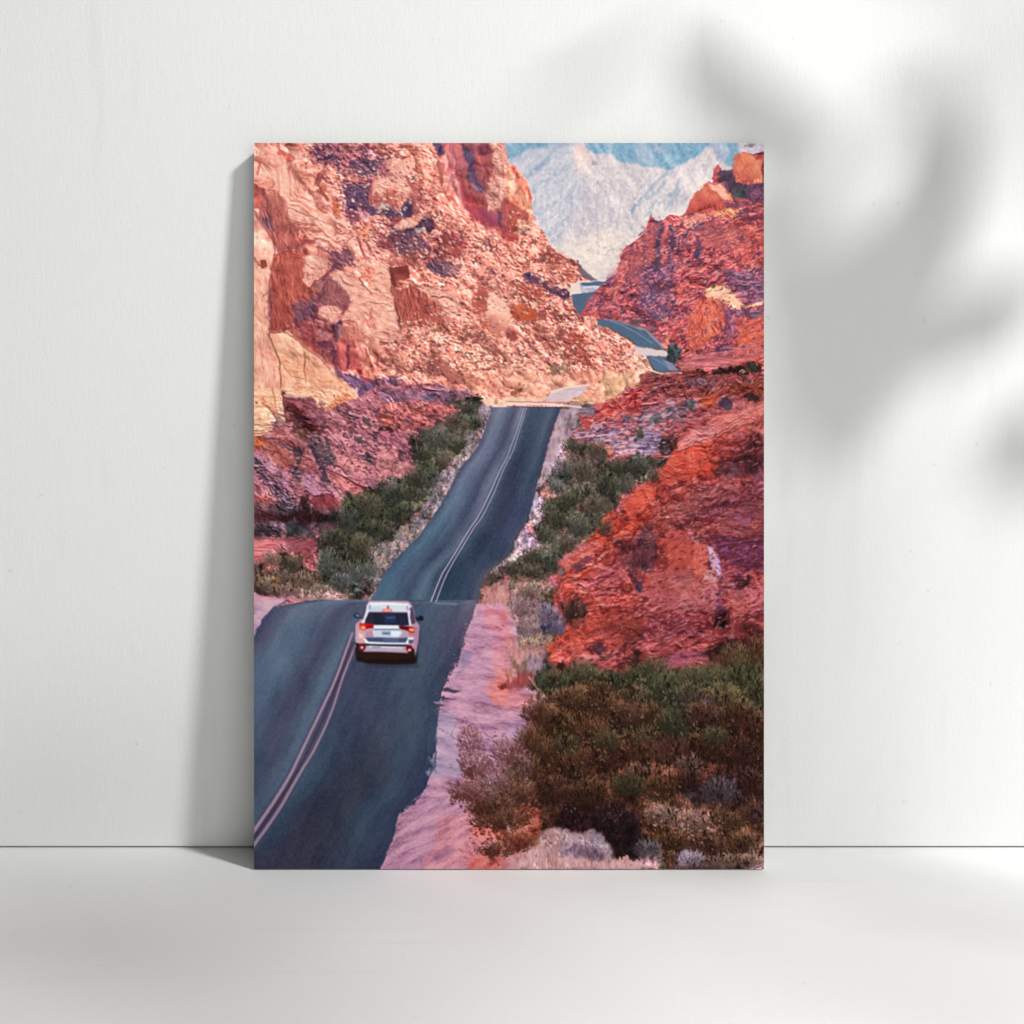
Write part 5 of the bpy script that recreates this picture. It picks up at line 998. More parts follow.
R('D3', '-20,620 120,600 280,660 320,720 260,860 180,940 60,980 -20,960', [(104, 72, 76), (142, 106, 108), (166, 130, 130), (184, 150, 150)], 'brush', 1.6, 2.2, 1)
R('D3', '230,680 340,730 430,800 440,880 350,950 240,920 190,880 250,800', [(64, 54, 76), (112, 92, 116), (152, 128, 148), (176, 150, 168)], 'brush', 1.4, 2, 1)
R('D3', '250,880 350,830 420,860 360,940 270,930', [(46, 44, 66), (76, 66, 88)], 'brush', 2, 2, .85)
R('D3', '330,720 380,700 420,790 360,780', [(180, 120, 140), (206, 140, 150)], 'fine', 1.5, 1.5, .8)
R('D3', '60,980 200,930 330,960 320,1040 40,1040', TAN, 'brush', 1.4, 1.8, .95)

# ================================================================ red rock, lower right
RR = '764,402 752,404 742,409 725,417 700,421 688,428 678,440 680,446 672,452 671,464 656,471 654,482 640,485 632,488 622,502 610,517 595,538 582,543 565,555 559,563 559,573 551,580 556,588 553,600 557,606 564,620 566,632 552,642 556,652 548,660 562,666 590,668 620,672 655,668 680,670 740,664 768,660 768,402'
R('G', RR, RED, 'rise', 1, 1.6)
R('C4', '300,430 320,380 420,310 600,240 760,180 860,130 1000,90 1000,360 860,400 640,360 420,440 330,470', [(150, 54, 44), (214, 96, 74), (236, 134, 112), (244, 160, 140)], 'rise', 1.3, 1.6, .9)
R('C4', '880,110 1000,90 1000,280 860,300 760,340 740,220', [(150, 60, 44), (206, 98, 70), (228, 128, 98)], 'vert', 2, 1.8, .8)
R('C4', '440,300 600,260 640,320 500,370 420,380', [(130, 70, 84), (186, 120, 130), (230, 160, 156)], 'rise', 1.4, 1.6, .8)
line('C4', '460,380 560,350 640,330', (70, 36, 40), 2, 1.2, .9, .8, 1.2)
line('C4', '500,330 580,310', (76, 40, 46), 1.6, 1, .8, .8, 1)
C('C4', '410,400 480,380 470,430 410,440', (196, 150, 170), 1.2, 1.4, .8)
R('C4', '280,480 400,440 600,440 640,560 600,680 480,700 330,660 260,600', REDO, 'rise', 2, 2, .85)
R('C4', '460,560 600,560 620,660 500,680', [(200, 44, 24), (226, 72, 44)], 'rise', 2.5, 2, .6)
R('C4', '130,680 240,630 260,700 180,760 120,750', REDO, 'rise', 1.4, 1.6, .9)
R('C4', '-20,760 120,740 130,900 60,1040 -20,1040', REDO, 'rise', 2, 2, .8)
R('C4', '280,640 340,660 330,710 280,700', [(90, 34, 44), (140, 60, 66)], 'soft', 1.4, 1.4, .85)
R('C4', '870,380 1000,330 1000,640 880,680 760,720 640,680 580,660 620,590 760,600 840,500', [(56, 34, 28), (96, 54, 44), (140, 76, 64), (180, 96, 84)], 'brush', 2.5, 2.5, .88)
R('C4', '640,560 760,540 800,640 760,720 700,700', [(96, 66, 58), (150, 90, 84), (196, 124, 120)], 'brush', 2, 2, .7)
R('C4', '880,660 1000,650 1000,770 900,760', [(150, 60, 62), (206, 100, 98), (224, 126, 120)], 'rise', 1.5, 1.6, .85)
R('C4', '480,760 760,740 1000,780 1000,1030 560,1030 360,960', [(80, 34, 34), (140, 62, 58), (196, 98, 88), (226, 134, 120)], 'rise', 2.5, 2.2, .75, 1.2)
R('C4', '120,960 300,880 420,860 560,900 460,1000 200,1040', [(180, 80, 60), (226, 124, 98), (244, 160, 130)], 'rise', 2, 2, .7)
R('C4', '770,950 860,940 900,1030 780,1030', [(190, 110, 130), (220, 144, 158)], 'soft', 1.4, 1.5, .9)
R('C4', '860,860 1000,900 1000,1000 880,960', [(70, 32, 28), (120, 56, 44), (180, 96, 76)], 'rise', 1.6, 1.8, .85)
for s in ('480,870 620,840 760,800', '560,860 700,840 860,850', '380,780 460,740', '520,940 720,900 860,900', '620,980 900,1000', '180,740 250,700', '420,880 340,940 280,1000'):
    line('C4', s, (92, 36, 34), 1.8, .8, .9, .75, 2.2)
for s in ('500,830 640,770', '400,860 300,960 230,1020', '580,770 680,700', '640,880 800,850'):
    line('C4', s, (240, 160, 136), 1.6, .8, .9, .7, 2.2)
# third-tile flank
R('D3', '760,-10 1040,-10 1040,160 900,140 720,260 640,300 560,400 480,480 400,520 470,420 420,380 440,340 520,290 620,200', REDO, 'rise', 1.2, 1.8, .9)
R('D3', '410,340 520,270 590,220 600,260 480,330 430,400', [(170, 90, 90), (226, 140, 126), (200, 150, 166)], 'rise', 1, 1.4, .85)
R('D3', '470,460 520,370 620,310 640,340 560,410', [(84, 44, 56), (120, 66, 76)], 'rise', 1.2, 1.6, .9)
R('D3', '370,480 400,430 430,420 410,500', [(110, 100, 84), (150, 136, 120)], 'leaf', 1, 1.2, .9)
R('D3', '310,520 350,480 380,520 360,570 330,570', [(180, 84, 90), (220, 120, 120)], 'soft', 1, 1.2, .9)
R('D3', '680,340 740,290 740,330 690,370', [(236, 130, 104), (246, 160, 134)], 'soft', 1, 1.2, .9)
line('D3', '820,210 880,180', (236, 170, 150), 2, 1.2, .8, .9, .8)
line('D3', '430,540 540,480 600,430 720,380', (240, 140, 100), 2, 1.2, 1, .8, 1.6)
line('D3', '560,490 640,430', (200, 50, 26), 3, 2, 1, .8, 1.6)
R('D3', '780,380 900,360 940,520 800,640 640,620 560,560 700,460', REDP, 'rise', 2.5, 2, .7)
R('D3', '820,220 1040,180 1040,420 960,460 900,400 840,320', [(90, 44, 40), (134, 68, 58), (176, 92, 80)], 'brush', 2, 2.4, .8)
for s in ('1010,220 990,330 960,420', '880,350 930,430 1000,570', '900,330 960,440', '1030,300 960,450', '850,340 900,380'):
    line('D3', s, (110, 70, 76), 1.1, .7, .6, .75, 1.5)
line('D3', '930,440 1000,560 1020,600', (66, 44, 62), 2.6, 3.5, 1, .85, 1)
R('D3', '420,720 480,680 515,650 560,690 620,700 610,790 560,860 510,890 440,840', [(34, 22, 18), (62, 42, 30), (84, 60, 44), (110, 76, 60)], 'brush', 1, 1.6, 1)
R('D3', '700,860 860,830 1040,860 1040,1040 760,1040', [(56, 28, 24), (96, 44, 36), (150, 70, 56), (190, 96, 80)], 'leaf', 2.5, 2.5, .8)
R('D3', '400,920 560,900 700,860 640,960 560,1040 320,1040', REDO, 'scree', 1.5, 2, .9)
R('D3', '600,980 720,920 740,950 620,1010', [(110, 66, 84), (160, 110, 124)], 'rise', 1.4, 1.5, .8)
dabs('D3', '440,560 1000,460 1010,840 640,860 400,700', 90, [(96, 30, 26), (244, 146, 120), (130, 40, 32), (216, 80, 60)], 1.1, 50, -28, 2.3, .75)
R('D3', '880,570 980,560 980,600 900,610', [(90, 30, 26), (130, 46, 40)], 'leaf', 1.4, 1.5, .8)
# fourth-tile flank
R('D4', '-10,90 120,90 180,160 120,430 60,480 -10,440', [(70, 44, 42), (110, 66, 62), (150, 90, 82), (190, 112, 102)], 'brush', 2, 2.4, .9)
C('D4', '0,540 40,560 40,610 0,610', (50, 40, 62), 1.4, 1.2, .9)
line('D4', '-20,480 20,590', (60, 46, 66), 2.4, 3, 1, .8, 1)
R('D4', '180,170 360,220 380,420 300,460 200,450 140,380', [(140, 44, 32), (196, 72, 50), (220, 96, 70)], 'vert', 2.5, 2.2, .85)
R('D4', '380,240 520,210 520,460 440,470 380,380', [(190, 64, 44), (226, 94, 66), (240, 124, 96)], 'vert', 1.8, 1.8, .9)
line('D4', '400,240 480,200 530,190', (240, 160, 120), 2, 1.4, .9, .85, 1)
R('D4', '520,260 570,240 640,340 660,380 640,480 620,520 600,430 560,380', [(196, 140, 160), (226, 176, 188), (240, 206, 212)], 'vert', 1, 1.2, 1)
dabs('D4', '540,340 640,350 640,400 560,400', 8, [(100, 80, 100), (70, 60, 84)], .8, 51, 0)
R('D4', '520,420 600,420 620,520 580,540 520,500', [(214, 130, 100), (244, 176, 140)], 'vert', 1.2, 1.2, .95)
line('D4', '490,480 510,560', (120, 24, 24), 3, 1.6, .9, .85, 1)
line('D4', '655,490 650,580 630,690', (96, 40, 66), 3, 2.4, 1, .8, 1.2)
R('D4', '540,530 640,560 620,760 520,740 500,620', [(190, 84, 72), (226, 124, 106), (244, 160, 136)], 'vert', 2, 2, .8)
R('D4', '600,800 640,760 710,810 710,880 650,920 590,870', [(28, 24, 28), (52, 42, 44), (84, 60, 60)], 'leaf', 1.4, 1.6, .95)
R('D4', '610,690 680,700 690,780 620,780', [(120, 70, 86), (160, 92, 100)], 'vert', 1.5, 1.5, .8)
R('D4', '780,560 840,450 890,470 880,580 810,650 740,680', [(46, 32, 30), (80, 52, 44), (110, 74, 64)], 'brush', 1.4, 1.8, .95)
R('D4', '560,160 1000,180 1000,440 860,420 700,360 580,230', [(84, 40, 52), (136, 66, 78), (180, 100, 110)], 'flat', 2, 2, .8)
R('D4', '660,380 840,400 800,560 740,640 660,580', REDP, 'flat', 2, 2, .7)
R('D4', '880,600 980,560 1000,780 860,800 840,700', [(150, 60, 62), (210, 100, 100), (228, 130, 126)], 'rise', 1.6, 1.8, .9)
R('D4', '740,700 880,640 860,760 760,800', [(170, 72, 44), (220, 114, 74)], 'rise', 1.6, 1.8, .85)
R('D4', '730,800 1000,800 1000,930 780,920', [(150, 54, 46), (214, 92, 74), (232, 124, 100)], 'rise', 1.6, 1.8, .85)
R('D4', '820,850 960,830 1000,960 800,960', [(90, 42, 34), (140, 62, 50)], 'leaf', 2, 2, .6)
C('D4', '720,950 750,930 760,970 720,970', (250, 176, 150), 1, 1, .9)
line('D4', '720,780 740,860 740,920', (244, 150, 110), 2, 2.4, 1, .8, 1)
R('D4', '780,-10 880,-10 900,60 850,80 790,50', [(196, 112, 130), (222, 150, 162)], 'soft', 1.5, 1.5, .9)
R('D4', '180,40 480,10 520,80 460,130 300,90 200,110', [(84, 30, 28), (140, 62, 50), (206, 112, 90)], 'rise', 1.8, 2, .85)
R('D4', '200,150 420,140 460,200 300,220', [(170, 76, 74), (218, 120, 112), (240, 156, 140)], 'rise', 2, 2, .7)
R('D4', '0,640 120,620 460,640 560,760 420,800 200,700', REDP, 'rise', 3, 2, .5, 1, .15)
R('D4', '0,780 400,820 560,880 420,960 0,1000', [(80, 24, 26), (134, 46, 42), (186, 84, 72), (226, 130, 112)], 'rise', 2.5, 2, .75, 1.2)
dabs('D4', '20,660 560,700 560,940 20,1000', 70, [(96, 30, 28), (242, 156, 134), (130, 50, 40), (110, 40, 46)], 1.1, 52, -15, 2.2, .8)
dabs('D4', '540,40 980,120 980,420 660,340', 60, [(70, 30, 36), (216, 124, 128), (110, 50, 50)], 1.15, 53, 5, 2.8, .75)
R('E4', '0,-10 320,-10 200,60 60,150 20,170 -10,160', [(130, 44, 36), (210, 92, 72), (236, 126, 100)], 'rise', 1.6, 1.6, .9)
R('E4', '120,190 240,110 420,80 540,90 550,150 420,160 420,220 200,210', [(150, 58, 58), (206, 98, 92), (224, 126, 116)], 'flat', 1.4, 1.6, .95)
line('E4', '150,140 250,110 400,130 540,100', (90, 34, 34), 1.8, 1, .9, .85, 1.6)
R('E4', '520,60 760,-10 1000,-10 1000,240 820,240 640,210 560,180', [(50, 24, 20), (84, 42, 32), (120, 62, 46)], 'leaf', 2, 2.2, .95)
R('E4', '880,-10 1000,-10 1000,50 900,60', [(110, 34, 26), (150, 56, 42)], 'soft', 2, 2, .8)
R('E4', '500,150 620,130 640,230 500,230', [(120, 62, 42), (160, 90, 66)], 'brush', 2, 2, .85)
R('E4', '110,200 200,200 200,260 120,270', [(190, 110, 96), (224, 150, 130)], 'fine', 1.6, 1.8, .85)
R('E3', '260,60 420,10 640,-10 1030,-10 1030,240 860,240 700,200 560,160 440,190 380,260 300,120', [(110, 34, 26), (180, 66, 48), (220, 98, 76), (240, 140, 116)], 'rise', 1.4, 2, .95)
R('E3', '620,50 700,20 760,50 700,110 640,100', [(60, 30, 40), (100, 50, 56)], 'leaf', 1.4, 1.6, .9)
R('E3', '880,-10 1000,-10 960,40 900,40', [(50, 26, 28), (90, 44, 42)], 'leaf', 1.4, 1.6, .85)
R('E3', '940,100 1030,60 1030,230 950,220', [(50, 34, 26), (90, 56, 42)], 'leaf', 1.6, 1.8, .85)
R('E3', '700,120 820,110 800,160 720,160', [(90, 54, 40), (130, 76, 56)], 'leaf', 1.4, 1.6, .8)
R('E3', '560,110 700,120 680,180 560,150', [(210, 110, 96), (240, 160, 140)], 'fine', 1.4, 1.6, .8)
dabs('E3', '360,30 960,20 940,220 480,160', 50, [(130, 34, 22), (244, 136, 108), (90, 40, 36)], 1.1, 54, -30, 2, .8)

smear(RR, 1, 3, .8)
boulders(RR, 1760, .8, 34, -32, 1.8, -.5, .8, (.9, 1.1, 1.1), .45, (.55, .7, .65))
boulders(RR, 1790, .8, 15, -30, 1.9, -.5, .8, (.9, 1.1, 1.1), .45, (.55, .7, .65))
craggy(RR, 600, .6, -28, 1.7, 8, .25, tint=(1., 1.15, 1.1), lx=-.4, ly=.85)

IMG[:] = IMG*(1+mask_of(RR, 2, 1)[..., None]*np.array([-.09, -.04, .13], np.float32))
for s, m, fe in (('420,600 560,540 600,600 560,720 480,700', (.82, .80, .86), 6), ('640,420 1000,400 1000,560 760,520', (.86, .80, .86), 8), ('780,560 1000,560 1000,720 840,700', (.84, .76, .86), 6), ('860,160 1000,170 1000,330 820,330 800,290', (.72, .66, .72), 8),
                  ('360,860 540,880 520,1000 400,1000', (.74, .68, .74), 6), ('840,880 1000,880 1000,1020 800,1020', (.74, .64, .66), 8), ('880,720 940,740 900,830 870,820', (.6, .56, .6), 3), ('560,860 760,840 800,960 600,1000', (.88, .84, .90), 8), ('800,860 860,870 850,930 800,930', (.45, .4, .45), 3)):
    shade('O', s, m, fe)
speckle('O', '300,560 640,300 1000,60 1000,960 200,1000 200,700', (120, 40, 40), .6, .7, 1400, 1.6, -25, 2.2, gate=.3)
speckle('O', '300,560 640,300 1000,60 1000,960 200,1000 200,700', (84, 34, 40), .9, .75, 1410, 1.7, -25, 2.2, gate=.4)
speckle('O', '300,560 640,300 1000,60 1000,960 200,1000 200,700', (226, 128, 108), .8, .4, 1420, 1.5, -25, 2.2, gate=.2)
speckle('O', '640,420 1000,400 1000,700 760,700', (88, 38, 46), .45, .75, 1430, 1.8, -8, 3.)
R('O', '772,618 796,612 822,660 832,700 824,735 806,720 790,680', [(176, 120, 136), (216, 164, 174), (236, 200, 206), (196, 140, 150)], 'scree', 1.2, 1.6, .85, 1.3)
tone('560,560 600,530 640,480 690,430 764,404 764,440 700,480 660,540 640,600 600,660 550,660 560,620', (1.07, 1.04, .94), 1.05, 8)
tone('250,500 336,508 336,532 250,532', (.92, .95, 1.0), .7, 3)
tone('250,498 300,498 300,514 250,514', (.9, .95, 1.), .85, 3)
# leafless shrub standing on the red rock
for s in ('515,790 500,740 470,690 440,640', '515,790 490,700 480,620', '515,790 510,700 520,600 530,560', '515,790 530,720 560,640', '515,790 520,740 545,690 590,660', '500,740 450,700 420,660', '510,700 560,600', '490,700 500,600'):
    line('O', s, (96, 54, 62), 1.1, .5, .5, .8, 1.2)
tuft('O', '420,600 520,540 590,600 570,720 500,740 430,680', 90, [(112, 66, 66), (84, 44, 48), (150, 96, 92), (96, 60, 50)], 4, .4, 1440, (-130, -50), .6)
GB = '508,580 560,575 566,600 566,634 548,662 520,660 500,640'
smear(GB, 3, 2, .8)
leafy(GB, 1450, .7)
tuft('G', '512,585 552,585 564,620 548,650 520,650', 80, [(176, 150, 164), (90, 72, 92), (150, 124, 134), (196, 170, 168)], 4, .45, 1460, (-130, -50), .6)
speckle('O', '220,140 640,60 640,280 460,280 300,220', (190, 164, 186), .5, .75, 1470, 1.8, -10, 2.2)
speckle('O', '220,140 640,60 640,280 460,280 300,220', (76, 60, 88), .5, .75, 1480, 1.8, -10, 2.2)
speckle('N', '130,40 640,60 660,300 450,420 100,400 20,230', (104, 56, 70), .6, .7, 1490, 1.7, 22, 2.4, gate=.3)
speckle('N', '130,40 640,60 660,300 450,420 100,400 20,230', (66, 52, 68), .9, .75, 1500, 1.7, 22, 2.2, gate=.3)
speckle('N', '130,40 640,60 660,300 450,420 100,400 20,230', (228, 150, 152), .75, .6, 1510, 1.6, 22, 2.4, gate=.2)
shade('N', '20,470 340,490 340,540 20,530', (.62, .62, .72), 5)
shade('N', '20,540 120,540 130,580 20,590', (.6, .66, .7), 4)
shade('N', '130,60 220,80 300,180 230,170', (.7, .6, .66), 4)
tuft('N', '120,490 340,480 330,640 130,620', 90, [(60, 44, 46), (110, 84, 84), (44, 38, 36), (140, 104, 100)], 4, .5, 1520, (-140, -40), .6)

for i, (x, y, rx, ry, p) in enumerate(((574, 448, 13, 9, OLV), (596, 452, 14, 10, OLV), (618, 466, 14, 9, OLV), (640, 464, 13, 8, OLV), (656, 474, 10, 8, OLV), (566, 470, 11, 10, GRY), (584, 472, 15, 11, OLV), (606, 484, 15, 11, OLV), (628, 484, 12, 9, OLV), (556, 486, 9, 8, GRY),
        (572, 502, 14, 9, OLV), (596, 506, 15, 10, OLV), (556, 520, 13, 10, OLV), (580, 526, 14, 10, OLV), (604, 526, 11, 9, OLV), (546, 538, 13, 10, OLV), (568, 546, 13, 9, OLV), (530, 556, 13, 9, OLV), (552, 562, 12, 8, OLV), (508, 568, 12, 7, OLV), (534, 574, 14, 7, OLV), (492, 576, 8, 6, OLV),
        (506, 586, 13, 6, DUN), (530, 590, 14, 6, DUN), (522, 606, 13, 11, [(96, 72, 78), (132, 104, 106), (160, 132, 132), (184, 156, 152)]), (548, 616, 14, 13, [(88, 70, 88), (124, 102, 120), (154, 132, 148), (178, 156, 168)]), (528, 628, 14, 10, [(96, 74, 80), (134, 108, 112), (162, 136, 138), (186, 160, 156)]), (556, 630, 9, 8, [(70, 62, 84), (106, 94, 118), (140, 126, 148)]),
        (530, 648, 14, 9, [(120, 92, 86), (164, 132, 122), (196, 164, 150)]), (524, 664, 15, 10, [(120, 88, 92), (156, 124, 126), (186, 154, 154)]), (540, 676, 11, 8, [(112, 92, 104), (148, 128, 138), (176, 154, 162)]), (574, 614, 11, 13, [(36, 24, 20), (60, 42, 32), (88, 64, 48), (112, 82, 64)]))):
    bush(x+(i*7 % 5)-2, y+(i*11 % 5)-2, rx*(.72+.09*(i*5 % 5)), ry*(.78+.1*(i*3 % 5)), (p, DRY, p, GRO, p)[i % 5] if i < 22 else p, 2100+i, base=.55)

# crisp blocks and gaps on the near red rock
for cid, s, p, fld, op in (('O', '640,250 700,170 860,90 1000,50 1000,110 860,160 760,210 690,230', [(176, 84, 74), (222, 120, 100), (244, 164, 146)], 'rise', .7), ('O', '580,330 640,260 760,240 800,300 700,350 600,380', [(180, 58, 44), (216, 80, 58), (236, 116, 88)], 'rise', .7), ('O', '440,440 500,380 580,370 560,440 480,520', [(190, 64, 46), (222, 88, 62), (240, 120, 92)], 'rise', .7),
    ('O', '200,680 260,630 330,590 360,610 280,680 220,720', [(180, 80, 66), (226, 112, 90), (244, 150, 126)], 'rise', .7), ('O', '240,700 300,650 330,660 270,715', [(90, 44, 56), (130, 66, 74)], 'soft', .7), ('O', '620,560 700,560 740,640 720,700 620,690', [(186, 66, 50), (214, 88, 66), (232, 112, 88)], 'soft', .6), ('O', '730,600 770,610 780,700 750,760 720,700', [(200, 84, 62), (236, 122, 94)], 'vert', .7),
    ('O', '560,720 680,700 760,760 800,860 640,880 540,820', [(176, 82, 74), (208, 108, 98), (228, 136, 122)], 'soft', .5), ('O', '860,790 1000,750 1000,860 880,900', [(170, 70, 66), (214, 102, 96), (234, 134, 124)], 'rise', .7), ('O', '620,440 760,380 900,360 900,420 760,470 640,520', [(110, 48, 46), (160, 76, 68), (206, 114, 100)], 'rise', .5),
    ('O', '820,480 1000,430 1000,560 840,580', [(110, 50, 52), (160, 80, 78), (200, 112, 106)], 'flat', .5), ('O', '240,900 400,880 560,900 480,1000 220,1000', [(150, 50, 40), (200, 78, 58), (228, 110, 84)], 'rise', .5)):
    R(cid, s, p, fld, .9, 1.5, op, 1.2)
for s, w in (('650,500 740,470 900,440', 1.2), ('680,530 800,500 980,480', 1.2), ('600,450 700,400 800,370', 1), ('380,640 460,600 520,560', 1.1), ('300,700 400,640', 1), ('640,250 760,200 860,150', 1.2), ('560,380 640,340 720,330', 1), ('540,900 660,860 760,850', 1), ('820,560 940,540', 1), ('860,780 960,740', 1.2), ('280,820 360,780 460,790', .9), ('300,960 420,930 560,960', 1)):
    line('O', s, (92, 34, 34), w, w*.5, .55, .8, 1.8)
dabs('O', '260,700 640,330 1000,90 1000,950 240,980', 420, [(112, 38, 36), (90, 34, 38), (140, 50, 44)], .85, 1810, -25, 2.3, .8)
dabs('O', '260,700 640,330 1000,90 1000,950 240,980', 260, [(238, 140, 118), (226, 112, 92)], .75, 1811, -25, 2.2, .7)
dabs('N', '140,60 640,80 640,280 420,400 60,380 20,200', 240, [(110, 58, 72), (84, 54, 70), (130, 70, 78)], .85, 1812, 22, 2.3, .8)
dabs('N', '140,60 640,80 640,280 420,400 60,380 20,200', 160, [(232, 156, 154), (222, 136, 134)], .75, 1813, 22, 2.2, .7)

tone(RR, (.985, .965, 1.06), .93, 2, 1)

# ================================================================ pink sand shoulder and road
R('G', '476,604 492,600 505,604 516,625 520,650 524,680 540,690 560,705 560,760 520,800 520,872 376,872 384,852 394,834 398,816 420,790 436,745 441,690 460,650', SAND, 'sand', 1, .8)
R('D2', '780,580 840,560 940,560 1030,540 1030,780 960,720 860,700 790,690', [(150, 100, 98), (196, 136, 132), (214, 160, 152)], 'brush', 1.4, 1.8, .95)
R('D2', '800,700 1030,700 1030,1030 860,900', [(190, 116, 132), (216, 142, 156), (226, 164, 170)], 'sand', 3, 1.5, .8)
R('D2', '940,780 1000,770 990,840 950,830', [(180, 96, 100), (206, 126, 126)], 'soft', 1.5, 1.5, .8)
dabs('D2', '880,860 1010,860 1020,1000 900,1000', 6, [(150, 80, 90)], 1, 60, 0, 2)
R('E2', '700,20 1030,0 1030,240 900,220 760,200', SAND, 'sand', 4, 1.5, .6)
R('E2', '880,40 1030,20 1030,540 880,480 840,400 900,260', SANDP, 'sand', 4, 2, .8)
R('E2', '860,330 960,250 1040,260 1040,500 960,520 880,460', [(214, 120, 104), (232, 144, 130), (240, 166, 150)], 'sand', 5, 2, .7)
R('E2', '930,360 1030,345 1030,385 950,385', [(110, 40, 40), (170, 80, 66)], 'leaf', 1.2, 1.4, .9)
R('E2', '980,240 1040,230 1040,290 990,280', [(140, 84, 66), (190, 120, 100)], 'brush', 1.6, 1.6, .8)
R('D3', '-20,930 40,950 60,1030 -20,1040', [(206, 120, 124), (230, 150, 150)], 'fine', 2, 2, .8)
R('E3', '80,180 260,120 320,240 260,420 100,360', BUSH, 'brush', 2, 2)
R('E3', '-10,-10 60,20 120,60 260,60 240,180 160,300 60,330 -10,380', [(150, 96, 96), (196, 140, 138), (214, 164, 158)], 'brush', 2, 2, .95)
R('E3', '100,120 260,130 240,240 160,250', [(120, 96, 116), (160, 134, 150), (190, 160, 170)], 'brush', 2, 2, .85)
R('E3', '10,160 120,160 160,280 80,300 10,240', [(104, 78, 70), (140, 112, 96)], 'brush', 2.5, 2, .75)
R('E3', '-10,280 150,270 160,350 60,400 -10,420', [(140, 64, 64), (180, 92, 90)], 'brush', 2, 2, .85)
R('E3', '-10,420 200,400 250,520 220,560 100,560 -10,560', SANDP, 'sand', 2.5, 1.5, .9)
R('E3', '-10,560 240,540 240,760 -10,760', SAND, 'sand', 2.5, 1.2, .8)
R('E3', '-10,680 130,660 130,800 -10,820', [(160, 140, 170), (186, 166, 196), (206, 186, 206)], 'sand', 3, 1.2, .8)
R('F2', '130,560 300,430 520,400 700,520 720,700 760,900 700,990 0,990 60,830 120,700', SAND, 'ripple', 2, 1, .9, 1.1, .04)
R('F2', '480,560 720,520 900,600 900,800 720,980 560,980 300,980 420,780', SANDP, 'ripple', 4, 1.4, .75)
R('F2', '700,620 900,600 1000,660 980,760 760,780', [(206, 104, 92), (232, 136, 118), (240, 160, 140)], 'ripple', 3, 2, .8)
R('F2', '400,860 540,780 620,820 520,900 430,920', [(130, 92, 124), (170, 124, 150)], 'ripple', 2.5, 1.5, .7)
R('F2', '640,820 760,740 840,840 760,960 660,940', [(150, 86, 106), (196, 122, 134), (220, 150, 150)], 'scree', 2.5, 2, .7)
R('F2', '700,880 1030,880 1030,980 680,980', [(180, 84, 72), (220, 120, 104), (230, 150, 140)], 'ripple', 2, 2, .85)
for s, c in (('260,680 420,600 560,540 680,500', (222, 168, 178)), ('180,760 420,690 600,600 720,560', (224, 164, 172)), ('120,880 320,780 520,680', (216, 156, 172)), ('420,800 600,690 740,620', (230, 170, 166)), ('180,720 340,660 460,640', (150, 110, 140)), ('200,860 400,760 560,740', (166, 114, 140)), ('80,960 240,880 380,840', (216, 150, 168))):
    line('F2', s, c, 1.8, 1, 1, .55, 1.6)
R('F2', '150,540 340,430 340,500 260,560', SAND, 'sand', 2, 1, .5, 1, .1)

# ---- road surface: bands run along the lane
def interp(pts, y):
    p = np.array(pts, np.float32); g = np.arange(395, 880, .5); x = np.interp(g, p[:, 1], p[:, 0])
    k = np.hanning(31); x = np.convolve(np.pad(x, 15, mode='edge'), k/k.sum(), 'valid')
    return np.interp(y, g, x).astype(np.float32)
UL = [(493, 407), (483, 433), (476.5, 449.7), (462.5, 465), (451, 486.5), (441, 504), (431, 519), (414, 541.7), (393, 561), (382.5, 576), (376, 590), (369, 603)]
UR = [(561, 408.4), (556, 418), (549, 444.6), (543, 466), (538, 481), (534, 499), (528, 519), (516, 539), (512.5, 552), (508, 557), (486.6, 573), (479, 591), (478, 603)]
LLg = [(326, 600), (288, 602.6), (273, 607.7), (262.7, 619), (256, 633), (250, 645), (238, 665), (222, 700), (191, 750), (135, 829), (105, 869)]
LR = [(477, 602.5), (476.5, 604.5), (469, 616.5), (461, 639), (457.5, 656.5), (448.5, 673), (442, 691), (438, 703.5), (438.5, 716), (437, 734), (436, 748), (433, 767), (426, 787), (418, 797), (405, 804.7), (398, 816), (394, 835), (387.6, 850), (380, 869)]
US = [0, .1, .22, .34, .44, .54, .64, .76, .88, 1.]

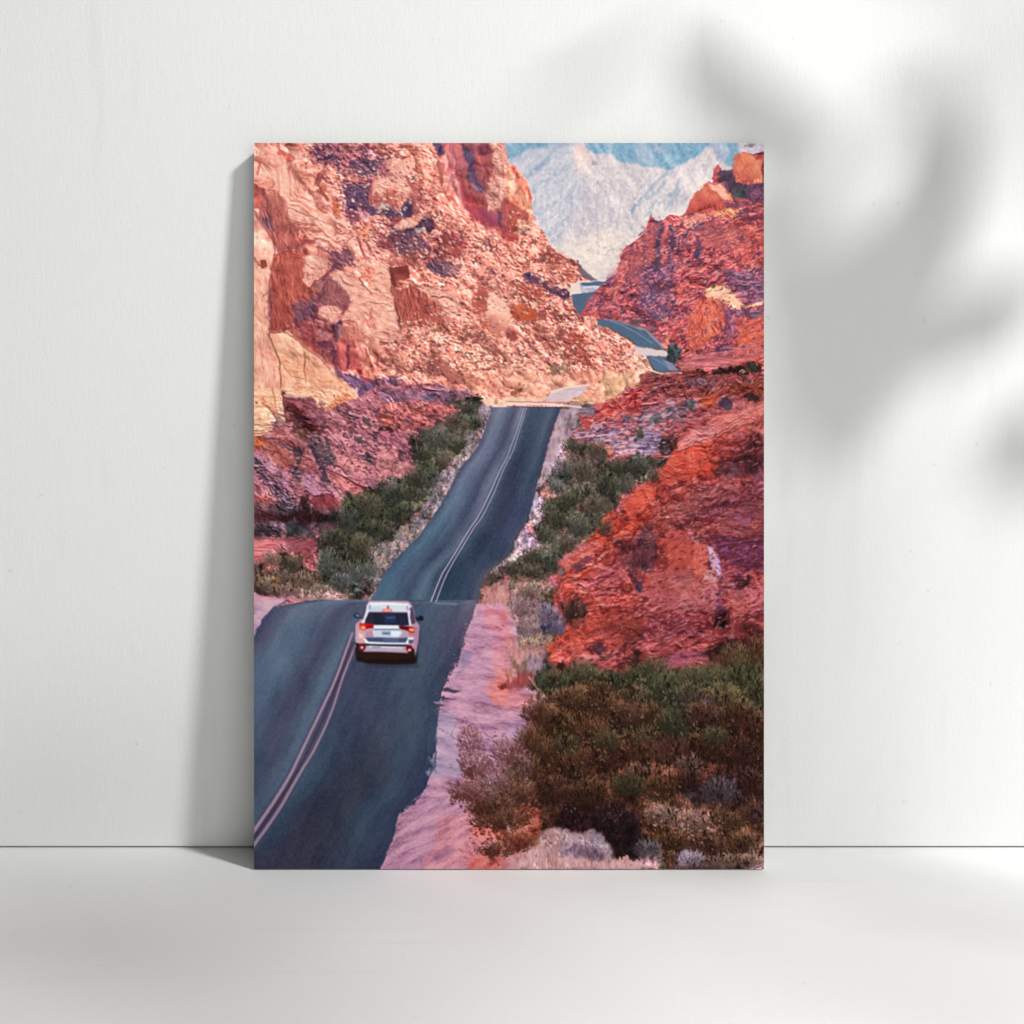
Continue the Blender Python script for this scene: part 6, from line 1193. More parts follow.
def road(rows, L, Rr, y0, y1, seed, fe=.9, warp=.9):
    sl = (slice(int((y0-PY0)*SS), int((y1-PY0)*SS)), slice(0, IW))
    Y = GY[sl]; X = GX[sl]+WX[sl]*warp*.9; Yw = Y+WY[sl]*.5
    l = interp(L, Yw); r = interp(Rr, Yw)
    u = (X-l)/(r-l)
    d = np.minimum(X-l, r-X)
    a = np.clip(.5+d/(2*fe), 0, 1)
    ys = np.array([q[0] for q in rows], np.float32)
    cols = np.array([q[1] for q in rows], np.float32)         # rows, bands, 3
    out = np.zeros(Y.shape+(3,), np.float32)
    uu = np.clip(u+.02*vnoise(26, seed, 60, 3)[sl], 0, 1)
    k = np.clip(np.interp(Y, ys, np.arange(len(ys))), 0, len(ys)-1.001); i = k.astype(int); f = (k-i)
    for c in range(3):
        stack = np.stack([np.interp(uu, US, cols[j, :, c]) for j in range(len(ys))])
        lo = np.take_along_axis(stack, i[None], 0)[0]; hi = np.take_along_axis(stack, np.minimum(i+1, len(ys)-1)[None], 0)[0]
        out[..., c] = lo*(1-f)+hi*f
    lum = out.mean(-1, keepdims=True); out = lum+(out-lum)*.86+1.
    mean = blur(out, 60); out = mean+(out-mean)*1.15
    Us = u*95; out = out+(4.2*vnoise(3.2, seed+5, 0, 1, Us, Yw/26)+2.6*vnoise(1.2, seed+6, 0, 1, Us, Yw/14))[..., None]
    out = out*np.array([1.07, .965, .985], np.float32)
    g = 4.*vnoise(1.1, seed+1)[sl]+2.5*vnoise(2.2, seed+7)[sl]+3.5*vnoise(5, seed+2, -60, 4)[sl]+4*vnoise(14, seed+3, 70, 3)[sl]
    out += g[..., None]*np.array([1.1, 1., .9], np.float32)
    put(sl, out, a)

up = [(407, [(84,104,128),(96,128,148),(78,110,134),(70,84,116),(100,124,146),(64,88,112),(52,78,104),(58,86,112),(64,88,114),(50,68,100)]),
      (440, [(64,82,112),(92,114,142),(84,112,140),(60,74,106),(78,106,132),(64,92,118),(44,66,94),(48,74,102),(60,86,112),(50,70,98)]),
      (480, [(60,80,108),(88,120,150),(74,104,134),(58,76,106),(84,114,138),(64,92,118),(44,62,92),(46,66,94),(52,82,108),(48,68,96)]),
      (520, [(58,88,112),(72,118,144),(60,92,122),(56,82,112),(82,104,132),(58,88,116),(40,62,88),(46,62,90),(50,72,106),(56,70,98)]),
      (560, [(54,80,104),(64,110,140),(60,96,124),(52,78,106),(70,106,132),(48,80,106),(38,64,88),(38,64,90),(46,72,102),(60,76,98)]),
      (600, [(70,104,128),(62,110,138),(58,98,126),(52,84,112),(66,110,134),(54,90,116),(36,68,94),(38,70,96),(44,72,100),(60,80,104)])]
lo = [(601, [(70,90,116),(84,112,136),(80,114,138),(70,88,118),(72,96,122),(60,84,114),(56,80,108),(62,96,122),(66,90,116),(92,104,130)]),
      (630, [(66,74,108),(76,110,138),(72,106,134),(64,82,112),(74,106,132),(58,80,110),(50,76,104),(54,86,114),(60,84,112),(70,76,110)]),
      (670, [(60,84,116),(76,112,140),(70,110,138),(60,76,106),(72,112,138),(56,74,104),(50,68,98),(52,80,106),(52,84,108),(46,60,92)]),
      (720, [(58,80,112),(66,100,132),(62,92,124),(62,78,108),(70,108,136),(48,74,104),(46,68,98),(52,72,100),(48,80,104),(44,72,98)]),
      (770, [(56,80,110),(60,96,128),(58,92,124),(58,80,110),(66,104,134),(46,78,106),(44,62,86),(42,58,78),(46,74,102),(44,60,92)]),
      (830, [(54,76,106),(60,92,122),(58,86,116),(54,80,110),(56,92,122),(42,70,98),(46,56,82),(44,58,76),(40,70,96),(40,62,92)]),
      (869, [(50,70,100),(54,80,110),(50,76,104),(44,70,98),(42,72,98),(44,54,80),(46,54,78),(44,54,78),(44,64,90),(40,58,88)])]
road(up, UL, UR, 407, 604, 200)
road(lo, LLg, LR, 600, 869, 210)
# crest: pale cut of cream road beyond, dip line across the lane
R('C2', '780,80 1040,60 1040,125 890,130 860,130', [(226, 180, 156), (244, 204, 178), (250, 216, 192)], 'fine', 1, 1, .9)
R('C3', '-20,60 300,60 260,100 -20,125', [(236, 190, 160), (248, 210, 182)], 'fine', 1, 1, .9)
R('B3', '330,1000 420,970 580,950 620,950 540,1040 300,1040', [(196, 176, 186), (214, 196, 204), (226, 208, 212)], 'sand', 1, .6, 1)
R('C3', '260,85 380,-10 570,-10 500,60 470,95', [(190, 168, 178), (208, 184, 192), (220, 196, 202)], 'sand', 1, .6, 1)
line('B3', '330,1000 440,965 620,945', (246, 214, 196), 1.6, 1.2, .9, .9)
line('C3', '340,60 460,10', (224, 170, 160), .8, .6, .6, .7)
line('C3', '-20,90 100,96 260,98 460,102', (150, 116, 124), .8, 1.2, .6, .85, .4)
line('C3', '-20,112 200,112 440,120 560,140', (244, 214, 206), 2.2, 1.6, .8, .95, .5)
line('C2', '890,128 1030,128', (236, 204, 194), 1.4, 1.8, .7, .9)
line('C3', '-20,130 400,140', (56, 70, 96), .9, .9, .6, .8)
R('C2', '900,70 930,70 930,110 905,110', [(150, 110, 80), (190, 150, 112)], 'leaf', 1, 1, .8)
R('C3', '5,10 50,10 50,50 5,50', [(120, 70, 46), (160, 104, 70)], 'leaf', 1, 1, .8)
R('C3', '500,60 560,40 680,40 640,70 560,90', [(180, 134, 96), (226, 184, 140)], 'leaf', 1.2, 1.4, .8)
line('D1', '560,655 760,668 940,672', (140, 152, 166), 1.2, 1.2, 1.1, .55, .8)
line('D2', '0,680 200,684 240,690', (140, 166, 184), .9, .7, .9, .6, .3)
line('D2', '250,690 420,690 620,698 790,694', (120, 142, 162), .8, .8, 1., .45, .5)
line('D2', '440,696 600,700', (130, 156, 174), 1.2, 1., 1.2, .5, .4)
# left sand patch at the verge
R('D1', '20,610 120,640 260,660 300,670 180,730 100,820 50,930 20,980', SAND, 'sand', 1, .9, 1)
R('D1', '20,610 120,640 240,660 120,680 20,680', [(196, 130, 150), (220, 156, 166)], 'sand', 2, 1, .8)
line('D1', '300,672 190,728 105,822 50,930', (70, 76, 108), 1.4, 2, .9, .75, .9)
line('D1', '280,660 420,665 620,655', (150, 130, 140), 1.6, 1, .9, .8, .8)
# centre lines
for s in ('349.5,641 336,678 321,711 301,753 288,779 273,803 251,835', '355.5,646 344,674 329.5,717 314,750 299.5,774 278,811 252,848'):
    line('G', curve(s), (74, 66, 100), 5.5, 8, 1.6, .55)
line('G', curve('352.5,643 340,676 325,714 307.5,751.5 294,777 275.5,807 252,841'), (72, 48, 76), 2, 3, .8, .75)
line('G', curve('352.5,633 349.5,641 336,678 321,711 301,753 288,779 273,803 251,835'), (182, 154, 172), 1.9, 3.5, .8, .8, .15)
line('G', curve('355.5,646 344,674 329.5,717 314,750 299.5,774 278,811 252,848'), (170, 148, 168), 1.9, 3.4, .8, .76, .15)
line('G', curve('431.2,601 442,574.7 453.6,555.6 469,530 478,517 489,495 499,472.5 508,455 511,446 517.6,429 524,408'), (186, 176, 202), 1.25, .6, .5, .85, .15)
line('G', curve('436,601.5 446,576 458.7,553 474,527.7 482,517 493,495 503,471 510,457 513,451 520,429 526.5,408'), (180, 170, 196), 1.2, .55, .5, .8, .15)
line('G', curve('433.5,601.5 444,575 456,554.5 471.5,529 480,517 491,495 501,472'), (58, 70, 104), 1.2, .6, .5, .8)
# ragged pavement edge
for sgn, cc in ((0, [(196, 164, 186), (170, 140, 164), (214, 184, 200)]), (1, [(52, 60, 86), (70, 76, 104)])):
    dabs('G', '466,618 458,640 452,660 442,680 434,696 434,740 432,770 424,792 400,808 394,832 384,860 388,862 398,836 404,812 428,796 438,772 440,742 440,700 448,684 458,664 464,644 472,620', 46, cc, .7, 70+sgn, 0, 1.8, .5)
R('E2', '610,60 660,20 620,160 560,250 530,350 510,330 560,230 600,140', [(40, 48, 74), (64, 70, 98)], 'fine', 1, 1.4, .85)
R('E2', '640,110 700,80 720,180 640,240 590,300 640,200', [(130, 124, 156), (166, 152, 182)], 'sand', 1.5, 1.2, .75)
C('E2', '475,385 520,375 600,395 640,400 600,412 520,412', (60, 56, 82), 1, 1, .85)
C('E2', '470,445 500,440 520,460 600,460 560,470 490,475', (58, 56, 84), 1, 1, .85)
C('E2', '450,510 480,508 510,522 480,528', (64, 60, 90), .9, .8, .85)
C('E2', '425,480 480,482 520,500 440,500', (150, 148, 176), 1, .8, .8)
R('E2', '460,560 560,560 620,700 600,860 450,900 440,760 470,640', [(156, 148, 176), (186, 174, 198), (204, 190, 208)], 'sand', 2.5, 1, .8)
R('F2', '390,90 440,60 620,60 660,200 600,260 400,260 360,210 420,180', [(150, 142, 168), (180, 168, 190), (200, 184, 200)], 'sand', 2, 1, .8)
C('E2', '395,900 420,880 415,930 395,935', (40, 50, 78), .9, .8, .8)
line('F2', '440,60 420,170 350,330 300,420', (44, 52, 80), 2, 2, 1, .7, 1.4)
line('F2', '300,425 200,480 140,560 110,700 60,830 5,960', (44, 56, 82), 2, 1.6, 1, .6, 1)
R('F2', '200,430 310,420 250,470 170,540', [(34, 44, 70), (56, 70, 98)], 'fine', 1, 1.2, .8)
R('D2', '690,790 760,710 740,760 700,860 680,930 650,1010 630,1010 660,900', [(70, 76, 108), (110, 108, 140)], 'fine', 1.2, 1.4, .7)

# ================================================================ brush in the lower right
BB = ('556,668 575,662 600,668 625,674 650,676 690,672 720,668 745,654 770,650 770,875 655,870 636,864 612,850 600,846 575,830 556,832 540,838 520,850 505,852 520,830 508,815 512,800 526,790 530,770 524,740 532,718 540,700 542,690 536,684')
R('G', BB, BUSHB, 'brush', 1.4, 2.4)
R('E3', '190,330 280,290 380,330 440,280 520,200 640,200 640,300 560,330 430,340 400,430 300,430', [(36, 38, 30), (60, 62, 48), (84, 82, 62), (110, 104, 84)], 'leaf', 1.4, 2.2, 1)
R('E3', '640,230 740,220 760,290 700,320 640,290', [(80, 66, 54), (124, 104, 84), (150, 130, 106)], 'brush', 1.5, 2, .9)
R('E3', '760,270 1030,250 1030,420 860,410 760,350', [(40, 42, 26), (62, 60, 38), (80, 76, 50)], 'leaf', 1.6, 2.2, .95)
R('E3', '300,430 420,380 520,340 640,350 620,470 500,520 380,560 250,560', [(80, 46, 30), (126, 84, 58), (170, 124, 92), (200, 150, 120)], 'leaf', 1.4, 2.2, .95)
R('E3', '130,690 240,600 440,560 640,560 640,760 460,800 250,960 180,960 160,800', [(46, 26, 14), (78, 48, 24), (104, 70, 40), (134, 96, 64)], 'leaf', 1.6, 2.4, .95)
R('E3', '640,540 860,480 1030,480 1030,620 830,640 640,700', [(60, 40, 30), (96, 68, 52), (124, 94, 76), (150, 116, 98)], 'brush', 2, 2.4, .9)
R('E3', '840,600 1030,580 1030,760 880,760', [(50, 40, 28), (76, 60, 44), (104, 84, 64)], 'leaf', 2, 2.4, .85)
R('E3', '380,760 640,620 760,620 760,860 500,1000 360,960', [(52, 28, 20), (84, 52, 34), (106, 74, 56), (134, 104, 88)], 'leaf', 2, 2.4, .85)
R('E3', '740,780 1030,760 1030,1030 800,1030', [(56, 32, 26), (88, 54, 42), (112, 72, 54)], 'brush', 2, 2.4, .8)
R('E3', '180,880 380,880 360,1030 170,1030', [(70, 34, 28), (104, 58, 44), (130, 80, 66)], 'leaf', 2, 2.4, .8)
line('E3', '150,290 190,350 270,440', (200, 146, 126), 1.6, 1.6, .7, .9, .6)
line('E3', '180,300 200,350', (190, 130, 116), 1.2, .8, .6, .8, .5)
line('E3', '430,400 390,460', (170, 150, 120), 1.6, 1, .7, .8, .8)
R('E4', '20,250 260,240 420,220 460,340 380,420 260,420 240,580 100,560 0,480 0,300', [(36, 36, 24), (58, 58, 40), (80, 80, 54), (104, 98, 70)], 'leaf', 1.8, 2.4, .95)
R('E4', '150,290 270,290 280,350 190,380', [(58, 66, 40), (84, 92, 58)], 'leaf', 1.8, 2, .8)
R('E4', '260,360 480,360 460,460 360,560 260,600', [(34, 30, 30), (54, 50, 46), (76, 70, 64)], 'leaf', 2, 2.2, .9)
R('E4', '420,220 760,230 760,420 640,440 500,400 440,400', [(52, 40, 26), (86, 70, 48), (118, 98, 70), (140, 118, 90)], 'grass', 1.8, 2.2, .95)
R('E4', '740,160 900,200 990,260 990,560 880,560 760,480', [(40, 38, 24), (64, 62, 40), (92, 88, 58), (120, 110, 80)], 'leaf', 1.8, 2.4, .92)
R('E4', '860,60 990,40 990,330 900,300', [(54, 32, 22), (90, 58, 40), (124, 88, 62)], 'grass', 2, 2, .8)
R('E4', '500,430 640,430 630,500 520,510', [(56, 46, 60), (88, 76, 92), (110, 96, 108)], 'leaf', 2, 2.2, .85)
R('E4', '380,520 740,500 760,640 720,740 500,740 380,700', [(36, 22, 20), (62, 42, 36), (92, 68, 58), (140, 112, 100)], 'leaf', 2, 2.4, .9)
R('E4', '740,560 990,600 990,720 800,720', [(56, 18, 22), (88, 36, 34), (118, 58, 48)], 'brush', 2, 2.4, .85)
R('E4', '250,600 390,560 390,760 270,760', [(36, 36, 28), (58, 58, 46), (84, 80, 68)], 'leaf', 2, 2.2, .85)
R('E4', '-10,480 80,500 100,620 0,640', [(90, 66, 54), (134, 100, 84), (164, 130, 110)], 'grass', 2, 2.2, .85)
R('E4', '80,620 200,620 200,740 60,760', [(60, 44, 26), (96, 76, 50), (126, 106, 76)], 'leaf', 2, 2.2, .85)
R('E4', '-10,820 360,840 340,1030 -10,1030', [(54, 28, 20), (90, 52, 38), (124, 82, 64), (160, 118, 98)], 'brush', 2.4, 2.4, .85)
R('E4', '380,760 560,780 480,980 360,1000', [(34, 20, 16), (60, 38, 30), (84, 58, 46)], 'brush', 2, 2.2, .85)
R('E4', '560,740 640,760 640,880 560,860', [(80, 62, 56), (114, 92, 84)], 'brush', 2, 2, .8)
R('E4', '640,740 990,720 990,880 700,900', [(44, 28, 16), (68, 46, 26), (90, 62, 40)], 'leaf', 2, 2.4, .85)
R('E4', '720,860 990,840 990,1030 700,1030', [(46, 18, 16), (76, 36, 32), (104, 58, 52)], 'brush', 2, 2.4, .85)
dabs('E4', '340,500 760,480 740,740 520,740 380,560', 26, [(196, 160, 160), (150, 124, 120), (220, 180, 190)], .75, 61, 20, 1.4, .8)
R('F4', '0,0 360,20 340,330 0,420', [(50, 26, 18), (86, 50, 34), (120, 80, 60), (154, 112, 90)], 'brush', 2.4, 2.4, .85)
R('F4', '360,0 990,0 990,150 760,160 560,140 380,140', [(34, 18, 14), (58, 34, 26), (80, 50, 36)], 'leaf', 2, 2.4, .85)
R('F4', '430,260 470,180 560,130 640,160 600,240 500,300', [(110, 60, 44), (160, 96, 74), (190, 124, 100)], 'leaf', 1.8, 2.4, .95)
R('F4', '380,300 560,280 640,380 560,480 420,480 360,380', [(30, 24, 28), (52, 42, 44), (80, 66, 68)], 'leaf', 2, 2.4, .9)
R('F4', '640,240 760,240 760,420 660,420', [(44, 34, 40), (80, 66, 76), (124, 108, 122)], 'brush', 2, 2.4, .85)
R('F4', '760,160 990,180 990,520 760,480', [(36, 20, 20), (64, 40, 36), (92, 64, 58)], 'brush', 2, 2.4, .85)
R('F4', '80,420 360,420 560,540 640,640 620,720 420,720 260,660 100,560', [(70, 40, 32), (118, 78, 62), (166, 122, 106), (206, 160, 148)], 'leaf', 2, 2.4, .95)
R('F4', '420,540 560,540 520,600 420,600', [(130, 80, 84), (180, 124, 132), (210, 156, 166)], 'leaf', 1.6, 2, .85)
R('F4', '560,600 660,640 640,690 560,670', [(160, 100, 96), (206, 140, 136), (224, 170, 168)], 'leaf', 1.4, 1.8, .85)
R('F4', '880,480 990,500 990,580 890,580', [(70, 50, 76), (120, 96, 120), (160, 130, 150)], 'leaf', 1.6, 2, .85)
R('F4', '660,520 880,520 860,680 700,680', [(44, 30, 22), (80, 58, 42), (110, 84, 62)], 'brush', 2, 2.2, .85)
R('F4', '60,640 400,700 380,820 180,800 60,760', [(40, 22, 12), (76, 48, 26), (100, 68, 42)], 'leaf', 2, 2.4, .9)
R('F4', '560,760 990,700 990,1000 600,1000', [(44, 26, 20), (78, 52, 42), (114, 84, 70), (150, 116, 100)], 'brush', 2, 2.4, .85)
R('F4', '290,880 400,800 450,860 380,960 300,950', [(110, 92, 110), (160, 140, 160), (196, 178, 194)], 'brush', 1.4, 2, .95)
R('F4', '440,860 620,860 620,980 440,980', [(40, 24, 26), (74, 54, 58), (104, 80, 84)], 'brush', 1.8, 2, .85)
R('F4', '860,940 940,890 1000,900 1000,990 860,990', [(170, 120, 128), (214, 160, 164), (228, 180, 182)], 'fine', 1.4, 1.8, .95)
R('F4', '-20,700 60,740 200,860 240,980 -20,980', [(70, 66, 66), (110, 100, 98), (146, 130, 128)], 'brush', 1.8, 2.2, .9)
R('F4', '-20,900 140,920 180,985 -20,985', [(190, 140, 150), (216, 168, 172)], 'fine', 1.8, 1.6, .9)
R('F4', '-20,720 60,740 60,840 -20,860', [(30, 26, 26), (54, 44, 44)], 'brush', 2, 2, .85)
R('F3', '380,430 640,440 900,480 1030,560 1030,880 960,900 830,880 760,760 640,680 500,660 380,640', [(34, 16, 16), (60, 32, 34), (84, 50, 54), (110, 76, 80)], 'brush', 1.6, 2.2, .95)
R('F3', '700,500 900,500 1030,580 1030,880 860,880 780,740 640,640', [(28, 20, 20), (48, 38, 38), (70, 58, 58)], 'brush', 2, 2, .85)
smear(BB, 3, 4, .8, 3.)
leafy(BB, 640, .8, fe=3.)
tone(BB, (1.16, 1.10, 1.12), .95)
boulders(BB, 1850, .8, 20, 0, 1.2, -.1, 1., (1, 1, 1), .4, (.6, .6, .6))
for s, m in (('60,600 500,660 540,780 460,900 200,800', (.86, .82, .84)), ('700,440 1000,420 1000,760 720,700', (.84, .80, .84)), ('180,680 520,700 520,900 180,820', (.72, .68, .74)), ('560,200 760,240 700,460 560,420', (.86, .92, .90))):
    shade('Q', s, m, 7)
# dark hollow and pale round tussock at the foot
R('F3', '0,480 240,480 260,640 220,740 120,830 0,870', [(76, 26, 20), (130, 56, 42), (180, 96, 78), (222, 140, 120)], 'leaf', 1.5, 2.4, 1)
R('F3', '-20,560 60,560 60,640 -20,640', [(216, 126, 100), (240, 166, 138)], 'leaf', 1.2, 1.6, .85)
R('F3', '150,570 230,570 230,640 160,640', [(196, 106, 90), (226, 140, 126)], 'leaf', 1.2, 1.6, .85)
R('F3', '0,260 80,250 130,330 60,380 0,380', [(120, 56, 44), (190, 116, 100), (224, 156, 140)], 'leaf', 1.4, 2, .85)
R('F3', '0,380 180,360 200,440 80,460 0,450', [(70, 34, 34), (104, 58, 60), (130, 84, 88)], 'brush', 2, 2, .85)
R('F3', '0,0 170,0 180,100 160,240 80,260 0,240', [(96, 64, 86), (150, 112, 136), (200, 164, 186), (216, 160, 160)], 'leaf', 1.5, 2.2, .9, 1.2)
R('F3', '-20,870 120,830 220,760 400,800 600,820 800,880 900,880 1030,920 1030,990 -20,990', [(180, 116, 112), (214, 150, 142), (230, 176, 166), (240, 194, 184)], 'grass', 1.2, 1.8, 1)
R('F3', '190,770 260,700 340,660 460,650 540,690 620,670 720,720 790,800 800,870 740,920 600,860 420,860 300,850', [(120, 94, 104), (168, 136, 146), (200, 168, 174), (216, 186, 190)], 'brush', 1.1, 1.8, 1)
R('F3', '190,770 300,690 400,690 420,860 220,900', [(170, 118, 112), (206, 152, 142), (220, 172, 160)], 'grass', 2.2, 1.8, .8)
R('F3', '480,700 560,690 560,760 640,860 540,880 440,840', [(140, 104, 126), (180, 146, 166), (200, 168, 184)], 'brush', 2, 1.8, .8)
R('F3', '520,760 580,780 640,810 760,820 780,900 720,920 640,880 520,890 470,830', [(70, 46, 62), (104, 78, 96), (150, 122, 142)], 'brush', 1.6, 1.8, .8)
R('F3', '660,700 760,770 790,860 720,840 640,780', [(130, 126, 150), (166, 160, 180), (186, 178, 194)], 'brush', 1.6, 1.8, .85)
tuft('F3', '200,780 340,670 520,690 640,690 780,820 700,880 400,850', 90, [(224, 196, 198), (110, 80, 96), (196, 160, 168), (236, 196, 180)], 3, .45, 62, (-130, -50))
tuft('F3', '0,880 300,840 700,900 1010,930 1010,970 0,970', 60, [(240, 200, 186), (190, 130, 124), (220, 164, 150)], 4, .5, 63)
line('F3', '640,860 640,970', (110, 70, 60), 1, .8, .5, .8)
line('F3', '195,450 220,390 290,350 380,310', (170, 110, 92), 1.2, .8, .6, .85, .8)
line('F3', '420,230 400,290', (160, 120, 70), 1.6, 1, .7, .85, .5)
C('F3', '560,200 590,205 580,218 555,215', (170, 130, 130), .7, .5, .8)
C('F3', '770,350 785,350 780,400 768,400', (180, 140, 126), .8, .5, .8)
# leafy, twiggy skirts of the big bush over the sand
R('F2', '640,210 760,190 800,260 840,330 900,420 1030,380 1030,600 900,580 760,570 700,540 720,470 640,420 520,410 510,350 620,380 680,400 680,280', [(70, 36, 30), (116, 66, 56), (170, 112, 110), (206, 150, 160)], 'leaf', 1.5, 3, .85, 1.3)
R('F2', '720,440 860,400 1030,400 1030,580 880,590 740,560', [(40, 18, 14), (72, 40, 28), (110, 68, 52)], 'leaf', 1.6, 2.6, .9)
R('F2', '900,640 1030,600 1030,860 960,900 860,920 780,840 900,790', [(80, 36, 26), (136, 74, 56), (196, 116, 92), (224, 150, 128)], 'leaf', 1.6, 2.6, .85, 1.2)
LEAFC = [(84, 46, 34), (110, 64, 44), (64, 34, 28), (124, 78, 50), (96, 50, 50), (54, 30, 24)]
dabs('F2', '520,340 640,380 720,280 780,190 860,330 1020,300 1020,600 760,600 560,460', 170, LEAFC, .95, 64, 30, 1.5, .85)
dabs('F2', '700,600 1010,580 1020,900 760,880 820,740', 90, LEAFC, 1., 65, 20, 1.5, .85)
dabs('F2', '540,170 1020,20 1020,360 840,260', 90, [(110, 70, 86), (130, 90, 110), (96, 60, 60), (84, 50, 44)], .95, 66, 30, 1.5, .75)
dabs('E2', '600,620 720,600 760,700 1020,740 1020,1000 640,1000 560,760', 90, [(120, 90, 116), (104, 76, 96), (140, 104, 130), (90, 58, 60)], .9, 67, 30, 1.5, .7)
dabs('E3', '130,560 260,560 240,980 0,980 0,780 120,700', 90, LEAFC+[(150, 110, 110), (190, 150, 150)], 1.05, 68, 40, 1.5, .85)
dabs('F3', '0,0 180,0 200,520 0,840', 130, LEAFC+[(190, 130, 120), (206, 150, 150)], 1., 69, 40, 1.5, .8)
for s in ('1020,430 900,420 780,340 640,250', '1020,520 860,500 700,430 560,370', '1010,330 940,260 880,120 800,60', '1020,380 920,380 840,250 700,180', '1010,640 900,660 760,640', '1010,820 880,840 760,800', '1010,90 900,40 760,20'):
    line('F2', s, (84, 52, 52), 1.1, .5, .5, .75, 2)
for s in ('1020,860 900,850 760,790 680,700', '1020,960 900,920 780,900', '700,740 690,620'):
    line('E2', s, (120, 84, 104), .9, .5, .5, .7, 2)
tuft('E3', '260,420 640,340 1000,420 1000,760 640,1000 240,960', 260, [(128, 92, 62), (50, 28, 18), (150, 118, 94), (96, 64, 40), (170, 134, 116)], 4.2, .5, 70, (-140, -40))
tuft('E4', '20,260 960,200 960,700 400,720 20,600', 260, [(116, 108, 76), (40, 30, 22), (146, 122, 96), (84, 80, 52), (100, 60, 48)], 4.5, .5, 71, (-120, -60))
tuft('E4', '0,760 980,720 980,1020 0,1020', 160, [(130, 96, 74), (40, 24, 18), (100, 66, 50), (160, 126, 110)], 4, .5, 72, (-130, -50))
tuft('F4', '0,20 980,20 980,960 240,960 0,640', 330, [(140, 104, 84), (40, 24, 20), (110, 76, 60), (176, 136, 124), (86, 60, 62)], 3.6, .5, 73, (-150, -30))
tuft('F3', '180,20 1000,20 1000,640 420,620 220,520', 220, [(120, 84, 58), (44, 24, 18), (96, 62, 50), (140, 106, 88)], 4, .5, 74, (-130, -50))

# separate shrubs: olive along the top, brown in the middle, pale tufts at the foot
TOPG = [(34, 36, 26), (54, 58, 38), (78, 80, 54), (106, 104, 74), (132, 122, 92)]
BRNB = [(36, 22, 14), (62, 40, 26), (90, 62, 42), (122, 90, 64), (152, 120, 92)]
REDB = [(40, 22, 18), (70, 42, 34), (104, 70, 56), (140, 104, 88)]
PALE = [(70, 54, 50), (112, 88, 78), (154, 124, 112), (196, 162, 150)]
GREY = [(48, 42, 48), (78, 70, 78), (112, 102, 112), (150, 138, 148)]
for i, (x, y, rx, ry, p) in enumerate(((560, 680, 15, 9, TOPG), (586, 676, 15, 9, TOPG), (612, 682, 16, 10, TOPG), (640, 676, 17, 12, TOPG), (668, 686, 17, 14, TOPG), (694, 678, 15, 12, TOPG), (720, 678, 16, 14, TOPG), (746, 672, 17, 18, TOPG), (758, 690, 11, 14, TOPG),
        (572, 700, 19, 13, BRNB), (600, 706, 20, 15, BRNB), (556, 724, 18, 16, BRNB), (584, 732, 22, 18, BRNB), (622, 716, 18, 14, REDB), (648, 718, 18, 16, BRNB), (674, 722, 18, 14, TOPG), (704, 716, 19, 15, REDB), (736, 716, 18, 15, BRNB), (756, 728, 12, 14, REDB),
        (546, 756, 16, 18, BRNB), (572, 768, 22, 18, BRNB), (608, 754, 22, 18, REDB), (640, 752, 18, 14, BRNB), (672, 752, 18, 15, REDB), (704, 748, 18, 14, BRNB), (738, 752, 20, 15, REDB), (552, 790, 18, 15, REDB), (590, 796, 22, 16, BRNB), (630, 784, 18, 13, TOPG), (660, 790, 17, 13, BRNB), (690, 780, 15, 11, REDB), (722, 792, 20, 14, GREY), (752, 784, 14, 13, REDB),
        (662, 816, 17, 10, PALE), (692, 822, 18, 10, PALE), (726, 822, 17, 10, BRNB), (754, 814, 13, 11, REDB), (672, 842, 18, 10, BRNB), (706, 846, 18, 10, REDB), (740, 844, 18, 10, BRNB), (648, 850, 13, 9, GREY), (692, 860, 12, 8, [(96, 82, 96), (140, 122, 138), (180, 162, 176), (204, 190, 200)]), (722, 862, 14, 7, PALE), (752, 862, 12, 7, PALE))):
    bush(x, y, rx, ry, p, 2200+i, length=4.4, base=.55)
for i, (x, y, rx, ry, p) in enumerate(((600, 690, 12, 9, BRNB), (634, 694, 12, 9, [(60, 48, 36), (96, 78, 58), (130, 108, 84), (160, 138, 112)]), (690, 694, 12, 11, [(50, 40, 34), (84, 68, 56), (118, 98, 82), (150, 128, 110)]), (722, 694, 13, 12, [(60, 50, 34), (98, 84, 56), (132, 114, 82), (156, 136, 104)]), (580, 668, 10, 7, [(70, 58, 46), (110, 92, 74), (150, 126, 106)]), (655, 666, 12, 8, TOPG), (735, 656, 14, 12, [(56, 40, 28), (92, 72, 48), (124, 102, 70), (150, 126, 92)]), (756, 650, 10, 14, BRNB), (608, 742, 13, 10, TOPG), (645, 735, 12, 9, [(70, 60, 44), (108, 94, 70), (146, 128, 102)]), (715, 736, 12, 9, TOPG), (566, 745, 12, 11, TOPG), (690, 765, 12, 9, PALE), (640, 770, 11, 7, PALE))):
    bush(x, y, rx, ry, p, 2260+i, length=5.2, base=.4)
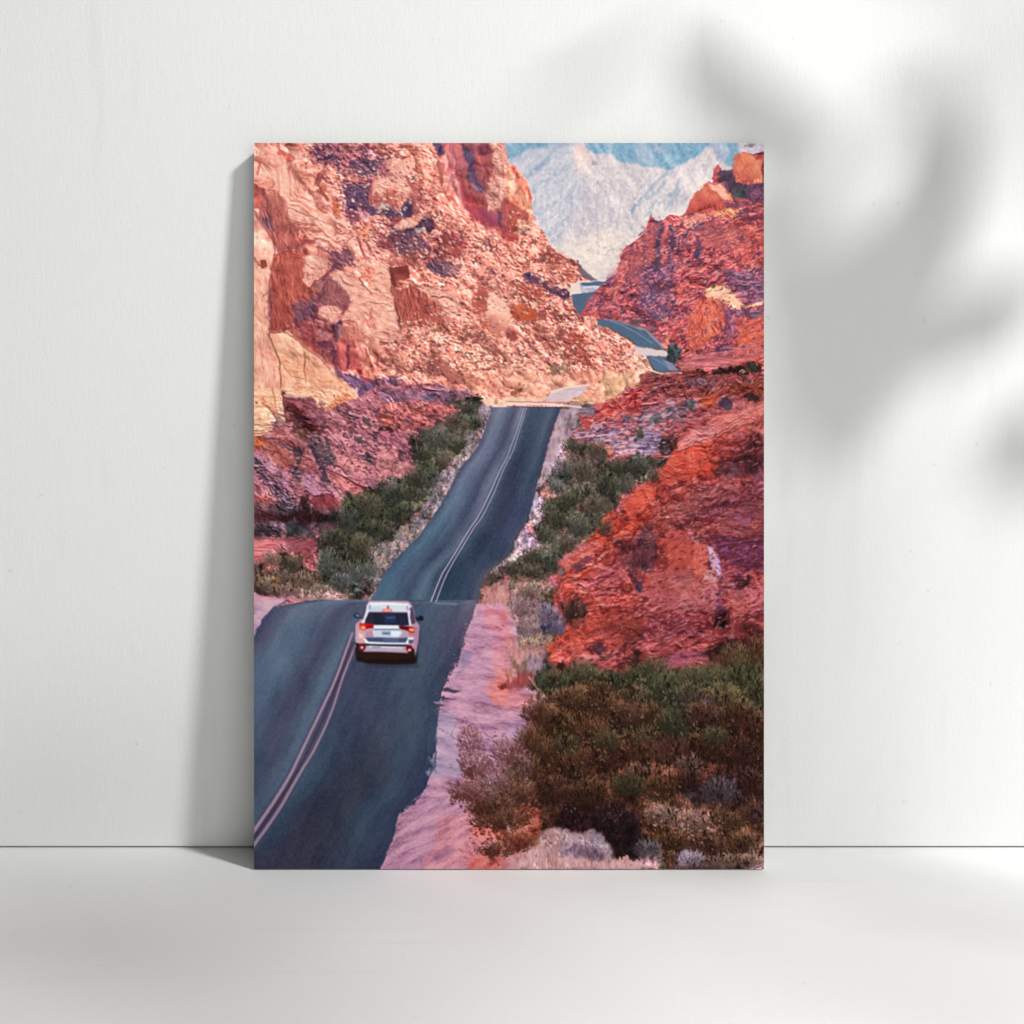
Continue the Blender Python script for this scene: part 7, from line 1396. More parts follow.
# frayed upper edge of the brush against the red rock
GRN = [(70, 74, 52), (52, 50, 38), (96, 96, 68), (84, 66, 50), (40, 34, 28), (116, 104, 80)]
tuft('Q', '120,170 420,150 560,160 760,120 1000,60 1000,180 700,220 420,210 140,240', 240, GRN, 6, .55, 180, (-125, -55), .75)
tuft('Q', '100,200 420,180 700,200 1000,180 1000,420 640,420 120,330', 200, GRN+[(130, 118, 90)], 5, .55, 181, (-125, -55), .6)
tuft('Q', '720,140 1000,60 1000,330 760,330', 90, [(140, 126, 88), (104, 96, 62), (150, 130, 104)], 9, .5, 182, (-100, -80), .6)
speckle('Q', '90,200 420,140 700,150 1000,60 1000,260 600,240 300,250 80,420', (60, 54, 40), .5, .8, 1690, 1.5, 60, 1.6)
speckle('Q', '100,220 420,180 700,170 1000,120 1000,420 560,420 100,420', (120, 116, 86), .7, .7, 1695, 1.4, 70, 1.8)
speckle('Q', '60,300 300,240 560,300 520,560 200,640 70,560', (146, 108, 74), .75, .7, 1696, 1.4, 40, 1.5)
smear('520,838 546,830 566,826 590,828 612,842 618,858 600,862 560,862', 2, 2, .8)
smear('505,858 530,850 560,848 600,856 640,862 640,872 500,872', 2, 2, .7)
tuft('F3', '200,780 340,670 520,690 640,690 780,820 700,880 400,850', 150, [(216, 190, 196), (110, 84, 100), (180, 150, 164), (150, 124, 140)], 2.6, .4, 162, (-140, -40), .6)
tuft('F3', '0,880 300,840 700,900 1010,930 1010,970 0,970', 110, [(240, 204, 192), (180, 126, 120), (214, 164, 152), (230, 184, 178)], 3.5, .45, 163, (-110, -70), .7)
speckle('F2', '520,330 700,240 800,180 1020,60 1020,640 760,620 600,470', (92, 52, 46), .35, .8, 1600, 1.3, 20, 1.3)
speckle('F2', '520,330 700,240 800,180 1020,60 1020,640 760,620 600,470', (214, 160, 174), .6, .6, 1610, 1.3, 20, 1.3)
speckle('F2', '700,600 1020,560 1020,920 760,900', (84, 40, 30), .4, .8, 1620, 1.4, 20, 1.4)
speckle('F3', '0,0 170,0 200,500 200,700 0,860', (74, 36, 32), .2, .8, 1630, 1.5, 30, 1.4)
speckle('F3', '0,0 170,0 200,500 200,700 0,860', (214, 140, 124), .75, .7, 1640, 1.4, 30, 1.4)
speckle('Q', '130,180 700,160 1000,120 1000,930 600,930 380,760 130,700', (30, 16, 14), .5, .7, 1650, 1.5, 80, 2.)
speckle('Q', '130,180 700,160 1000,120 1000,930 600,930 380,760 130,700', (150, 116, 100), .95, .6, 1660, 1.3, 70, 1.8)
speckle('Q', '520,640 840,680 860,840 540,820', (200, 150, 142), .75, .7, 1670, 1.4, 40, 1.5)
tuft('Q', '440,560 520,560 530,660 450,660', 40, [(80, 64, 44), (110, 90, 66), (40, 26, 20)], 4, .6, 1680, (-130, -50))
for s in ('640,860 560,760 600,650', '760,900 700,760 640,690', '900,820 820,700 740,600', '560,760 470,700'):
    line('E2', s, (112, 84, 104), .8, .4, .45, .7, 2)
tone('546,690 620,690 700,700 760,700 764,800 640,800 600,850 540,820 530,760', (.88, .84, .84), 1.0, 14)
SPR = [(44, 26, 18), (72, 44, 32), (100, 66, 50), (128, 88, 72), (150, 108, 92)]
SPL = [(84, 52, 50), (110, 72, 70), (136, 96, 96), (150, 112, 112)]
for i, (x, y, rx, ry, p, bs) in enumerate(((536, 712, 14, 14, SPR, .6), (530, 740, 15, 16, SPR, .6), (522, 768, 18, 16, SPR, .5), (512, 792, 22, 14, SPR, .55), (494, 808, 24, 11, SPR, .55), (486, 822, 14, 7, SPR, .35), (510, 820, 18, 10, SPR, .45), (520, 842, 16, 10, [(70, 30, 24), (110, 56, 44), (150, 86, 70), (190, 120, 100)], .45), (500, 850, 14, 7, SPR, .3),
        (494, 776, 18, 14, SPL, .15), (474, 762, 14, 14, SPL, .08), (480, 792, 18, 10, SPL, .2), (508, 752, 14, 12, SPL, .15), (462, 792, 12, 8, SPL, .1), (470, 740, 10, 12, SPL, .04))):
    bush(x, y, rx, ry, p, 2300+i, length=5., base=bs, lean=-.1)
tone('476,604 505,604 520,650 524,690 540,705 530,740 500,770 470,770 440,760 436,745 441,690 460,650', (1.0, .94, .965), 1.05, 3)
tone('440,760 470,780 520,850 520,872 380,872 398,820', (.99, .93, .96), 1.05, 4)
tone('495,406 558,406 520,540 478,604 462,640 436,720 436,745 384,872 250,872 250,640 290,602 372,602 440,500', (1.03, .985, .99), .88, 3, .5)
# ================================================================ the printed car, seen from behind
def c(s, col, fe=.35, op=1.): C('K', s, col, fe, 0, op)
C('K', '150,700 220,640 760,650 800,760 790,850 700,870 480,870 300,860 170,830', (30, 22, 30), 1.2, 0, .9)
C('K', '300,860 820,860 800,900 300,900', (52, 50, 68), 1.5, 0, .6)
c('780,560 830,500 810,640 790,780 770,780', (52, 50, 80), .7, .8)
c('160,450 215,400 270,250 300,212 700,215 740,262 780,420 815,470 800,640 770,780 690,810 240,810 170,760 155,600', (188, 150, 168))
c('235,330 262,270 285,230 262,330 240,400 215,400', (96, 66, 96), .4)
c('715,280 740,280 770,400 775,440 725,460 705,380', (92, 62, 96), .4)
c('272,262 300,228 480,226 700,240 730,275 700,300 690,325 290,320 268,300', (214, 224, 236), .45)
c('290,236 480,228 690,242 705,262 480,252 290,262', (238, 242, 248), .4)
c('300,285 440,290 440,318 290,318', (196, 212, 230), .6)
c('310,215 690,222 690,232 310,226', (190, 160, 184), .4, .8)
c('300,250 316,256 312,300 296,300', (130, 130, 160), .4, .8)
c('680,262 698,268 694,310 682,310', (150, 130, 170), .4, .8)
c('480,262 500,262 510,300 478,300', (176, 74, 90), .4, .8)
c('440,295 530,298 540,330 430,328', (226, 130, 130), .5)
c('455,305 520,306 522,320 452,320', (255, 176, 150), .4)
c('255,330 690,335 712,460 640,470 600,462 350,460 250,450', (34, 34, 54), .4)
c('255,340 330,334 350,455 250,452', (48, 42, 62), .8, .7)
c('440,345 560,340 580,440 460,450', (34, 52, 88), 1.2, .8)
c('470,380 570,376 560,392 480,396', (100, 128, 168), .8, .5)
c('600,345 690,345 700,455 610,455', (36, 36, 62), .8, .8)
c('430,328 530,330 520,345 440,345', (90, 36, 50), .5, .8)
c('268,300 300,318 262,400 250,450 212,446 240,400', (222, 228, 240), .45)
c('690,322 722,300 716,380 735,470 708,462', (228, 230, 242), .45)
# mirrors
c('135,355 160,332 205,345 220,392 190,395 145,385', (34, 46, 66), .4)
c('155,348 195,352 205,380 165,376', (110, 130, 154), .5, .85)
c('770,372 800,385 815,362 850,372 860,400 840,418 780,415', (24, 26, 40), .4)
# body
c('170,440 250,445 350,460 345,480 600,480 720,470 770,480 790,500 780,600 750,690 250,690 190,700 160,600', (190, 160, 178), .6)
c('180,480 260,500 270,620 215,650 170,640', (214, 168, 172), .9)
c('190,540 240,560 240,600 190,590', (250, 214, 206), .8, .8)
c('345,462 600,466 612,500 350,502', (230, 238, 248), .4)
c('340,510 610,510 640,545 600,586 350,582 322,560', (206, 216, 232), .5)
c('350,500 610,502 610,514 350,514', (120, 120, 150), .4)
c('520,520 630,530 600,580 520,575', (224, 240, 248), .6)
c('430,524 520,526 520,566 425,562', (150, 164, 188), .5)
c('440,540 505,541 505,556 440,555', (84, 104, 136), .5, .85)
c('265,540 330,520 345,580 300,600 260,590', (196, 140, 160), .7)
c('262,590 400,588 560,596 690,590 690,640 480,640 270,630', (66, 80, 118), .6)
c('440,600 600,605 600,630 440,625', (90, 110, 150), .8, .8)
c('262,600 290,632 480,642 670,645 700,590 725,600 700,655 480,662 262,650 240,600', (240, 240, 250), .45)
c('200,650 260,650 300,655 700,662 700,680 300,676 250,700', (34, 32, 44), .45)
# lamps
c('200,440 345,452 342,492 270,500 245,520 200,500', (196, 22, 22), .4)
c('205,470 262,470 262,508 240,518 205,498', (244, 100, 66), .5)
c('222,480 252,480 250,500 225,498', (255, 206, 170), .5)
c('210,452 250,452 245,470 212,468', (214, 70, 50), .4)
c('270,468 340,460 330,490 275,492', (160, 10, 20), .4)
c('600,468 700,474 765,488 768,540 720,540 690,520 610,500', (128, 16, 26), .4)
c('610,474 700,480 690,510 620,496', (80, 16, 28), .5)
c('700,492 762,494 762,532 712,530', (246, 84, 44), .45)
c('712,500 756,502 754,522 716,520', (255, 186, 120), .4)
c('700,540 765,542 760,576 710,570', (200, 120, 136), .7)
c('705,585 755,592 750,612 700,608', (236, 236, 246), .6)
c('700,610 760,615 740,650 705,650', (90, 84, 112), .7)
c('765,470 815,480 800,640 775,720 760,600', (176, 130, 158), .8)
# bumper
c('265,672 420,678 640,684 660,730 540,728 380,724 256,718', (184, 172, 200), .5)
c('300,672 640,690 640,700 300,686', (226, 226, 240), .45)
c('330,684 420,684 420,694 330,694', (110, 100, 130), .4, .8)
c('200,655 262,660 262,700 235,730 195,710', (122, 16, 36), .5)
c('212,680 236,680 238,702 214,704', (255, 196, 186), .45)
c('680,672 730,668 748,700 735,735 700,740 676,705', (116, 12, 36), .5)
c('696,706 726,706 726,728 700,730', (255, 200, 196), .45)
c('160,640 200,650 195,710 250,735 400,736 560,742 690,748 760,700 770,780 770,855 480,860 300,850 170,820', (30, 16, 12), .7, .95)
c('200,655 262,660 262,700 235,730 195,710', (122, 16, 36), .5, .8)
c('212,680 236,680 238,702 214,704', (255, 196, 186), .45)
c('680,672 730,668 748,700 735,735 700,740 676,705', (116, 12, 36), .5, .8)
c('696,706 726,706 726,728 700,730', (255, 200, 196), .45)
c('160,480 180,470 190,560 205,650 170,640', (214, 160, 176), .8, .8)
c('240,750 700,756 700,800 240,790', (46, 22, 14), 1., .7)

tone('505,858 530,850 560,848 600,856 640,862 640,872 500,872', (.97, .97, 1.03), .85)
speckle('F3', '0,880 300,840 700,900 1010,930 1010,970 0,970', (170, 120, 120), .4, .7, 1710, 1.3, 84, 3.)
speckle('F3', '0,880 300,840 700,900 1010,930 1010,970 0,970', (246, 214, 204), .6, .7, 1715, 1.3, 84, 3.)
speckle('F3', '190,770 340,660 540,690 640,670 790,800 740,920 420,860', (110, 86, 104), .5, .7, 1720, 1.3, 60, 1.8)
speckle('F3', '190,770 340,660 540,690 640,670 790,800 740,920 420,860', (224, 206, 214), .6, .7, 1725, 1.3, 60, 1.8)
smear('350,596 424,596 428,668 350,668', 1, 2, .9, 0)
# ================================================================ ink: fine grain, then a slight softness
IMG += (2.2*vnoise(1.1, 300)+2.4*vnoise(2.3, 301))[..., None]
IMG = blur(IMG, 1)*.45+IMG*.55
IMG = np.clip(IMG+.55*(IMG-blur(IMG, 2)), 0, 255)


# ================================================================ the scene
import bpy, bmesh, math, random
from mathutils import Vector, Matrix
scene = bpy.context.scene
col = scene.collection

def link(name, me, mat=None, parent=None):
    o = bpy.data.objects.new(name, me); col.objects.link(o)
    if mat: me.materials.append(mat)
    if parent: o.parent = parent
    return o

def from_bm(name, bm, mat=None, parent=None, smooth=False):
    me = bpy.data.meshes.new(name); bm.to_mesh(me); bm.free()
    if smooth:
        for p in me.polygons: p.use_smooth = True
    return link(name, me, mat, parent)

def thing(name, label, cat, loc=(0, 0, 0), group=None):
    o = bpy.data.objects.new(name, None); col.objects.link(o)
    o.location = loc; o.empty_display_size = .05
    o['label'] = label; o['category'] = cat
    if group: o['group'] = group
    return o

def material(name, rgb, rough=.6, spec=.3):
    m = bpy.data.materials.new(name); m.use_nodes = True
    b = m.node_tree.nodes['Principled BSDF']
    b.inputs['Base Color'].default_value = (*rgb, 1); b.inputs['Roughness'].default_value = rough
    b.inputs['Specular IOR Level'].default_value = spec
    return m, m.node_tree, b

def plaster(name, rgb, scale, stretch, bump, mottling, rough=.75, spec=.15, scuff=(1, 1, .15)):
    """painted surface: faint mottling in the paint plus a fine brushed relief"""
    m, nt, b = material(name, rgb, rough, spec); N = nt.nodes; L = nt.links
    tc = N.new('ShaderNodeTexCoord'); mp = N.new('ShaderNodeMapping'); mp.inputs['Scale'].default_value = stretch
    L.new(tc.outputs['Object'], mp.inputs['Vector'])
    n1 = N.new('ShaderNodeTexNoise'); n1.inputs['Scale'].default_value = scale; n1.inputs['Detail'].default_value = 6; n1.inputs['Roughness'].default_value = .65
    L.new(mp.outputs['Vector'], n1.inputs['Vector'])
    n2 = N.new('ShaderNodeTexNoise'); n2.inputs['Scale'].default_value = 5; n2.inputs['Detail'].default_value = 5
    L.new(tc.outputs['Object'], n2.inputs['Vector'])
    n3 = N.new('ShaderNodeTexNoise'); n3.inputs['Scale'].default_value = scale*2.3; n3.inputs['Detail'].default_value = 2
    L.new(tc.outputs['Object'], n3.inputs['Vector'])
    mix = N.new('ShaderNodeMix'); mix.data_type = 'FLOAT'; mix.inputs[0].default_value = .5
    L.new(n1.outputs['Fac'], mix.inputs[2]); L.new(n2.outputs['Fac'], mix.inputs[3])
    rp = N.new('ShaderNodeValToRGB'); e = rp.color_ramp.elements
    lo = [c*(1-mottling) for c in rgb]; hi = [min(1, c*(1+mottling)) for c in rgb]
    e[0].position = .3; e[0].color = (*lo, 1); e[1].position = .7; e[1].color = (*hi, 1)
    L.new(mix.outputs[0], rp.inputs['Fac']); L.new(rp.outputs['Color'], b.inputs['Base Color'])
    sp = N.new('ShaderNodeTexNoise'); sp.inputs['Scale'].default_value = 95; sp.inputs['Detail'].default_value = 3
    L.new(tc.outputs['Object'], sp.inputs['Vector'])
    sr = N.new('ShaderNodeValToRGB'); sr.color_ramp.elements[0].position = .70; sr.color_ramp.elements[0].color = (1, 1, 1, 1); sr.color_ramp.elements[1].position = .78; sr.color_ramp.elements[1].color = (.86, .85, .84, 1)
    L.new(sp.outputs['Fac'], sr.inputs['Fac'])
    sm = N.new('ShaderNodeMapping'); sm.inputs['Scale'].default_value = scuff; L.new(tc.outputs['Object'], sm.inputs['Vector'])
    sc = N.new('ShaderNodeTexNoise'); sc.inputs['Scale'].default_value = 30; sc.inputs['Detail'].default_value = 4; L.new(sm.outputs['Vector'], sc.inputs['Vector'])
    cr = N.new('ShaderNodeValToRGB'); cr.color_ramp.elements[0].position = .62; cr.color_ramp.elements[0].color = (1, 1, 1, 1); cr.color_ramp.elements[1].position = .80; cr.color_ramp.elements[1].color = (.93, .93, .925, 1)
    L.new(sc.outputs['Fac'], cr.inputs['Fac'])
    m1 = N.new('ShaderNodeMix'); m1.data_type = 'RGBA'; m1.blend_type = 'MULTIPLY'; m1.inputs[0].default_value = 1
    m2 = N.new('ShaderNodeMix'); m2.data_type = 'RGBA'; m2.blend_type = 'MULTIPLY'; m2.inputs[0].default_value = 1
    L.new(rp.outputs['Color'], m1.inputs[6]); L.new(sr.outputs['Color'], m1.inputs[7]); L.new(m1.outputs[2], m2.inputs[6]); L.new(cr.outputs['Color'], m2.inputs[7])
    L.new(m2.outputs[2], b.inputs['Base Color'])
    ad = N.new('ShaderNodeMath'); ad.operation = 'ADD'; L.new(n1.outputs['Fac'], ad.inputs[0]); L.new(n3.outputs['Fac'], ad.inputs[1])
    bp = N.new('ShaderNodeBump'); bp.inputs['Strength'].default_value = bump; bp.inputs['Distance'].default_value = .001
    L.new(ad.outputs[0], bp.inputs['Height']); L.new(bp.outputs['Normal'], b.inputs['Normal'])
    return m

def box(bm, x0, x1, y0, y1, z0, z1):
    vs = [bm.verts.new(p) for p in ((x0,y0,z0),(x1,y0,z0),(x1,y1,z0),(x0,y1,z0),(x0,y0,z1),(x1,y0,z1),(x1,y1,z1),(x0,y1,z1))]
    for f in ((0,3,2,1),(4,5,6,7),(0,1,5,4),(1,2,6,5),(2,3,7,6),(3,0,4,7)): bm.faces.new([vs[i] for i in f])
    return vs

# ---- layout: wall face is y = 0, floor is z = 0, the room is on the -y side
K = 1020.0                      # picture pixels per metre on the canvas front
D = 1.10                        # camera to canvas
CW, CH, CT = 510/K, 726/K, .017
TH = math.radians(3.5)          # lean of the canvas
V = Vector((0, math.sin(TH), math.cos(TH))); NRM = Vector((0, -math.cos(TH), math.sin(TH)))
DB = CH*math.sin(TH)+CT*math.cos(TH)+.0006
B = Vector((-3/K, -DB, CT*math.sin(TH)+.0002))      # middle of the canvas' lower front edge

# ---- camera looks square on to the leaning canvas
cam = bpy.data.cameras.new('camera'); co = bpy.data.objects.new('camera', cam); col.objects.link(co)
aim = B+V*(CH/2)+Vector((3/K, 0, 0))-V*(6/K)
co.location = aim+NRM*D
co.rotation_euler = (math.radians(90)-TH, 0, 0)
cam.sensor_width = 36; cam.lens = 36*D/(1024/K); cam.clip_start = .02; cam.clip_end = 60
scene.camera = co

def to_wall(px, py):
    """where the line of sight through a picture point meets the wall"""
    p = aim+Vector((1, 0, 0))*((px-512)/K)-V*((py-512)/K); d = p-co.location
    return co.location+d*(-co.location.y/d.y)
def to_floor(px, py):
    p = aim+Vector((1, 0, 0))*((px-512)/K)-V*((py-512)/K); d = p-co.location
    return co.location+d*(-co.location.z/d.z)

# ---- setting
M_wall = plaster('wall_paint', (.80, .80, .79), 260, (1.0, 1.0, .22), .22, .012)
M_floor = plaster('floor_paint', (.80, .80, .792), 200, (.35, 1.0, 1.0), .16, .018, .55, .25, (.12, 1, 1))
bm = bmesh.new(); box(bm, -3.2, 3.2, 0, .08, .0014, 2.8)
ed = [e for e in bm.edges if all(abs(v.co.y) < 1e-6 and v.co.z < .01 for v in e.verts)]
bmesh.ops.bevel(bm, geom=ed, offset=.0012, segments=2, affect='EDGES', profile=.5)
w = from_bm('wall', bm, M_wall); w['kind'] = 'structure'; w['label'] = 'plain white plastered wall behind the canvas print'; w['category'] = 'wall'
bm = bmesh.new(); box(bm, -3.2, 3.2, -4.2, .2, -.05, 0)
f = from_bm('floor', bm, M_floor); f['kind'] = 'structure'; f['label'] = 'pale white floor in front of the wall'; f['category'] = 'floor'

# ---- the canvas print
img = bpy.data.images.new('printed_picture', IW, IH, alpha=False)
buf = np.ones((IH, IW, 4), np.float32); buf[..., :3] = IMG[::-1]/255.
img.pixels.foreach_set(buf.ravel()); img.update(); img.pack()

M_print, nt, b = material('printed_canvas', (.5, .5, .5), .85, .06); N = nt.nodes; L = nt.links
uv = N.new('ShaderNodeTexCoord'); ti = N.new('ShaderNodeTexImage'); ti.image = img; ti.interpolation = 'Linear'; ti.extension = 'EXTEND'
L.new(uv.outputs['UV'], ti.inputs['Vector'])
INK = N.new('ShaderNodeMix'); INK.data_type = 'RGBA'; INK.blend_type = 'MULTIPLY'; INK.inputs[0].default_value = 1
INK.inputs[7].default_value = (.94, .94, .94, 1)
L.new(ti.outputs['Color'], INK.inputs[6]); L.new(INK.outputs[2], b.inputs['Base Color'])
wv = N.new('ShaderNodeTexWave'); wv.bands_direction = 'X'; wv.inputs['Scale'].default_value = 420; wv.inputs['Distortion'].default_value = .6
wz = N.new('ShaderNodeTexWave'); wz.bands_direction = 'Z'; wz.inputs['Scale'].default_value = 420; wz.inputs['Distortion'].default_value = .6
L.new(uv.outputs['Object'], wv.inputs['Vector']); L.new(uv.outputs['Object'], wz.inputs['Vector'])
wa = N.new('ShaderNodeMath'); wa.operation = 'ADD'; L.new(wv.outputs['Fac'], wa.inputs[0]); L.new(wz.outputs['Fac'], wa.inputs[1])
bp = N.new('ShaderNodeBump'); bp.inputs['Strength'].default_value = .05; bp.inputs['Distance'].default_value = .0003
L.new(wa.outputs[0], bp.inputs['Height']); L.new(bp.outputs['Normal'], b.inputs['Normal'])
M_wrap = plaster('raw_canvas_edge', (.46, .46, .45), 700, (1, 1, 1), .25, .03, .8, .1)

root = thing('canvas_print', 'upright canvas print of a car on a desert canyon road, leaning on the wall', 'canvas print', tuple(B))
root.rotation_euler = (-TH, 0, 0)
bm = bmesh.new(); uvl = bm.loops.layers.uv.new('UVMap')
nx, nz = 24, 34
r = .0011                                   # the linen turns softly over the bar at its rim
grid = [[bm.verts.new((-CW/2+CW*i/nx, 0, CH*j/nz)) for i in range(nx+1)] for j in range(nz+1)]
for j in range(nz):
    for i in range(nx):
        fc = bm.faces.new((grid[j][i], grid[j][i+1], grid[j+1][i+1], grid[j+1][i]))
        for lp, (a, c) in zip(fc.loops, ((i, j), (i+1, j), (i+1, j+1), (i, j+1))): lp[uvl].uv = (a/nx, c/nz)
from_bm('printed_face', bm, M_print, root)
bm = bmesh.new()
vs = box(bm, -CW/2, CW/2, .0003, CT, 0, CH)
bm.faces.ensure_lookup_table()
ed = [e for e in bm.edges if all(v.co.y > CT-1e-5 for v in e.verts) or all(abs(abs(v.co.x)-CW/2) < 1e-6 for v in e.verts) and abs(e.verts[0].co.y-e.verts[1].co.y) > .001]
bmesh.ops.bevel(bm, geom=ed, offset=.0009, segments=2, affect='EDGES')
from_bm('wrapped_edge', bm, M_wrap, root)

# ---- light: one soft lamp high on the right, and a broad fill lamp added at the front right
def area(name, loc, target, size, power, color=(1, 1, 1), size_y=None):
    l = bpy.data.lights.new(name, 'AREA'); l.energy = power; l.color = color
    l.shape = 'DISK' if size_y is None else 'RECTANGLE'; l.size = size
    if size_y: l.size_y = size_y
    o = bpy.data.objects.new(name, l); col.objects.link(o); o.location = loc
    o.rotation_euler = (Vector(target)-Vector(loc)).to_track_quat('-Z', 'Y').to_euler()
    return o
LDIR = Vector((1.40, -1.0, 1.45)).normalized()
LC = Vector((0, 0, .4))+LDIR*4.6
area('key_lamp', LC, (0, 0, .4), .60, 232, (1, .995, .985))
area('added_fill', (1.2, -2.95, .95), (0, 0, .3), 2.0, 26, (1, 1, 1), 1.9)  # added softbox that lifts the shaded parts; no window stands here
world = bpy.data.worlds.new('World'); scene.world = world; world.use_nodes = True
world.node_tree.nodes['Background'].inputs[0].default_value = (.97, .985, 1, 1)
world.node_tree.nodes['Background'].inputs[1].default_value = .02

# ---- a tall potted plant standing to the right, outside the picture; its leaves shade the wall
M_leaf, nt, b = material('leaf_green', (.05, .12, .035), .45, .4); N = nt.nodes; L = nt.links
tc = N.new('ShaderNodeTexCoord'); nn = N.new('ShaderNodeTexNoise'); nn.inputs['Scale'].default_value = 14; nn.inputs['Detail'].default_value = 4
rp = N.new('ShaderNodeValToRGB'); rp.color_ramp.elements[0].color = (.03, .085, .025, 1); rp.color_ramp.elements[1].color = (.075, .16, .05, 1)
L.new(tc.outputs['Object'], nn.inputs['Vector']); L.new(nn.outputs['Fac'], rp.inputs['Fac']); L.new(rp.outputs['Color'], b.inputs['Base Color'])
M_stem = plaster('stem_bark', (.16, .11, .06), 60, (1, 1, .3), .5, .2, .8, .2)
M_pot = plaster('pot_clay', (.55, .52, .48), 90, (1, 1, 1), .2, .05, .6, .3)
M_soil = plaster('soil', (.05, .035, .025), 120, (1, 1, 1), .8, .4, .95, .1)
PB = Vector((1.02, -.62, 0))
plant = thing('potted_plant', 'tall broad-leaved potted plant whose blurred leaf shadows fall on the wall', 'plant', tuple(PB))

def lathe(name, prof, mat, parent, n=40):
    bm = bmesh.new(); rings = []
    for rr, z in prof: rings.append([bm.verts.new((rr*math.cos(2*math.pi*k/n), rr*math.sin(2*math.pi*k/n), z)) for k in range(n)])
    for a, c in zip(rings, rings[1:]):
        for k in range(n): bm.faces.new((a[k], a[(k+1) % n], c[(k+1) % n], c[k]))
    bm.faces.new(rings[0][::-1]); bm.faces.new(rings[-1])
    return from_bm(name, bm, mat, parent, True)
lathe('pot', [(.10, 0), (.115, .004), (.15, .24), (.158, .25), (.158, .27), (.146, .27), (.14, .24)], M_pot, plant)
lathe('soil', [(.139, .235), (.139, .241), (.06, .248)], M_soil, plant)

def tube(bm, pts, r0, r1, n=8):
    pts = [Vector(p) for p in pts]; rings = []
    for i, p in enumerate(pts):
        t = (pts[min(i+1, len(pts)-1)]-pts[max(i-1, 0)]).normalized()
        a = t.orthogonal().normalized(); c = t.cross(a); rr = r0+(r1-r0)*i/(len(pts)-1)
        rings.append([bm.verts.new(p+(a*math.cos(2*math.pi*k/n)+c*math.sin(2*math.pi*k/n))*rr) for k in range(n)])
    for a, c in zip(rings, rings[1:]):
        best = min(range(n), key=lambda s: sum((a[k].co-c[(k+s) % n].co).length for k in range(n)))
        for k in range(n): bm.faces.new((a[k], a[(k+1) % n], c[(k+1+best) % n], c[(k+best) % n]))
    bm.faces.new(rings[0][::-1]); bm.faces.new(rings[-1])

def bez(a, b, c, n=9): return [(a*(1-t)**2+b*2*t*(1-t)+c*t*t) for t in [i/(n-1) for i in range(n)]]
trunk_top = Vector((1.00, -.60, 1.30))
bm = bmesh.new()
trunk = bez(PB+Vector((0, 0, .23)), Vector((1.08, -.66, .8)), trunk_top, 14)
tube(bm, [p-PB for p in trunk], .016, .007, 10)
from_bm('trunk', bm, M_stem, plant, True)

def smooth_outline(pts, n=5):
    out = []; m = len(pts)
    for i in range(m):
        p0, p1, p2, p3 = (pts[(i+k-1) % m] for k in range(4))
        for j in range(n):
            t = j/n
            out.append(.5*((2*p1)+(p2-p0)*t+(2*p0-5*p1+4*p2-p3)*t*t+(3*p1-p0-3*p2+p3)*t**3))
    return out

def leaf(pts, base_i, name='leaf', anchor=None, cup=.10):
    """pts: outline points in the room; the blade is cupped and has a real thickness, and a stalk to the trunk"""
    o = smooth_outline(pts); c = sum(o, Vector())/len(o)
    nrm = sum(((o[i]-c).cross(o[(i+1) % len(o)]-c) for i in range(len(o))), Vector()).normalized()
    if nrm.y > 0: nrm = -nrm
    R_ = max((p-c).length for p in o)
    bm = bmesh.new(); layers = []
    for f in (1.0, .72, .42, .16):
        layers.append([c+(p-c)*f for p in o])
    def cupz(p): return -nrm*cup*R_*((p-c).length/R_)**2
    top = [[bm.verts.new(p+cupz(p)-PB) for p in ring] for ring in layers]
    bot = [[bm.verts.new(p+cupz(p)-nrm*.0009-PB) for p in ring] for ring in layers]
    ct = bm.verts.new(c-PB); cb = bm.verts.new(c-nrm*.0009-PB); n = len(o)
    for S_, apex in ((top, ct), (bot, cb)):
        for a, d in zip(S_, S_[1:]):
            for k in range(n): bm.faces.new((a[k], a[(k+1) % n], d[(k+1) % n], d[k]))
        for k in range(n): bm.faces.new((S_[-1][k], S_[-1][(k+1) % n], apex))
    for k in range(n): bm.faces.new((top[0][k], bot[0][k], bot[0][(k+1) % n], top[0][(k+1) % n]))
    bmesh.ops.recalc_face_normals(bm, faces=bm.faces)
    lf = from_bm(name, bm, M_leaf, plant, True)
    a = pts[base_i]; a = a+(c-a)*.12
    z = min(max(a.z-.12, .5), 1.25); k = min(range(len(trunk)), key=lambda i: abs(trunk[i].z-z)); t0 = trunk[k]
    bm = bmesh.new(); tube(bm, [p-PB for p in bez(t0, (t0+a)/2+Vector((0, 0, .10)), a, 10)], .0032, .0018, 6)
    from_bm('stalk', bm, M_stem, lf, True)
    return lf

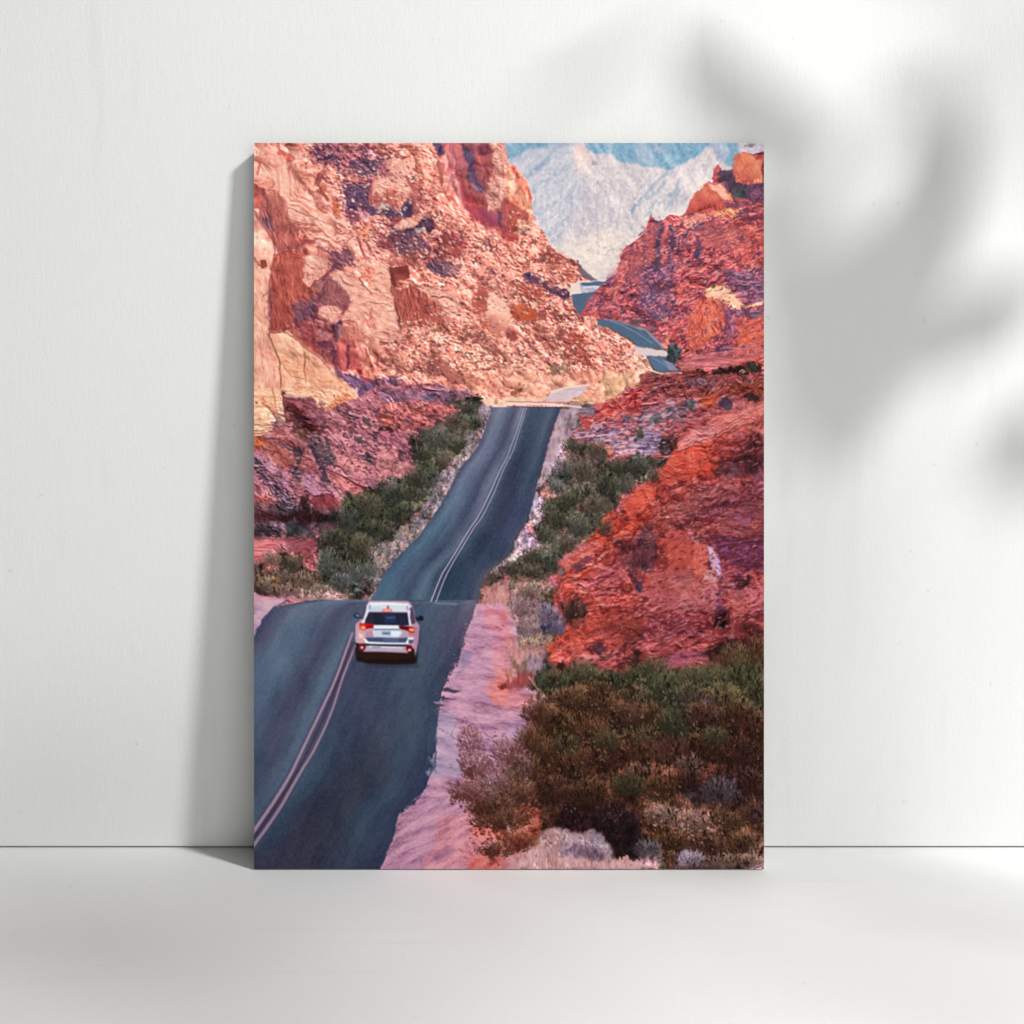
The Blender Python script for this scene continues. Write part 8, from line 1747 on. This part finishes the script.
def cast(pts, s, tilt=(0, 0)):
    """leaf outline that throws the given blurred outline: same rays, a fraction s of the way to the lamp"""
    P = [to_wall(*p) if p[1] < 845 else to_floor(*p) for p in pts]
    c = sum(P, Vector())/len(P)
    out = []
    for p in P:
        k = (s+tilt[0]*(p.x-c.x)+tilt[1]*(p.z-c.z))*.56
        out.append(p+(LC-p)*k)
    return out
WALL_LEAVES = [
    ([(668, 44), (704, 50), (750, 76), (796, 114), (812, 152), (764, 158), (714, 138), (682, 100)], .12, 4, (.05, .03)),
    ([(736, 138), (796, 148), (830, 190), (836, 240), (800, 266), (752, 240), (730, 186)], .22, 0, (-.04, .05)),
    ([(732, 222), (806, 234), (872, 252), (890, 290), (872, 330), (820, 330), (760, 310), (728, 264)], .16, 2, (.06, .03)),
    ([(836, 256), (892, 222), (958, 206), (956, 262), (922, 320), (868, 356), (830, 326)], .14, 2, (.03, .05)),
    ([(742, 300), (820, 306), (876, 334), (892, 376), (846, 402), (790, 390), (744, 346)], .17, 0, (.05, .02)),
    ([(760, 372), (824, 372), (880, 392), (872, 434), (840, 476), (800, 466), (766, 420)], .16, 4, (-.03, .04)),
    ([(852, 110), (884, 88), (928, 94), (956, 122), (930, 142), (894, 136), (866, 126)], .19, 2, (.04, -.04)),
    ([(906, 118), (942, 112), (972, 152), (968, 208), (940, 250), (900, 268), (884, 222), (906, 170)], .14, 3, (.04, -.04)),
    ([(870, 350), (922, 304), (982, 284), (1030, 306), (1002, 350), (944, 372), (890, 394)], .145, 3, (-.05, .04)),
    ([(966, 456), (1006, 418), (1056, 416), (1086, 456), (1050, 500), (992, 502)], .15, 2, (.03, .03)),
    ([(500, 116), (558, 80), (640, 42), (622, 62), (560, 102)], .20, 2, (.03, .02)),
]
for pts, s, bi, tl in WALL_LEAVES: leaf(cast(pts, s, tl), bi)
FLOOR_BLOCKERS = [  # unseen blades, added high up to block the lamp and darken the floor
    ([(-170, 866), (-60, 858), (60, 862), (170, 886), (150, 914), (0, 910), (-140, 898)], .66, 3),
    ([(-140, 940), (0, 930), (150, 940), (250, 966), (200, 996), (60, 994), (-120, 980)], .66, 3),
    ([(240, 930), (330, 940), (430, 972), (540, 1016), (430, 1010), (310, 975)], .62, 2),
    ([(-60, 1030), (80, 1022), (260, 1040), (280, 1085), (60, 1100), (-100, 1080)], .68, 2),
    ([(800, 966), (880, 954), (1010, 966), (1100, 990), (1000, 1004), (880, 990)], .48, 3),
]
for pts, s, bi in FLOOR_BLOCKERS: leaf(cast(pts, s), bi)

scene.render.engine = 'CYCLES'
scene.view_settings.view_transform = 'Standard'; scene.view_settings.look = 'None'
scene.view_settings.exposure = 0; scene.view_settings.gamma = 1
try: scene.view_settings.use_curve_mapping = False
except Exception: pass
